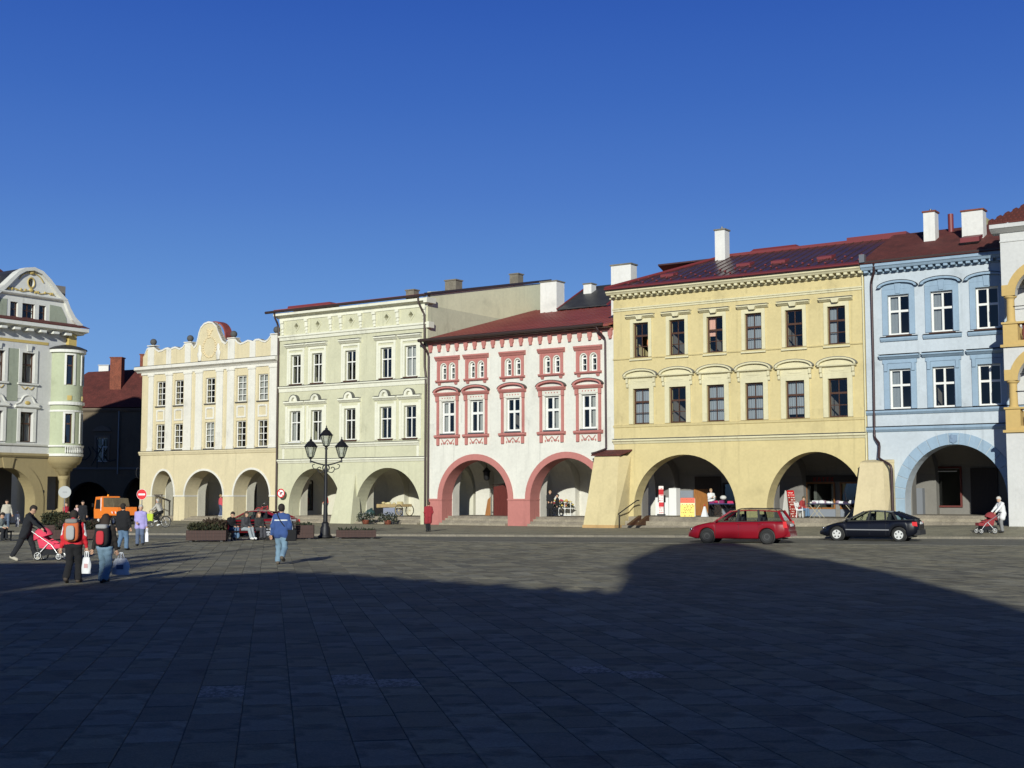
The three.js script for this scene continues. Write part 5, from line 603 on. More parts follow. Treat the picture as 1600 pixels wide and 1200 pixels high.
person('dark haired man in black suit leaning forward to push a stroller', -15.5, 0, -42.1, PI / 2 + .1, { h: 1.76, lean: .2, nod: .45, feet: [[-.1, .03, -.4], [.1, 0, .3]], hands: [[-.18, .98, .55], [.18, .98, .55]], top: darkCloth, legs: darkCloth, coat: .35, shoe: std(.4, .37, .3), hair: darkHair });
person('man in black jacket and blue jeans walking away on the left', -14.75, 0, -50, PI - .15, { h: 1.74, feet: [[-.1, 0, .14], [.1, .05, -.16]], hands: [[-.28, .86, .08], [.3, .84, .1]], top: blackCloth, legs: jeans, hair: darkHair, coat: .2 });
person('grey haired woman in lilac jacket walking towards the viewer', -15.35, 0, -54.5, .15, { h: 1.66, feet: [[-.1, 0, .1], [.1, .03, -.1]], hands: [[-.14, 1.02, .18], [.26, .84, .04]], top: cloth(.34, .30, .58), legs: cloth(.09, .12, .19), hair: greyHair, coat: .3 });
carrierBag('slim white bag at the side of the woman in lilac', [-15.05, .72, -54.4], 0, .55, .14, std(.7, .7, .74, { roughness: .5 }));
person('man in blue jacket with white stripe and jeans walking away', -6.95, 0, -39.75, PI - .05, { h: 1.78, cell: .022, feet: [[-.11, .16, -.34], [.11, 0, .1]], hands: [[-.3, .9, .1], [.3, .88, .06]], top: cloth(.035, .075, .22), legs: paleJeans, hair: darkHair, band: cloth(.6, .62, .62), coat: .15, shoe: std(.1, .08, .06) });
{ const s = thing('shoulder_bag', 'black shoulder bag at the right hip of the man in blue', 'bag', [-6.66, .72, -39.72], PI); part(s, 'pouch', extrude([[-.15, 0], [.15, 0], [.16, .3], [-.16, .3]], -.06, .06, .02), blackCloth); part(s, 'strap', tube([[-.12, .28, 0], [-.02, .55, .1], [.25, .8, .1], [.42, .85, 0], [.3, .6, -.16], [.08, .3, -.04]], .015, 6, false, .4), blackCloth);  }
person('woman in long dark red coat standing before the pink pier', -4.6, groundY(-4.6, -72.5), -72.5, PI + .3, { h: 1.62, feet: [[-.07, 0, .03], [.07, 0, -.05]], hands: [[-.2, .95, .14], [.2, .95, .14]], top: cloth(.26, .022, .03), coat: .8, legs: blackCloth, hair: brownHair });
person('person in white coat and grey trousers leaning over a stroller', 23.95, groundY(23.95, -64.4), -64.4, -PI / 2 + .2, { h: 1.74, lean: .18, nod: .3, feet: [[-.1, 0, -.05], [.1, 0, .08]], hands: [[-.17, .98, .48], [.17, .98, .48]], top: whiteCloth, coat: .5, legs: cloth(.2, .2, .2), hair: std(.5, .47, .42) });
// inside the arcades
const inRow = (u, v, w) => row(u, v, w);
{ const at = (lab, u, v, w, t, o) => { const p = inRow(u, v, w); return person(lab, p[0], v, p[2], t - ALPHA, o); };
  at('fair haired person in pink top standing in the middle cream arch', -28.65, .45, -1.2, PI * .9, { h: 1.7, feet: [[-.09, 0, .05], [.09, 0, -.05]], top: cloth(.5, .07, .09), legs: cloth(.06, .08, .15), hair: fairHair, shoe: whiteCloth });
  at('person in bright red jacket under the left green arch', -18.7, .6, -2.6, -.8, { h: 1.7, lean: .12, nod: .3, top: cloth(.75, .05, .04), legs: cloth(.25, .3, .36), hair: brownHair, hands: [[-.2, 1, .25], [.2, 1, .25]] });
  at('woman in black coat standing under the right pink arch', 1.75, .7, -1.9, .5, { h: 1.7, top: blackCloth, coat: .75, legs: blackCloth, hair: fairHair, hands: [[-.12, 1.0, .2], [.14, 1.0, .2]] });
  at('companion in black beside the woman in black coat', 2.2, .7, -2.1, -.9, { h: 1.45, top: blackCloth, coat: .85, legs: blackCloth, hair: darkHair });
  at('woman in white top behind the goods table under the yellow arch', 13.3, .8, -2.2, .9, { h: 1.68, top: whiteCloth, legs: blackCloth, hair: fairHair, hands: [[-.1, 1.2, .32], [.16, 1.22, .32]] });
  at('person in red and black seated on white chair under the yellow arch', 19.35, .8, -1.7, PI / 2 - .1, { h: 1.65, py: .5, pz: -.06, lean: .25, nod: .35, feet: [[-.1, 0, .36], [.1, 0, .42]], hands: [[-.14, .6, .34], [.14, .6, .34]], top: cloth(.3, .035, .035), legs: jeans, hair: std(.09, .07, .04) });
}
person('cyclist in light grey jacket riding past the cream house', -22.0, groundY(-22, -82.2) + .03, -82.2, -PI / 2 - .25, { h: 1.72, py: .98, pz: -.12, lean: .42, nod: -.2, feet: [[-.1, .12, .02], [.1, .34, .12]], hands: [[-.22, 1.05, .48], [.22, 1.05, .48]], top: cloth(.38, .36, .32), legs: blackCloth, hair: greyHair, shoe: whiteCloth });
person('man in pale open jacket and jeans standing before the corner house', -31.9, 0, -83.2, .35, { h: 1.78, top: cloth(.42, .39, .32), legs: cloth(.09, .12, .17), hair: darkHair, feet: [[-.12, 0, .04], [.12, 0, -.04]], hands: [[-.32, .88, .05], [.32, .88, .05]] });
person('small child in white hat and jacket near the corner house', -31.6, 0, -84.2, .9, { h: 1.05, top: whiteCloth, legs: cloth(.3, .3, .33), hair: whiteCloth, hat: true });
person('woman in red jacket standing by the corner column', -28.5, 0, -84.2, 1.2, { h: 1.62, top: cloth(.45, .03, .05), legs: cloth(.12, .08, .1), hair: brownHair, hands: [[-.16, 1.1, .28], [.2, .95, .14]] });
person('person in pale pink beside the woman in red jacket', -27.9, 0, -84.5, -.6, { h: 1.5, top: cloth(.5, .36, .36), legs: cloth(.16, .12, .13), hair: brownHair });
person('dark clothed man standing in the shaded side street', -26.9, 0, -82.6, .3, { h: 1.72, top: darkCloth, legs: darkCloth, hair: darkHair });
person('person leaning out of the open top left yellow window', ...(() => { const p = inRow(10.02, 10.5, -.75); return p; })(), -ALPHA + .3, { h: 1.55, lean: .2, top: cloth(.5, .2, .08), legs: jeans, hair: fairHair, hands: [[-.14, .95, .35], [.14, .95, .35]], feet: [[-.1, .02, 0], [.1, .02, 0]] });
// on the benches
person('seated person in dark jacket on the bench beside the planter', -13.0, .06, -60.9, 1.0, { h: 1.68, py: .5, pz: -.05, lean: .22, nod: .3, feet: [[-.1, 0, .36], [.1, 0, .42]], hands: [[-.14, .62, .34], [.14, .62, .34]], top: blackCloth, legs: jeans, hair: darkHair });
person('seated woman in pale jeans with legs stretched on the bench', -12.35, .06, -61.1, .9, { h: 1.68, py: .5, pz: -.05, lean: .15, nod: .2, feet: [[-.08, 0, .55], [.1, 0, .5]], hands: [[-.12, .6, .34], [.14, .6, .34]], top: cloth(.05, .05, .055), legs: cloth(.27, .31, .33), hair: brownHair, long: true, shoe: whiteCloth });
person('seated woman with fair hair farthest along the bench', -11.75, .06, -61.3, .7, { h: 1.62, py: .5, pz: -.05, lean: .05, feet: [[-.08, 0, .4], [.1, 0, .42]], hands: [[-.12, .62, .3], [.14, .62, .3]], top: cloth(.03, .03, .03), legs: cloth(.05, .05, .06), hair: std(.16, .09, .05), long: true });
person('seated person in light top on the bench at the left edge', -23.3, .06, -59.8, 1.2, { h: 1.7, py: .5, pz: -.05, lean: .4, nod: .2, feet: [[-.1, 0, .36], [.1, 0, .42]], hands: [[-.14, .6, .4], [.14, .6, .4]], top: cloth(.25, .28, .26), legs: darkCloth, hair: darkHair });

// ---------- strollers, bicycles ----------
const tyreGeo = (r, t) => new THREE.TorusGeometry(r - t, t, 8, 28);
function wheel(parent, name, x, y, z, r, t, hub, spokes, turn = 0) { const w = part(parent, name, tyreGeo(r, t), M.rubber, [x, y, z]); w.rotation.y = turn; const g = [new THREE.TorusGeometry(r - 2.2 * t, t * .45, 6, 24), rod([0, 0, -.04], [0, 0, .04], r * .1)]; for (let k = 0; k < spokes; k++) { const a = k / spokes * PI * 2; g.push(rod([0, 0, 0], [(r - 2 * t) * Math.cos(a), (r - 2 * t) * Math.sin(a), 0], t * .22, t * .22, 5)); } part(w, 'rim', g, hub); return w; }
function stroller(label, p, turn, fabric) { // rides along +x
  const s = thing('stroller', label, 'stroller', p, turn), W = .24;
  for (const z of [-W, W]) { wheel(s, 'wheel', .36, .13, z, .13, .02, M.whitePaint, 6); wheel(s, 'wheel', -.34, .15, z, .15, .02, M.whitePaint, 6); part(s, 'frame_tube', tube([[-.7, 1.02, z], [-.55, .92, z], [.1, .5, z], [.36, .17, z]], .017, 8, false, .1), M.silver); part(s, 'frame_tube', rod([-.34, .17, z], [.02, .56, z], .015), M.whitePaint); }
  part(s, 'handle', tube([[-.7, 1.02, -W], [-.74, 1.04, -.15], [-.74, 1.04, .15], [-.7, 1.02, W]], .02, 8, false, .2), M.rubber); part(s, 'axle', [rod([-.34, .15, -W], [-.34, .15, W], .012)], M.silver);
  part(s, 'seat', extrude([[-.42, .82], [-.3, .42], [.05, .38], [.42, .42], [.42, .5], [.1, .5], [-.18, .54], [-.3, .86]], -.19, .19, .03), fabric); for (const z of [-.2, .2]) part(s, 'side_panel', extrude([[-.3, .46], [.1, .42], [.2, .55], [-.2, .74]], z - .015, z + .015, .005), fabric);
  const hd = new THREE.SphereGeometry(.33, 20, 12, 0, PI * 2, 0, PI * .5).scale(1, 1, .7).rotateZ(.35).translate(-.28, .72, 0); part(s, 'hood', hd, fabric); part(s, 'basket', extrude([[-.3, .2], [.22, .2], [.28, .34], [-.36, .34]], -.18, .18, .02), darkCloth); part(s, 'bumper_bar', tube([[.05, .62, -.2], [.22, .66, -.1], [.22, .66, .1], [.05, .62, .2]], .016, 6, false, .4), M.rubber); return s;
}
stroller('pink red stroller pushed by the man in black', [-14.75, 0, -42.3], -.1, cloth(.62, .05, .10));
stroller('dark red stroller beside the person in white coat', [23.05, groundY(23.05, -64.2), -64.2], PI + .15, cloth(.24, .03, .035));
function bicycle(label, p, turn, frame, lean = 0) { const b = thing('bicycle', label, 'bicycle', p, turn); b.rotation.order = 'YXZ'; b.rotation.x = lean;
  const fw = wheel(b, 'wheel', .52, .34, 0, .34, .02, M.silver, 16), rw = wheel(b, 'wheel', -.52, .34, 0, .34, .02, M.silver, 16);
  part(b, 'frame', [rod([-.52, .34, 0], [-.08, .3, 0], .016), rod([-.08, .3, 0], [.36, .74, 0], .02), rod([-.08, .3, 0], [-.2, .82, 0], .018), rod([-.18, .72, 0], [.36, .82, 0], .018), rod([-.52, .34, 0], [-.18, .72, 0], .014)], frame); part(b, 'fork', [rod([.34, .88, 0], [.4, .66, 0], .018), rod([.4, .66, .05], [.52, .34, .05], .012), rod([.4, .66, -.05], [.52, .34, -.05], .012)], frame);
  part(b, 'handlebar', tube([[.18, 1.02, -.28], [.3, 1.06, -.2], [.36, 1.0, 0], [.3, 1.06, .2], [.18, 1.02, .28]], .014, 6, false, .4), M.chrome); part(b, 'saddle', ball(-.22, .9, 0, .13, 1.1, .4, .7, 12), M.rubber); part(b, 'seat_post', rod([-.2, .8, 0], [-.22, .88, 0], .014), M.chrome); part(b, 'crank', [rod([-.08, .3, .08], [-.02, .14, .08], .012), rod([-.08, .3, -.08], [-.14, .46, -.08], .012), new THREE.TorusGeometry(.09, .01, 6, 18).translate(-.08, .3, .06)], M.chrome); part(b, 'mudguard', [new THREE.TorusGeometry(.37, .022, 5, 16, PI * .9).rotateZ(.3).translate(-.52, .34, 0)], frame); return b; }
bicycle('black bicycle ridden by the cyclist in grey', [-22.05, groundY(-22, -82.2), -82.2], PI - .25, M.black);
{ const b = thing('shopping_bag', 'lime yellow bag hanging on the handlebar of the ridden bicycle', 'bag', [-22.5, .78, -81.95], -.25); part(b, 'sack', extrude([[-.18, -.25], [.18, -.25], [.2, .14], [-.2, .14]], -.08, .08, .03), cloth(.42, .52, .05)); part(b, 'handle', tube([[-.1, .12, 0], [0, .28, 0], [.1, .12, 0]], .012, 6, false, .5), cloth(.42, .52, .05)); }
{ const p = inRow(-23.6, .45, -.9); bicycle('red and white bicycle parked in the right cream arch', p, -ALPHA + .1, std(.5, .03, .04)); const q = inRow(-22.9, .45, -2.0); bicycle('dark bicycle leaning deeper in the right cream arch', q, -ALPHA + .5, M.black); }

// ---------- cars ----------
const curve = (pts, x) => { if (x <= pts[0][0]) return pts[0][1]; for (let i = 0; i < pts.length - 1; i++) if (x <= pts[i + 1][0]) { const [x0, y0] = pts[i], [x1, y1] = pts[i + 1]; return lerp(y0, y1, (x - x0) / (x1 - x0)); } return pts[pts.length - 1][1]; };
const softCurve = (pts, x) => { let s = 0; for (const d of [-.09, -.045, 0, .045, .09]) s += curve(pts, x + d); return s / 5; };
function car(label, p, turn, o) { // front at +x
  const c = thing('parked_car', label, 'car', p, turn), paint = o.paint, xs = []; for (let x = o.top[0][0]; x < o.top[o.top.length - 1][0] - .02; x += .045) xs.push(x); xs.push(o.top[o.top.length - 1][0]);
  const R = o.r + .055, pos = [], idx = [], ringN = 19;
  xs.forEach((x, i) => { let b = curve(o.bottom, x); for (const w of o.axles) { const d = Math.abs(x - w); if (d < R) b = Math.max(b, o.r + Math.sqrt(R * R - d * d)); } const t = softCurve(o.top, x), w = softCurve(o.wid, x), f = v => b + v * (t - b);
    const half = [[0, b], [w - .16, b], [w - .05, f(.02)], [w - .012, f(.1)], [w, f(.42)], [w - .012, f(.72)], [w - .035, f(.88)], [w - .08, f(.965)], [w - .18, t], [0, t + .03]]; for (const q of half) pos.push(x, q[1], q[0]); for (let k = half.length - 2; k > 0; k--) pos.push(x, half[k][1], -half[k][0]); });
  const N = 18; for (let i = 0; i < xs.length - 1; i++) for (let k = 0; k < N; k++) { const a = i * N + k, b = i * N + (k + 1) % N; idx.push(a, b, a + N, b, b + N, a + N); } for (const e of [0, xs.length - 1]) for (let k = 1; k < N - 1; k++) idx.push(e * N, e * N + (e ? k + 1 : k), e * N + (e ? k : k + 1));
  const g = new THREE.BufferGeometry(); g.setAttribute('position', new THREE.Float32BufferAttribute(pos, 3)); g.setIndex(idx); part(c, 'body', toCreasedNormals(g, .75), paint);
  const zb = o.zb, zr = o.zr, P = o.pillars, side = s => P.map(q => [[q[0], q[1], s * zb * (q[5] || 1)], [q[2], q[3], s * zr * (q[6] || 1)]]);
  // roof panel
  { const a = P[0], d = P[P.length - 1], nx = 14, nz = 8, ps = [], ix = []; for (const lay of [0, -.035]) for (let i = 0; i <= nx; i++) for (let j = 0; j <= nz; j++) { const x = lerp(a[2] + .03, d[2] - .03, i / nx), v = j / nz * 2 - 1, zz = zr * lerp(a[6] || 1, d[6] || 1, i / nx); ps.push(x, softCurve(o.roof, x) + lay + .045 * (1 - v * v), v * (zz + .025)); } const st = (nx + 1) * (nz + 1); for (let i = 0; i < nx; i++) for (let j = 0; j < nz; j++) { const q = i * (nz + 1) + j; ix.push(q, q + 1, q + nz + 1, q + 1, q + nz + 2, q + nz + 1, st + q, st + q + nz + 1, st + q + 1, st + q + 1, st + q + nz + 1, st + q + nz + 2); } const rim = []; for (let i = 0; i < nx; i++) for (const j of [0, nz]) { const q = i * (nz + 1) + j; ix.push(q, q + nz + 1, st + q, st + q, q + nz + 1, st + q + nz + 1); } for (const i of [0, nx]) for (let j = 0; j < nz; j++) { const q = i * (nz + 1) + j; ix.push(q, q + 1, st + q, st + q, q + 1, st + q + 1); } const rg = new THREE.BufferGeometry(); rg.setAttribute('position', new THREE.Float32BufferAttribute(ps, 3)); rg.setIndex(ix); part(c, 'roof', toCreasedNormals(rg, .6), paint); }
  for (const s of [-1, 1]) { const q = side(s); q.forEach(([b, t], i) => part(c, 'pillar', bar([b[0], b[1] - .03, b[2]], [t[0], t[1] + .02, t[2]], P[i][4], .045), i > 0 && i < q.length - 1 ? M.black : paint)); for (let i = 0; i < q.length - 1; i++) { const [b0, t0] = q[i], [b1, t1] = q[i + 1], gq = new THREE.BufferGeometry(); gq.setAttribute('position', new THREE.Float32BufferAttribute([...b0, ...b1, ...t1, ...b0, ...t1, ...t0], 3)); gq.computeVertexNormals(); part(c, 'side_window', gq, M.carGlass); } 
    part(c, 'window_sill', bar([P[0][0], P[0][1] - .0, s * zb], [P[P.length - 1][0], P[P.length - 1][1] - .0, s * zb * (P[P.length - 1][5] || 1)], .03, .03), M.black); }
  const pane = (i, n) => { const [bl, tl] = side(-1)[i], [br, tr] = side(1)[i], gq = new THREE.BufferGeometry(); gq.setAttribute('position', new THREE.Float32BufferAttribute([...bl, ...br, ...tr, ...bl, ...tr, ...tl], 3)); gq.computeVertexNormals(); part(c, n, gq, M.carGlass); }; pane(0, 'windscreen'); pane(P.length - 1, 'rear_window');
  for (const x of o.seats) for (const z of [-.36, .36]) { part(c, 'seat', [extrude([[x - .1, .6], [x + .06, .6], [x - .04, 1.08], [x - .14, 1.08]], z - .2, z + .2, .03), extrude([[x - .16, 1.1], [x - .05, 1.1], [x - .07, 1.24], [x - .15, 1.24]], z - .1, z + .1, .02)], std(.05, .05, .055)); }
  part(c, 'steering_wheel', new THREE.TorusGeometry(.17, .016, 6, 20).rotateY(PI / 2).rotateZ(.5).translate(o.seats[0] + .42, 1.0, .36), M.black);
  for (const x of o.axles) for (const s of [-1, 1]) { const w = part(c, 'wheel', [lathe([[o.r - .11, -.085], [o.r - .02, -.09], [o.r, -.06], [o.r, .06], [o.r - .02, .09], [o.r - .11, .085]], 32).rotateX(PI / 2)], M.rubber, [x, o.r, s * (o.track)]); part(w, 'rim', o.rim(o.r - .1, s), o.rimMat); part(w, 'hub', rod([0, 0, -.05], [0, 0, .05], o.r - .115, o.r - .115, 20), M.black); part(c, 'wheel_well', [lathe([[0, -.14], [o.r + .04, -.14], [o.r + .04, .02], [0, .02]], 20).rotateX(PI / 2).translate(x, o.r, s * (o.track - .16))], M.black); }
  for (const s of [-1, 1]) { part(c, 'tail_light', extrude(o.tail.pts, 0, .05, .012).translate(0, 0, s > 0 ? o.tail.z : -o.tail.z - .05), M.signRed); part(c, 'headlight', ball(o.headX, o.headY, s * o.headZ, .1, .9, .7, 1.5, 12), M.chrome); part(c, 'mirror', ball(P[0][0] - .18, P[0][1] + .06, s * (zb + .12), .09, .6, .7, 1, 10), paint); for (const [x, y] of o.handles) part(c, 'door_handle', box(x - .09, x + .09, y - .015, y + .015, s * (o.handleZ) - .012, s * o.handleZ + .012), paint); }
  part(c, 'licence_plate', box(-.01, .01, -.055, .055, -.26, .26).rotateZ(o.plateTilt || -.1).translate(o.top[0][0] - .005 + (o.plateIn || 0), o.plateY, 0), M.whitePaint); part(c, 'rear_bumper', extrude([[o.top[0][0] - .05, .33], [o.top[0][0] + .2, .3], [o.top[0][0] + .2, .52], [o.top[0][0] - .03, .52]], -o.bumpW, o.bumpW, .02), o.bumper); 
  part(c, 'floor_pan', box(o.top[0][0] + .3, o.top[o.top.length - 1][0] - .3, .19, .24, -.6, .6), M.black); for (const s of [-1, 1]) { if (o.strip) part(c, 'side_strip', box(o.axles[1] + .42, o.axles[0] - .42, .5, .545, s * o.stripZ - .012, s * o.stripZ + .012), o.strip); for (const x of o.seams) part(c, 'door_seam', box(x - .004, x + .004, .3, P[0][1] - .04, s * (o.handleZ - .004) - .006, s * (o.handleZ - .004) + .006), M.black); }
  return c;
}
const steelRim = (r, s) => [lathe([[.03, .03], [r * .55, .055], [r * .8, .03], [r, .07], [r, .085]], 24).rotateX(s > 0 ? PI / 2 : -PI / 2)];
const holedRim = (r, s) => { const sh = new THREE.Shape(); sh.absarc(0, 0, r, 0, PI * 2); for (let k = 0; k < 5; k++) { const a = k / 5 * PI * 2 + .3, h = new THREE.Path(); h.absellipse(r * .62 * Math.cos(a), r * .62 * Math.sin(a), r * .2, r * .15, 0, PI * 2, true, a); sh.holes.push(h); } return [extrude(sh, s > 0 ? .06 : -.08, s > 0 ? .08 : -.06)]; };
const carPaint = (r, g, b) => new THREE.MeshPhysicalMaterial({ color: L(r, g, b), roughness: .3, specularIntensity: .5, clearcoat: .25, clearcoatRoughness: .08 });
{ const red = carPaint(.205, .006, .014); const c = car('red estate car with roof rails parked before the yellow house', [10.05, 0, -57.9], PI - 24 * PI / 180, { paint: red, r: .305, axles: [1.32, -1.32], track: .74, rim: steelRim, rimMat: std(.05, .05, .05, { roughness: .5 }),
  top: [[-2.24, .72], [-2.2, .9], [-2.1, .97], [-1.6, .975], [0, .955], [.95, .93], [1.4, .87], [1.85, .77], [2.1, .66], [2.2, .5], [2.24, .4]], wid: [[-2.24, .66], [-2.15, .78], [-1.8, .84], [0, .855], [1.3, .84], [1.8, .78], [2.08, .64], [2.24, .45]], bottom: [[-2.24, .4], [-2.0, .28], [-1.7, .22], [1.7, .2], [2.0, .22], [2.24, .26]], zb: .765, zr: .56,
  pillars: [[1.02, .92, .26, 1.385, .07], [-.02, .95, -.06, 1.42, .1], [-.98, .965, -.92, 1.42, .09], [-2.04, .985, -1.78, 1.39, .12, .96, .96]], roof: [[-1.85, 1.395], [-1.3, 1.425], [-.4, 1.44], [.1, 1.415], [.3, 1.375]], seats: [.1, -.85], tail: { pts: [[-2.2, .68], [-2.04, .7], [-2.02, .95], [-2.15, .95]], z: .745 }, headX: 2.05, headY: .6, headZ: .58, handles: [[-.12, .84], [-1.05, .85]], handleZ: .85, plateY: .8, plateIn: .0, bumpW: .7, bumper: red, seams: [.92, -.1, -1.0] });
  for (const z of [-.52, .52]) part(c, 'roof_rail', tube([[-1.7, 1.41, z], [-1.62, 1.5, z], [-.2, 1.51, z], [.02, 1.44, z]], .018, 8, false, .1), M.black); for (const x of [-1.3, -.4]) part(c, 'roof_bar', rod([x, 1.515, -.52], [x, 1.515, .52], .02), M.black); }
{ const navy = carPaint(.004, .005, .010); car('dark blue black hatchback with silver wheels parked before the blue house', [16.55, 0, -60.7], PI - 27 * PI / 180, { paint: navy, r: .31, axles: [1.42, -1.36], track: .755, rim: holedRim, rimMat: std(.62, .62, .6, { roughness: .4, metalness: .3 }),
  top: [[-2.22, .74], [-2.18, .92], [-2.05, .985], [-1.5, .96], [0, .93], [1.0, .9], [1.5, .82], [1.95, .68], [2.2, .54], [2.27, .42]], wid: [[-2.22, .66], [-2.1, .8], [-1.8, .86], [0, .87], [1.3, .86], [1.85, .78], [2.12, .62], [2.27, .45]], bottom: [[-2.22, .42], [-2.0, .3], [-1.7, .22], [1.7, .2], [2.0, .22], [2.27, .28]], zb: .775, zr: .54,
  pillars: [[1.12, .9, .2, 1.325, .06], [.0, .935, -.08, 1.36, .08], [-.78, .95, -.72, 1.345, .08], [-1.3, .96, -1.05, 1.3, .1, .99, .98], [-2.02, .985, -1.1, 1.29, .14, .93, .96]], roof: [[-1.15, 1.295], [-.75, 1.345], [-.2, 1.375], [.1, 1.35], [.25, 1.315]], seats: [.12, -.8], tail: { pts: [[-2.17, .7], [-1.96, .73], [-1.96, .88], [-2.15, .88]], z: .77 }, headX: 2.05, headY: .58, headZ: .6, handles: [[-.1, .82], [-.85, .84]], handleZ: .862, plateY: .84, bumpW: .72, bumper: std(.02, .02, .022), strip: std(.2, .2, .21, { roughness: .5 }), stripZ: .868, seams: [.98, -.06, -.8] }); }
{ const red = carPaint(.17, .007, .012); car('dark red coupe parked behind the benches before the green house', [-12.9, 0, -66.2], PI - 20 * PI / 180, { paint: red, r: .3, axles: [1.25, -1.25], track: .74, rim: holedRim, rimMat: std(.5, .5, .5, { metalness: .6, roughness: .4 }),
  top: [[-2.17, .74], [-2.12, .93], [-1.95, .98], [-1.5, .95], [0, .89], [.8, .87], [1.4, .78], [1.85, .66], [2.1, .54], [2.17, .42]], wid: [[-2.17, .62], [-2.05, .78], [-1.7, .86], [0, .85], [1.3, .84], [1.8, .76], [2.04, .6], [2.17, .42]], bottom: [[-2.17, .42], [-2.0, .28], [1.7, .19], [2.17, .26]], zb: .76, zr: .52,
  pillars: [[.95, .87, .1, 1.27, .06], [-.45, .92, -.5, 1.3, .08], [-1.1, .95, -.95, 1.24, .1, .98, .98], [-1.85, .97, -1.0, 1.23, .14, .92, .96]], roof: [[-1.05, 1.235], [-.6, 1.3], [-.2, 1.32], [.0, 1.3], [.15, 1.265]], seats: [-.1, -.8], tail: { pts: [[-2.12, .72], [-1.9, .74], [-1.9, .88], [-2.1, .88]], z: .74 }, headX: 1.95, headY: .56, headZ: .56, handles: [[-.3, .78]], handleZ: .845, plateY: .84, bumpW: .68, bumper: red, seams: [.9, -.4] }); }
{ // small municipal truck
  const t = thing('utility_truck', 'orange utility truck with tarred tank standing in the side street', 'truck', [-27.3, 0, -91], PI - .8), or = std(.78, .20, .025, { roughness: .45 });
  t.scale.setScalar(.86);
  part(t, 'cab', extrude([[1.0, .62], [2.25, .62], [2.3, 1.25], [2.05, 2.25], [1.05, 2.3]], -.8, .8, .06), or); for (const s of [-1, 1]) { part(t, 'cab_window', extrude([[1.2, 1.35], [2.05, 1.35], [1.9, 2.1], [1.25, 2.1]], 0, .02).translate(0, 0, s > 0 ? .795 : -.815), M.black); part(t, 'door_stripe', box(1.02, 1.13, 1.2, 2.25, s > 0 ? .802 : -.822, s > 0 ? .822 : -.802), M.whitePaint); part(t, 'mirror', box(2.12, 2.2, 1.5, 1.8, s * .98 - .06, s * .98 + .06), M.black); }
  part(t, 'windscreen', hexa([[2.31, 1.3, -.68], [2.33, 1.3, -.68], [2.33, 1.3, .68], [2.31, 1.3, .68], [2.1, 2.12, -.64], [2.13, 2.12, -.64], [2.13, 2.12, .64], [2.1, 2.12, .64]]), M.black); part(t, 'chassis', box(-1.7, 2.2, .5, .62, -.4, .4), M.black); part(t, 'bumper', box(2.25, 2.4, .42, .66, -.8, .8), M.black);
  part(t, 'bed', [box(-1.7, .95, .85, .95, -.85, .85)], or); for (const s of [-1, 1]) { part(t, 'side_board', box(-1.7, .95, .952, 1.5, s * .83 - .025, s * .83 + .025), or); for (let k = 0; k < 3; k++) part(t, 'hazard_stripe', extrude([[-1.6 + k * .28, 1.0], [-1.46 + k * .28, 1.0], [-1.36 + k * .28, 1.16], [-1.5 + k * .28, 1.16]], 0, .012).translate(0, 0, s > 0 ? .858 : -.87), k % 2 ? M.signRed : M.whitePaint); } part(t, 'tailboard', box(-1.73, -1.7, .87, 1.5, -.83, .83), or);
  part(t, 'tank', extrude([[-.6, .97], [.75, .97], [.9, 2.2], [-.55, 2.15], [-.8, 1.6]], -.7, .7, .05), std(.16, .13, .08, { map: stoneMap })); part(t, 'tank_brace', [rod([-.6, .97, .76], [-.2, 2.1, .76], .04), rod([-.6, .97, .78], [.3, 1.2, .78], .04)], M.black); part(t, 'beacon', [rod([1.5, 2.3, 0], [1.5, 2.5, 0], .08)], std(.8, .3, .02)); for (const x of [1.55, -1.0]) for (const s of [-1, 1]) { const w = part(t, 'wheel', [lathe([[.2, -.1], [.4, -.1], [.42, -.06], [.42, .06], [.4, .1], [.2, .1]], 28).rotateX(PI / 2)], M.rubber, [x, .42, s * .68]); part(w, 'rim', steelRim(.24, s), M.whitePaint); }
}
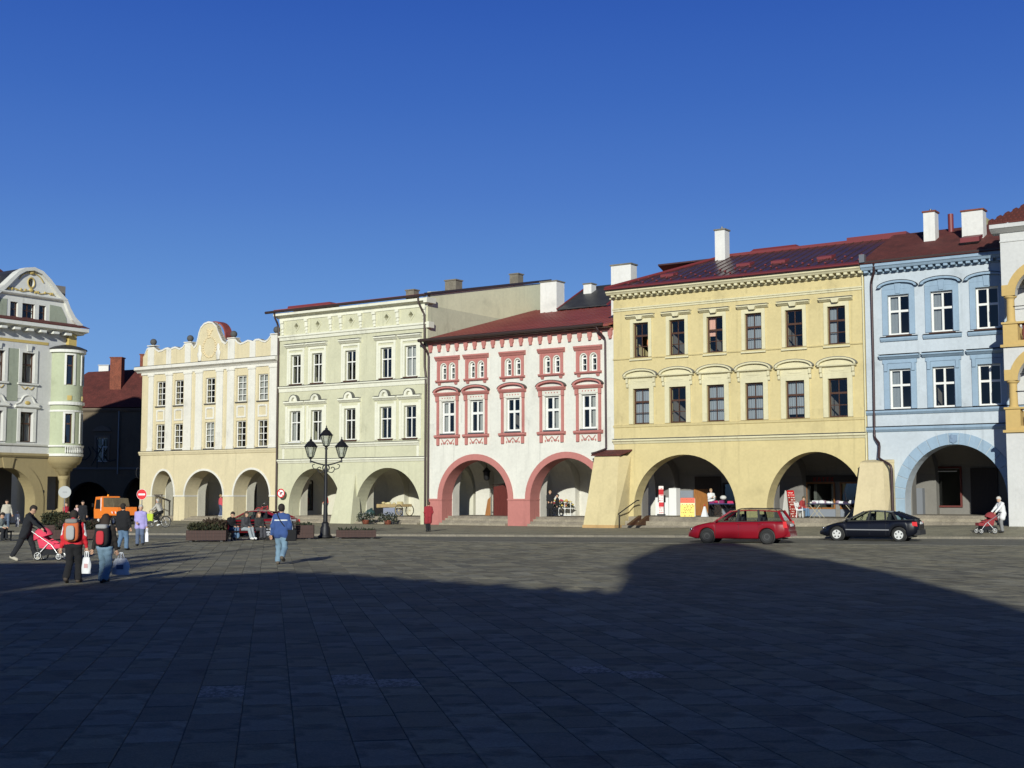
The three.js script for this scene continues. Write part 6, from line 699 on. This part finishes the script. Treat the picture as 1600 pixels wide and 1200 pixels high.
// ---------- lamp post ----------
{
  const l = thing('street_lamp', 'black cast iron street lamp with three glass lanterns on scrolled arms', 'street lamp', [-9.1, 0, -64.3], .06);
  part(l, 'base', lathe([[0, 0], [.36, 0], [.36, .1], [.26, .18], [.24, .5], [.17, .62], [.19, .7], [.12, .8], [0, .8]], 16), M.iron); part(l, 'post', lathe([[.11, .8], [.1, 1.6], [.12, 1.66], [.09, 1.75], [.075, 3.3], [.1, 3.36], [.06, 3.45], [.05, 4.3], [.09, 4.36], [.03, 4.42], [0, 4.42]], 14), M.iron);
  for (const s of [-1, 1]) part(l, 'scroll_arm', [tube([[0, 3.55, 0], [s * .35, 3.62, 0], [s * .75, 3.75, 0]], .035, 8, false, .3), tube([[s * .05, 3.25, 0], [s * .3, 3.2, 0], [s * .42, 3.38, 0], [s * .3, 3.46, 0], [s * .24, 3.38, 0]], .024, 6, false, .5), tube([[s * .42, 3.35, 0], [s * .6, 3.4, 0], [s * .66, 3.55, 0], [s * .55, 3.6, 0]], .022, 6, false, .5), rod([s * .75, 3.68, 0], [s * .75, 3.86, 0], .05, .03)], M.iron); part(l, 'arm_crown', new THREE.TorusGeometry(.16, .03, 6, 20).translate(0, 3.42, 0), M.iron);
  const lan = (x, y) => { const w = part(l, 'lantern', [0, 1, 2, 3, 4, 5].flatMap(k => { const a = k / 6 * PI * 2, b = (k + 1) / 6 * PI * 2, p = (r, h, q) => [r * Math.cos(q), h, r * Math.sin(q)]; return [rod(p(.14, 0, a), p(.3, .52, a), .012), rod(p(.14, 0, a), p(.14, 0, b), .014), rod(p(.3, .52, a), p(.3, .52, b), .018)]; }), M.iron, [x, y, 0]); part(w, 'lantern_roof', lathe([[.36, .52], [.3, .56], [.16, .74], [.07, .8], [.07, .86], [.02, .9], [.03, .95], [0, 1.02]], 12), M.iron); const gp = new THREE.CylinderGeometry(.285, .13, .5, 6, 1, true).rotateY(PI / 6).translate(0, .26, 0); part(w, 'lantern_glass', gp, new THREE.MeshPhysicalMaterial({ color: L(.75, .77, .7), transmission: .75, thickness: 0, roughness: .25 })); part(w, 'bulb', ball(0, .28, 0, .07, 1, 1.6, 1, 10), std(.7, .7, .65)); part(w, 'holder', rod([0, -.08, 0], [0, .02, 0], .05, .15), M.iron); };
  lan(-.75, 3.94); lan(.75, 3.94); lan(0, 4.5);
}
// ---------- planters and benches ----------
function shrubs(parent, name, m, n, W, D, h, seed, y0) { const r = rng(seed), gs = []; for (let i = 0; i < n; i++) { const a = r() * PI * 2, x = (r() - .5) * W, z = (r() - .5) * D, yy = y0 + r() * h * (1 - .5 * Math.hypot(x / W, z / D)), s = .05 + .06 * r(), g = new THREE.BufferGeometry(), u = V3(r() - .5, r() - .2, r() - .5).normalize().multiplyScalar(s * 1.6), v = V3(r() - .5, r() - .5, r() - .5).normalize().multiplyScalar(s * .6); g.setAttribute('position', new THREE.Float32BufferAttribute([x, yy, z, x + u.x / 2 + v.x, yy + u.y / 2 + v.y, z + u.z / 2 + v.z, x + u.x, yy + u.y, z + u.z, x, yy, z, x + u.x, yy + u.y, z + u.z, x + u.x / 2 - v.x, yy + u.y / 2 - v.y, z + u.z / 2 - v.z], 3)); g.computeVertexNormals(); gs.push(g); } const f = part(parent, name, gs, m); f.userData.kind = 'stuff'; return f; }
function planter(label, p, turn, W, D, h, plants) { const b = thing('planter', label, 'planter', p, turn, undefined); for (const s of [-1, 1]) for (let k = 0; k < 3; k++) { part(b, 'board', extrude([[-W / 2, 0], [W / 2, 0], [W / 2, h / 3 - .012], [-W / 2, h / 3 - .012]], -.02, .02, .006).translate(0, .08 + k * h / 3, s * D / 2), M.redBoard); part(b, 'board', extrude([[-D / 2 + .025, 0], [D / 2 - .025, 0], [D / 2 - .025, h / 3 - .012], [-D / 2 + .025, h / 3 - .012]], -.02, .02, .006).rotateY(PI / 2).translate(s * (W / 2 - .02), .08 + k * h / 3, 0), M.redBoard); } for (const x of [-1, 1]) for (const z of [-1, 1]) part(b, 'foot', box(x * (W / 2 - .2) - .06, x * (W / 2 - .2) + .06, 0, .08, z * (D / 2 - .1) - .06, z * (D / 2 - .1) + .06), M.black); part(b, 'soil', box(-W / 2 + .04, W / 2 - .04, .12, .05 + h, -D / 2 + .03, D / 2 - .03), M.soil); if (plants) plants(b); return b; }
M.redBoard = std(.06, .025, .02, { map: woodMap, roughness: .7 });
planter('brown board planter with heather and shrubs left of the benches', [-13.75, 0, -59.6], .1, 1.75, 1.0, .44, b => { shrubs(b, 'foliage', M.leafOlive, 900, 1.6, .9, .36, 3, .5); shrubs(b, 'foliage', M.leafRust, 700, 1.0, .8, .5, 7, .55).position.x = .35; shrubs(b, 'foliage', M.leafDark, 300, 1.5, .9, .25, 17, .5); });
planter('low brown board planter right of the street lamp', [-7.55, 0, -63.9], .12, 1.9, 1.0, .34, b => shrubs(b, 'foliage', M.leafDark, 120, 1.7, .8, .08, 9, .38));
planter('brown board planter with green bush near the corner house', [-24.9, 0, -72.2], .2, 1.8, 1.1, .4, b => { shrubs(b, 'foliage', M.leafOlive, 1300, 1.5, .9, .8, 13, .45); shrubs(b, 'foliage', M.leafDark, 700, 1.5, .9, .7, 19, .45); });
planter('brown board planter behind the walking girls', [-20.2, 0, -61.5], .25, 2.2, 1.1, .42, b => { shrubs(b, 'foliage', M.leafRust, 900, 2.0, 1.0, .5, 23, .45); shrubs(b, 'foliage', M.leafDark, 700, 2.0, 1.0, .45, 29, .45); });
planter('dark board planter between the bench and the street lamp', [-10.2, 0, -62.9], .12, 1.5, .9, .6, b => shrubs(b, 'foliage', M.leafDark, 150, 1.3, .7, .1, 31, .64));
function bench(label, p, turn, W) { const b = thing('bench', label, 'bench', p, turn); for (let k = 0; k < 4; k++) part(b, 'seat_slat', extrude([[-W / 2, .42], [W / 2, .42], [W / 2, .455], [-W / 2, .455]], -.2 + k * .115, -.1 + k * .115, .005), M.darkWood); for (let k = 0; k < 3; k++) part(b, 'back_slat', extrude([[-W / 2, .54 + k * .12], [W / 2, .54 + k * .12], [W / 2, .63 + k * .12], [-W / 2, .63 + k * .12]], -.265 - .02 * k, -.235 - .02 * k, .005), M.darkWood); for (const s of [-1, 1]) part(b, 'leg_frame', [bar([s * (W / 2 - .15), 0, .18], [s * (W / 2 - .15), .415, .2], .05, .05), bar([s * (W / 2 - .15), 0, -.2], [s * (W / 2 - .15), .415, -.2], .05, .05), bar([s * (W / 2 - .15), .39, -.22], [s * (W / 2 - .15), .39, .2], .05, .04), bar([s * (W / 2 - .15), .4, -.22], [s * (W / 2 - .15), .88, -.31], .05, .04)], M.iron); return b; }
bench('dark slatted bench with three seated people', [-12.4, 0, -61.15], .85, 2.0); bench('empty dark slatted bench between the seated people and the lamp', [-11.1, 0, -61.9], .12 + PI, 1.9); bench('dark slatted bench at the left edge of the square', [-23.5, 0, -60.0], 1.2, 1.9);
{ const b = thing('shoulder_bag', 'red bag lying on the bench beside the seated person', 'bag', [-13.1, .46, -60.2], .85); part(b, 'pouch', ball(0, .16, 0, .22, 1, .8, .6, 14), redCloth); part(b, 'strap', tube([[-.15, .26, 0], [0, .42, 0], [.15, .26, 0]], .015, 6, false, .5), redCloth); }
// ---------- signs ----------
function roundSign(name, label, p, turn, pole, h, face) { const s = thing(name, label, 'sign', p, turn); if (pole) part(s, 'pole', rod([0, 0, 0], [0, h + .3, 0], .03), M.zinc); face(s, h); return s; }
roundSign('road_sign', 'red no entry sign with white bar at the left of the cream house', [-23.6, 0, -84.0], -.15, true, 2.15, (s, h) => { part(s, 'disc', [new THREE.CylinderGeometry(.33, .33, .02, 32).rotateX(PI / 2).translate(0, h, .045)], M.signRed); part(s, 'bar', box(-.22, .22, h - .055, h + .055, .056, .062), M.signWhite); part(s, 'rim', new THREE.TorusGeometry(.33, .012, 6, 32).translate(0, h, .045), M.signWhite); });
roundSign('road_sign', 'grey back of a round road sign by the corner house', [-28.2, 0, -83.0], .25, true, 2.3, (s, h) => { part(s, 'disc', [new THREE.CylinderGeometry(.38, .38, .02, 32).rotateX(PI / 2).translate(0, h, .045)], M.signBack); part(s, 'clamp', box(-.12, .12, h - .03, h + .03, .056, .07), M.zinc); });
{ const p = inRow(-20.45, 2.25, .5), s = thing('road_sign', 'round white no right turn sign on the green house', 'sign', p, -ALPHA + .15); part(s, 'disc', new THREE.CylinderGeometry(.34, .34, .02, 32).rotateX(PI / 2), M.signWhite); part(s, 'red_rim', new THREE.TorusGeometry(.3, .045, 8, 32).scale(1, 1, .3).translate(0, 0, .012), M.signRed); part(s, 'arrow', [box(-.1, -.03, -.16, .08, .012, .018), box(-.03, .08, .01, .08, .012, .018), extrude([[.06, -.04], [.17, .045], [.06, .13]], .012, .018)], M.black); part(s, 'slash', bar([-.19, .19, .021], [.19, -.19, .021], .05, .006), M.signRed); part(s, 'bracket', [rod([-.2, .3, -.02], [-.45, .3, -.5], .018), rod([-.2, -.3, -.02], [-.45, -.3, -.5], .018), rod([0, -.34, -.03], [0, .34, -.03], .02)], M.iron); }
const font = await new FontLoader().loadAsync('fonts/droid/droid_sans_bold.typeface.json');
for (const [u, lab] of [[18.42, 'dark red KATEX shop lettering above the left shop window'], [21.2, 'dark red KATEX shop lettering nearest the cream buttress']]) { const s = thing('shop_sign', lab, 'sign', inRow(u, 2.93, -5.855), -ALPHA); let x = 0; for (const ch of 'KATEX') { const g = new TextGeometry(ch, { font, size: .27, depth: .03, curveSegments: 3 }); g.computeBoundingBox(); const w = g.boundingBox.max.x; part(s, 'letter', g, std(.22, .02, .02), [x, 0, 0]); x += w + .06; } }
// ---------- market goods and furniture in the arcades ----------
const rowThing = (n, l, c, u, v, w, t = 0) => thing(n, l, c, inRow(u, v, w), -ALPHA + t);
function printed(seed, base, ink, bands) { const cv = document.createElement('canvas'); cv.width = 128; cv.height = 256; const x = cv.getContext('2d'), r = rng(seed); x.fillStyle = base; x.fillRect(0, 0, 128, 256); for (const [c, y, h] of bands) { x.fillStyle = c; x.fillRect(0, y, 128, h); } x.fillStyle = ink; for (let y = 18; y < 240; y += 22) for (let k = 10; k < 112;) { const w = 5 + r() * 12; if (r() < .75) x.fillRect(k, y, w, 6 + r() * 7); k += w + 4 + r() * 8; } const t = new THREE.CanvasTexture(cv); t.colorSpace = THREE.SRGBColorSpace; return t; }
function aBoard(label, u, v, w, t, W, h, tex, back) { const b = rowThing('display_board', label, 'board', u, v, w, t); for (const s of [1, -1]) { const g = new THREE.BoxGeometry(W, h, .02).rotateX(-s * .17).translate(0, h / 2 * Math.cos(.17), s * .2); g.userData.keepUv = true; const q = clean(g); q.userData.keepUv = true; part(b, 'panel', q, s > 0 ? std(1, 1, 1, { map: tex, roughness: .6 }) : back); } part(b, 'hinge', rod([-W / 2, h * .985, 0], [W / 2, h * .985, 0], .02), M.greyMetal); return b; }
aBoard('orange and yellow folding notice board under the yellow arch', 12.35, .8, -.95, .35, .85, 1.15, printed(4, '#e8cf62', '#8a5a28', [['#e0583a', 0, 70], ['#f0e3a0', 70, 26]]), std(.6, .57, .48));
aBoard('tall red and white folding board beside the white chair', 18.65, .8, -1.6, 1.25, .6, 1.6, printed(9, '#8e2a22', '#e8ddd0', [['#c81e22', 0, 60]]), std(.62, .62, .58));
{ const b = rowThing('banner_stand', 'narrow red and white banner at the left of the yellow arch', 'banner', 9.75, .8, -2.4, .4); const g = new THREE.BoxGeometry(.3, 1.75, .03).translate(0, 1.0, 0), q = clean(g); q.userData.keepUv = true; part(b, 'panel', q, std(1, 1, 1, { map: printed(21, '#e2d8d4', '#b02a30', [['#b8242c', 30, 50], ['#c03038', 150, 40]]) })); part(b, 'foot', box(-.25, .25, 0, .12, -.2, .2), M.black); }
{ const b = rowThing('cabinet', 'white cabinet with dark screen at the back of the yellow arcade', 'cabinet', 9.0, .8, -5.2, 0); part(b, 'case', box(-.9, .05, 0, 1.15, 0, .5), M.whitePaint); part(b, 'screen', box(-.7, -.15, .85, 1.3, .5, .53), M.black); part(b, 'tall_case', box(.12, .65, 0, 1.75, 0, .55), M.whitePaint); }
function goods(parent, n, W, y, D, seed, cols) { const r = rng(seed); for (let i = 0; i < n; i++) { const m = cols[r() * cols.length | 0], x = (r() - .5) * W, z = (r() - .5) * D, w = .1 + .12 * r(), h = .06 + .14 * r(); part(parent, 'goods', r() < .5 ? ball(x, y + h * .5, z, w, 1, .6, .8, 10) : extrude([[x - w, y], [x + w, y], [x + w * .9, y + h], [x - w * .9, y + h]], z - .1, z + .1, .02), m); } }
function trestle(label, u, v, w, t, W, D, h, m, legM) { const b = rowThing('trestle_table', label, 'table', u, v, w, t); part(b, 'table_top', extrude([[-W / 2, h - .04], [W / 2, h - .04], [W / 2, h], [-W / 2, h]], -D / 2, D / 2, .01), m); for (const s of [-1, 1]) for (const z of [-1, 1]) { part(b, 'leg', rod([s * (W / 2 - .1), h - .05, z * (D / 2 - .08)], [s * (W / 2 - .75), 0, z * (D / 2 - .08)], .018), legM); part(b, 'leg', rod([s * (W / 2 - .75), h - .05, z * (D / 2 - .08) - .03], [s * (W / 2 - .1), 0, z * (D / 2 - .08) - .03], .018), legM); } return b; }
{ trestle('dark trestle table before the woman in white top', 14.5, .8, -1.5, 0, 1.7, .7, .8, cloth(.03, .04, .12), M.iron); const g = rowThing('clothes_pile', 'red and pale clothes heaped on the table under the left yellow arch', 'clothes', 14.5, 1.6, -1.5); goods(g, 11, 1.4, 0, .45, 5, [cloth(.5, .03, .1), cloth(.6, .55, .55), cloth(.2, .02, .1), cloth(.35, .3, .25)]); part(g, 'hat', ball(.0, .35, .1, .2, 1, .7, 1, 12), cloth(.55, .55, .52)); }
{ trestle('trestle table with thin crossed legs under the right yellow arch', 21.35, .8, -1.7, 0, 3.0, .8, .82, cloth(.03, .03, .07), std(.4, .36, .26)); const g = rowThing('textile_pile', 'white and dark folded textiles stacked on the right yellow table', 'clothes', 21.3, 1.62, -1.7); goods(g, 18, 2.5, 0, .5, 15, [whiteCloth, whiteCloth, cloth(.04, .02, .05), cloth(.3, .2, .25), cloth(.6, .58, .5)]); }
{ const b = rowThing('plastic_chair', 'white plastic chair under the right yellow arch', 'chair', 19.3, .8, -1.75, PI / 2 - .1); for (const x of [-.22, .22]) for (const z of [-.2, .22]) part(b, 'leg', rod([x, 0, z], [x * .9, .44, z * .9], .022), M.whitePaint); part(b, 'seat', extrude([[-.24, .42], [.24, .42], [.24, .46], [-.24, .46]], -.22, .24, .012), M.whitePaint); for (let k = 0; k < 5; k++) part(b, 'back_slat', bar([-.18 + k * .09, .46, -.22], [-.18 + k * .09, .86, -.32], .05, .02), M.whitePaint); part(b, 'back_rail', tube([[-.24, .44, -.2], [-.24, .86, -.32], [0, .92, -.34], [.24, .86, -.32], [.24, .44, -.2]], .02, 6, false, .2), M.whitePaint); for (const s of [-1, 1]) part(b, 'arm', tube([[s * .25, .44, .2], [s * .26, .66, .2], [s * .26, .67, -.22]], .02, 6, false, .1), M.whitePaint); }
{ const b = rowThing('shopping_bag', 'white triangular bag standing beside the dark trestle table', 'bag', 13.45, .8, -1.0); part(b, 'sack', hexa([[-.2, 0, .12], [.2, 0, .12], [.2, 0, -.12], [-.2, 0, -.12], [-.05, .62, .03], [.05, .62, .03], [.05, .62, -.03], [-.05, .62, -.03]]), whiteCloth); part(b, 'handle', tube([[-.04, .6, 0], [0, .75, 0], [.04, .6, 0]], .012, 6, false, .5), redCloth); }
{ const b = rowThing('stall_cart', 'pale wooden goods cart with cloth under the right green arch', 'cart', -12.0, .6, -2.4, -.1); part(b, 'deck', extrude([[-1.3, .62], [1.3, .7], [1.3, .85], [-1.3, .85]], -.5, .5, .02), std(.55, .45, .25, { map: woodMap })); part(b, 'case', box(-.7, .6, .02, .6, -.35, .4), std(.22, .24, .32)); for (const s of [-1, 1]) wheel(b, 'wheel', 1.05, .42, s * .55, .42, .03, std(.55, .45, .25), 10); goods(b, 8, 2.0, .86, .6, 25, [cloth(.6, .52, .3), cloth(.5, .42, .22), cloth(.66, .62, .48)]); }
{ const b = rowThing('sack', 'dark green sack on the step of the right green arch', 'sack', -13.0, .6, -.95); part(b, 'bag', ball(0, .24, 0, .36, 1.1, .75, .8, 14), cloth(.02, .05, .05)); part(b, 'knot', ball(.1, .52, 0, .1, 1, .8, 1, 8), cloth(.02, .05, .05)); }
for (const [u, lab, sd] of [[-11.3, 'dark leafy wreath pot left on the pavement by the green steps', 41], [-9.3, 'larger silvery leafy pot right on the pavement by the green steps', 47]]) { const p = inRow(u, 0, 1.5), b = thing('potted_plant', lab, 'plant', [p[0], groundY(p[0], p[2]), p[2]], 0); part(b, 'pot', lathe([[0, 0], [.2, 0], [.28, .3], [.24, .3], [0, .28]], 14), M.brick); shrubs(b, 'foliage', M.leafDark, 420, 1.2, .6, .7, sd, .15); shrubs(b, 'foliage', std(.25, .26, .26), 120, 1.0, .5, .7, sd + 1, .2); }
{ const b = rowThing('market_kiosk', 'dark red wooden market hut under the left pink arch', 'kiosk', -2.75, .7, -3.0, -.15); for (let k = 0; k < 8; k++) part(b, 'plank', box(-.95 + k * .24, -.715 + k * .24, 0, 2.0 + .03 * k, -.02, .03), M.redWood); part(b, 'side', box(.98, 1.02, 0, 2.2, -1.0, .03), M.redWood); part(b, 'roof', hexa([[-1.1, 2.05, .15], [1.15, 2.28, .15], [1.15, 2.28, -1.1], [-1.1, 2.05, -1.1], [-1.1, 2.1, .15], [1.15, 2.33, .15], [1.15, 2.33, -1.1], [-1.1, 2.1, -1.1]]), M.darkWood); part(b, 'hanging_goods', [ball(1.3, 1.5, .2, .18, .7, 2.2, .7, 10), ball(1.35, .6, .2, .2, .7, 1.5, .7, 10)], cloth(.06, .07, .09)); }
{ const b = rowThing('iron_gate', 'dark striped iron gate leaf beside the market hut', 'gate', -4.05, .7, -3.4, .2); for (let k = 0; k < 7; k++) part(b, 'gate_bar', rod([k * .13, 0, 0], [k * .13, 1.85, 0], .022), M.iron); part(b, 'gate_rail', [box(-.03, .82, .2, .26, -.02, .02), box(-.03, .82, 1.7, 1.76, -.02, .02)], M.iron); part(b, 'panel', extrude([[-.5, 0], [-.08, 0], [-.08, 1.3], [-.3, 1.1]], -.02, .02), M.honeyWood); }
{ const b = rowThing('flower_stand', 'white wire stand filled with flowers under the right pink arch', 'flower stand', .75, .7, -4.8); part(b, 'rack', [box(-1.0, 1.0, .02, .08, -.3, .3), box(-1.0, 1.0, .5, .54, -.3, .3), ...[-.95, -.5, 0, .5, .95].map(x => rod([x, .05, .28], [x, .95, .28], .018))], M.whitePaint); shrubs(b, 'foliage', M.leafDark, 300, 1.9, .5, .55, 61, .5); const r = rng(71); for (let i = 0; i < 26; i++) part(b, 'flower', ball((r() - .5) * 1.9, .6 + .5 * r(), (r() - .3) * .5, .06 + .04 * r(), 1, .8, 1, 8), [cloth(.6, .55, .5), cloth(.5, .2, .05), cloth(.45, .05, .08), cloth(.6, .45, .1)][r() * 4 | 0]); }
{ const b = rowThing('clothes_rack', 'rack of red clothes under the left green arch behind the lamp', 'clothes rack', -16.2, .6, -2.2, .1); part(b, 'rail', [rod([-.7, 1.6, 0], [.7, 1.6, 0], .02), rod([-.7, 0, 0], [-.7, 1.6, 0], .02), rod([.7, 0, 0], [.7, 1.6, 0], .02)], M.chrome); const r = rng(81); for (let k = 0; k < 7; k++) part(b, 'garment', extrude([[-.22, .3 + .2 * r()], [.22, .3 + .2 * r()], [.2, 1.4], [.05, 1.55], [-.05, 1.55], [-.2, 1.4]], -.06, .06, .02).rotateY(1.1).translate(-.55 + k * .18, 0, 0), k % 3 ? redCloth : cloth(.5, .4, .38)); }
{ const b = rowThing('wall_lantern', 'dark hanging lantern in the left pink arch', 'lantern', -4.2, 3.1, -3.0); part(b, 'cage', lathe([[.05, 0], [.2, .1], [.24, .6], [.3, .65], [.12, .85], [.03, .95]], 8), M.iron); part(b, 'chain', rod([0, .94, 0], [0, 1.65, 0], .015), M.iron); }
{ const b = rowThing('notice_shelf', 'grey wall shelf rack beside the left cream arch', 'rack', -35.0, 0.45, -.3, .1); part(b, 'frame', [box(-.5, -.44, 0, 1.7, 0, .06), box(.44, .5, 0, 1.7, 0, .06), box(-.5, .5, 1.64, 1.74, -.05, .12), box(-.44, .44, .8, .86, 0, .06), ...[-.2, 0, .2].map(x => box(x - .02, x + .02, 0, 1.64, 0, .05))], std(.12, .1, .08)); }
// things of one kind that repeat share a group
const groupNames = { person: 'people about the square', parked_car: 'cars parked round the square', planter: 'board planters on the square', bench: 'slatted benches on the square', road_sign: 'round road signs', stroller: 'strollers being pushed', bicycle: 'bicycles by the cream house', carrier_bag: 'carrier bags in hand', backpack: 'backpacks of the walking girls', buttress: 'sloping buttresses of the arcade', trestle_table: 'trestle tables under the yellow arches', display_board: 'folding boards under the yellow arches', potted_plant: 'potted plants by the green steps', shop_sign: 'red shop lettering', shading_house: 'houses behind the viewer' };
for (const o of scene.children) { const k = o.name.replace(/_\d{3}$/, ''); if (groupNames[k] && o.userData.label) o.userData.group = groupNames[k]; }
renderer.render(scene, camera);
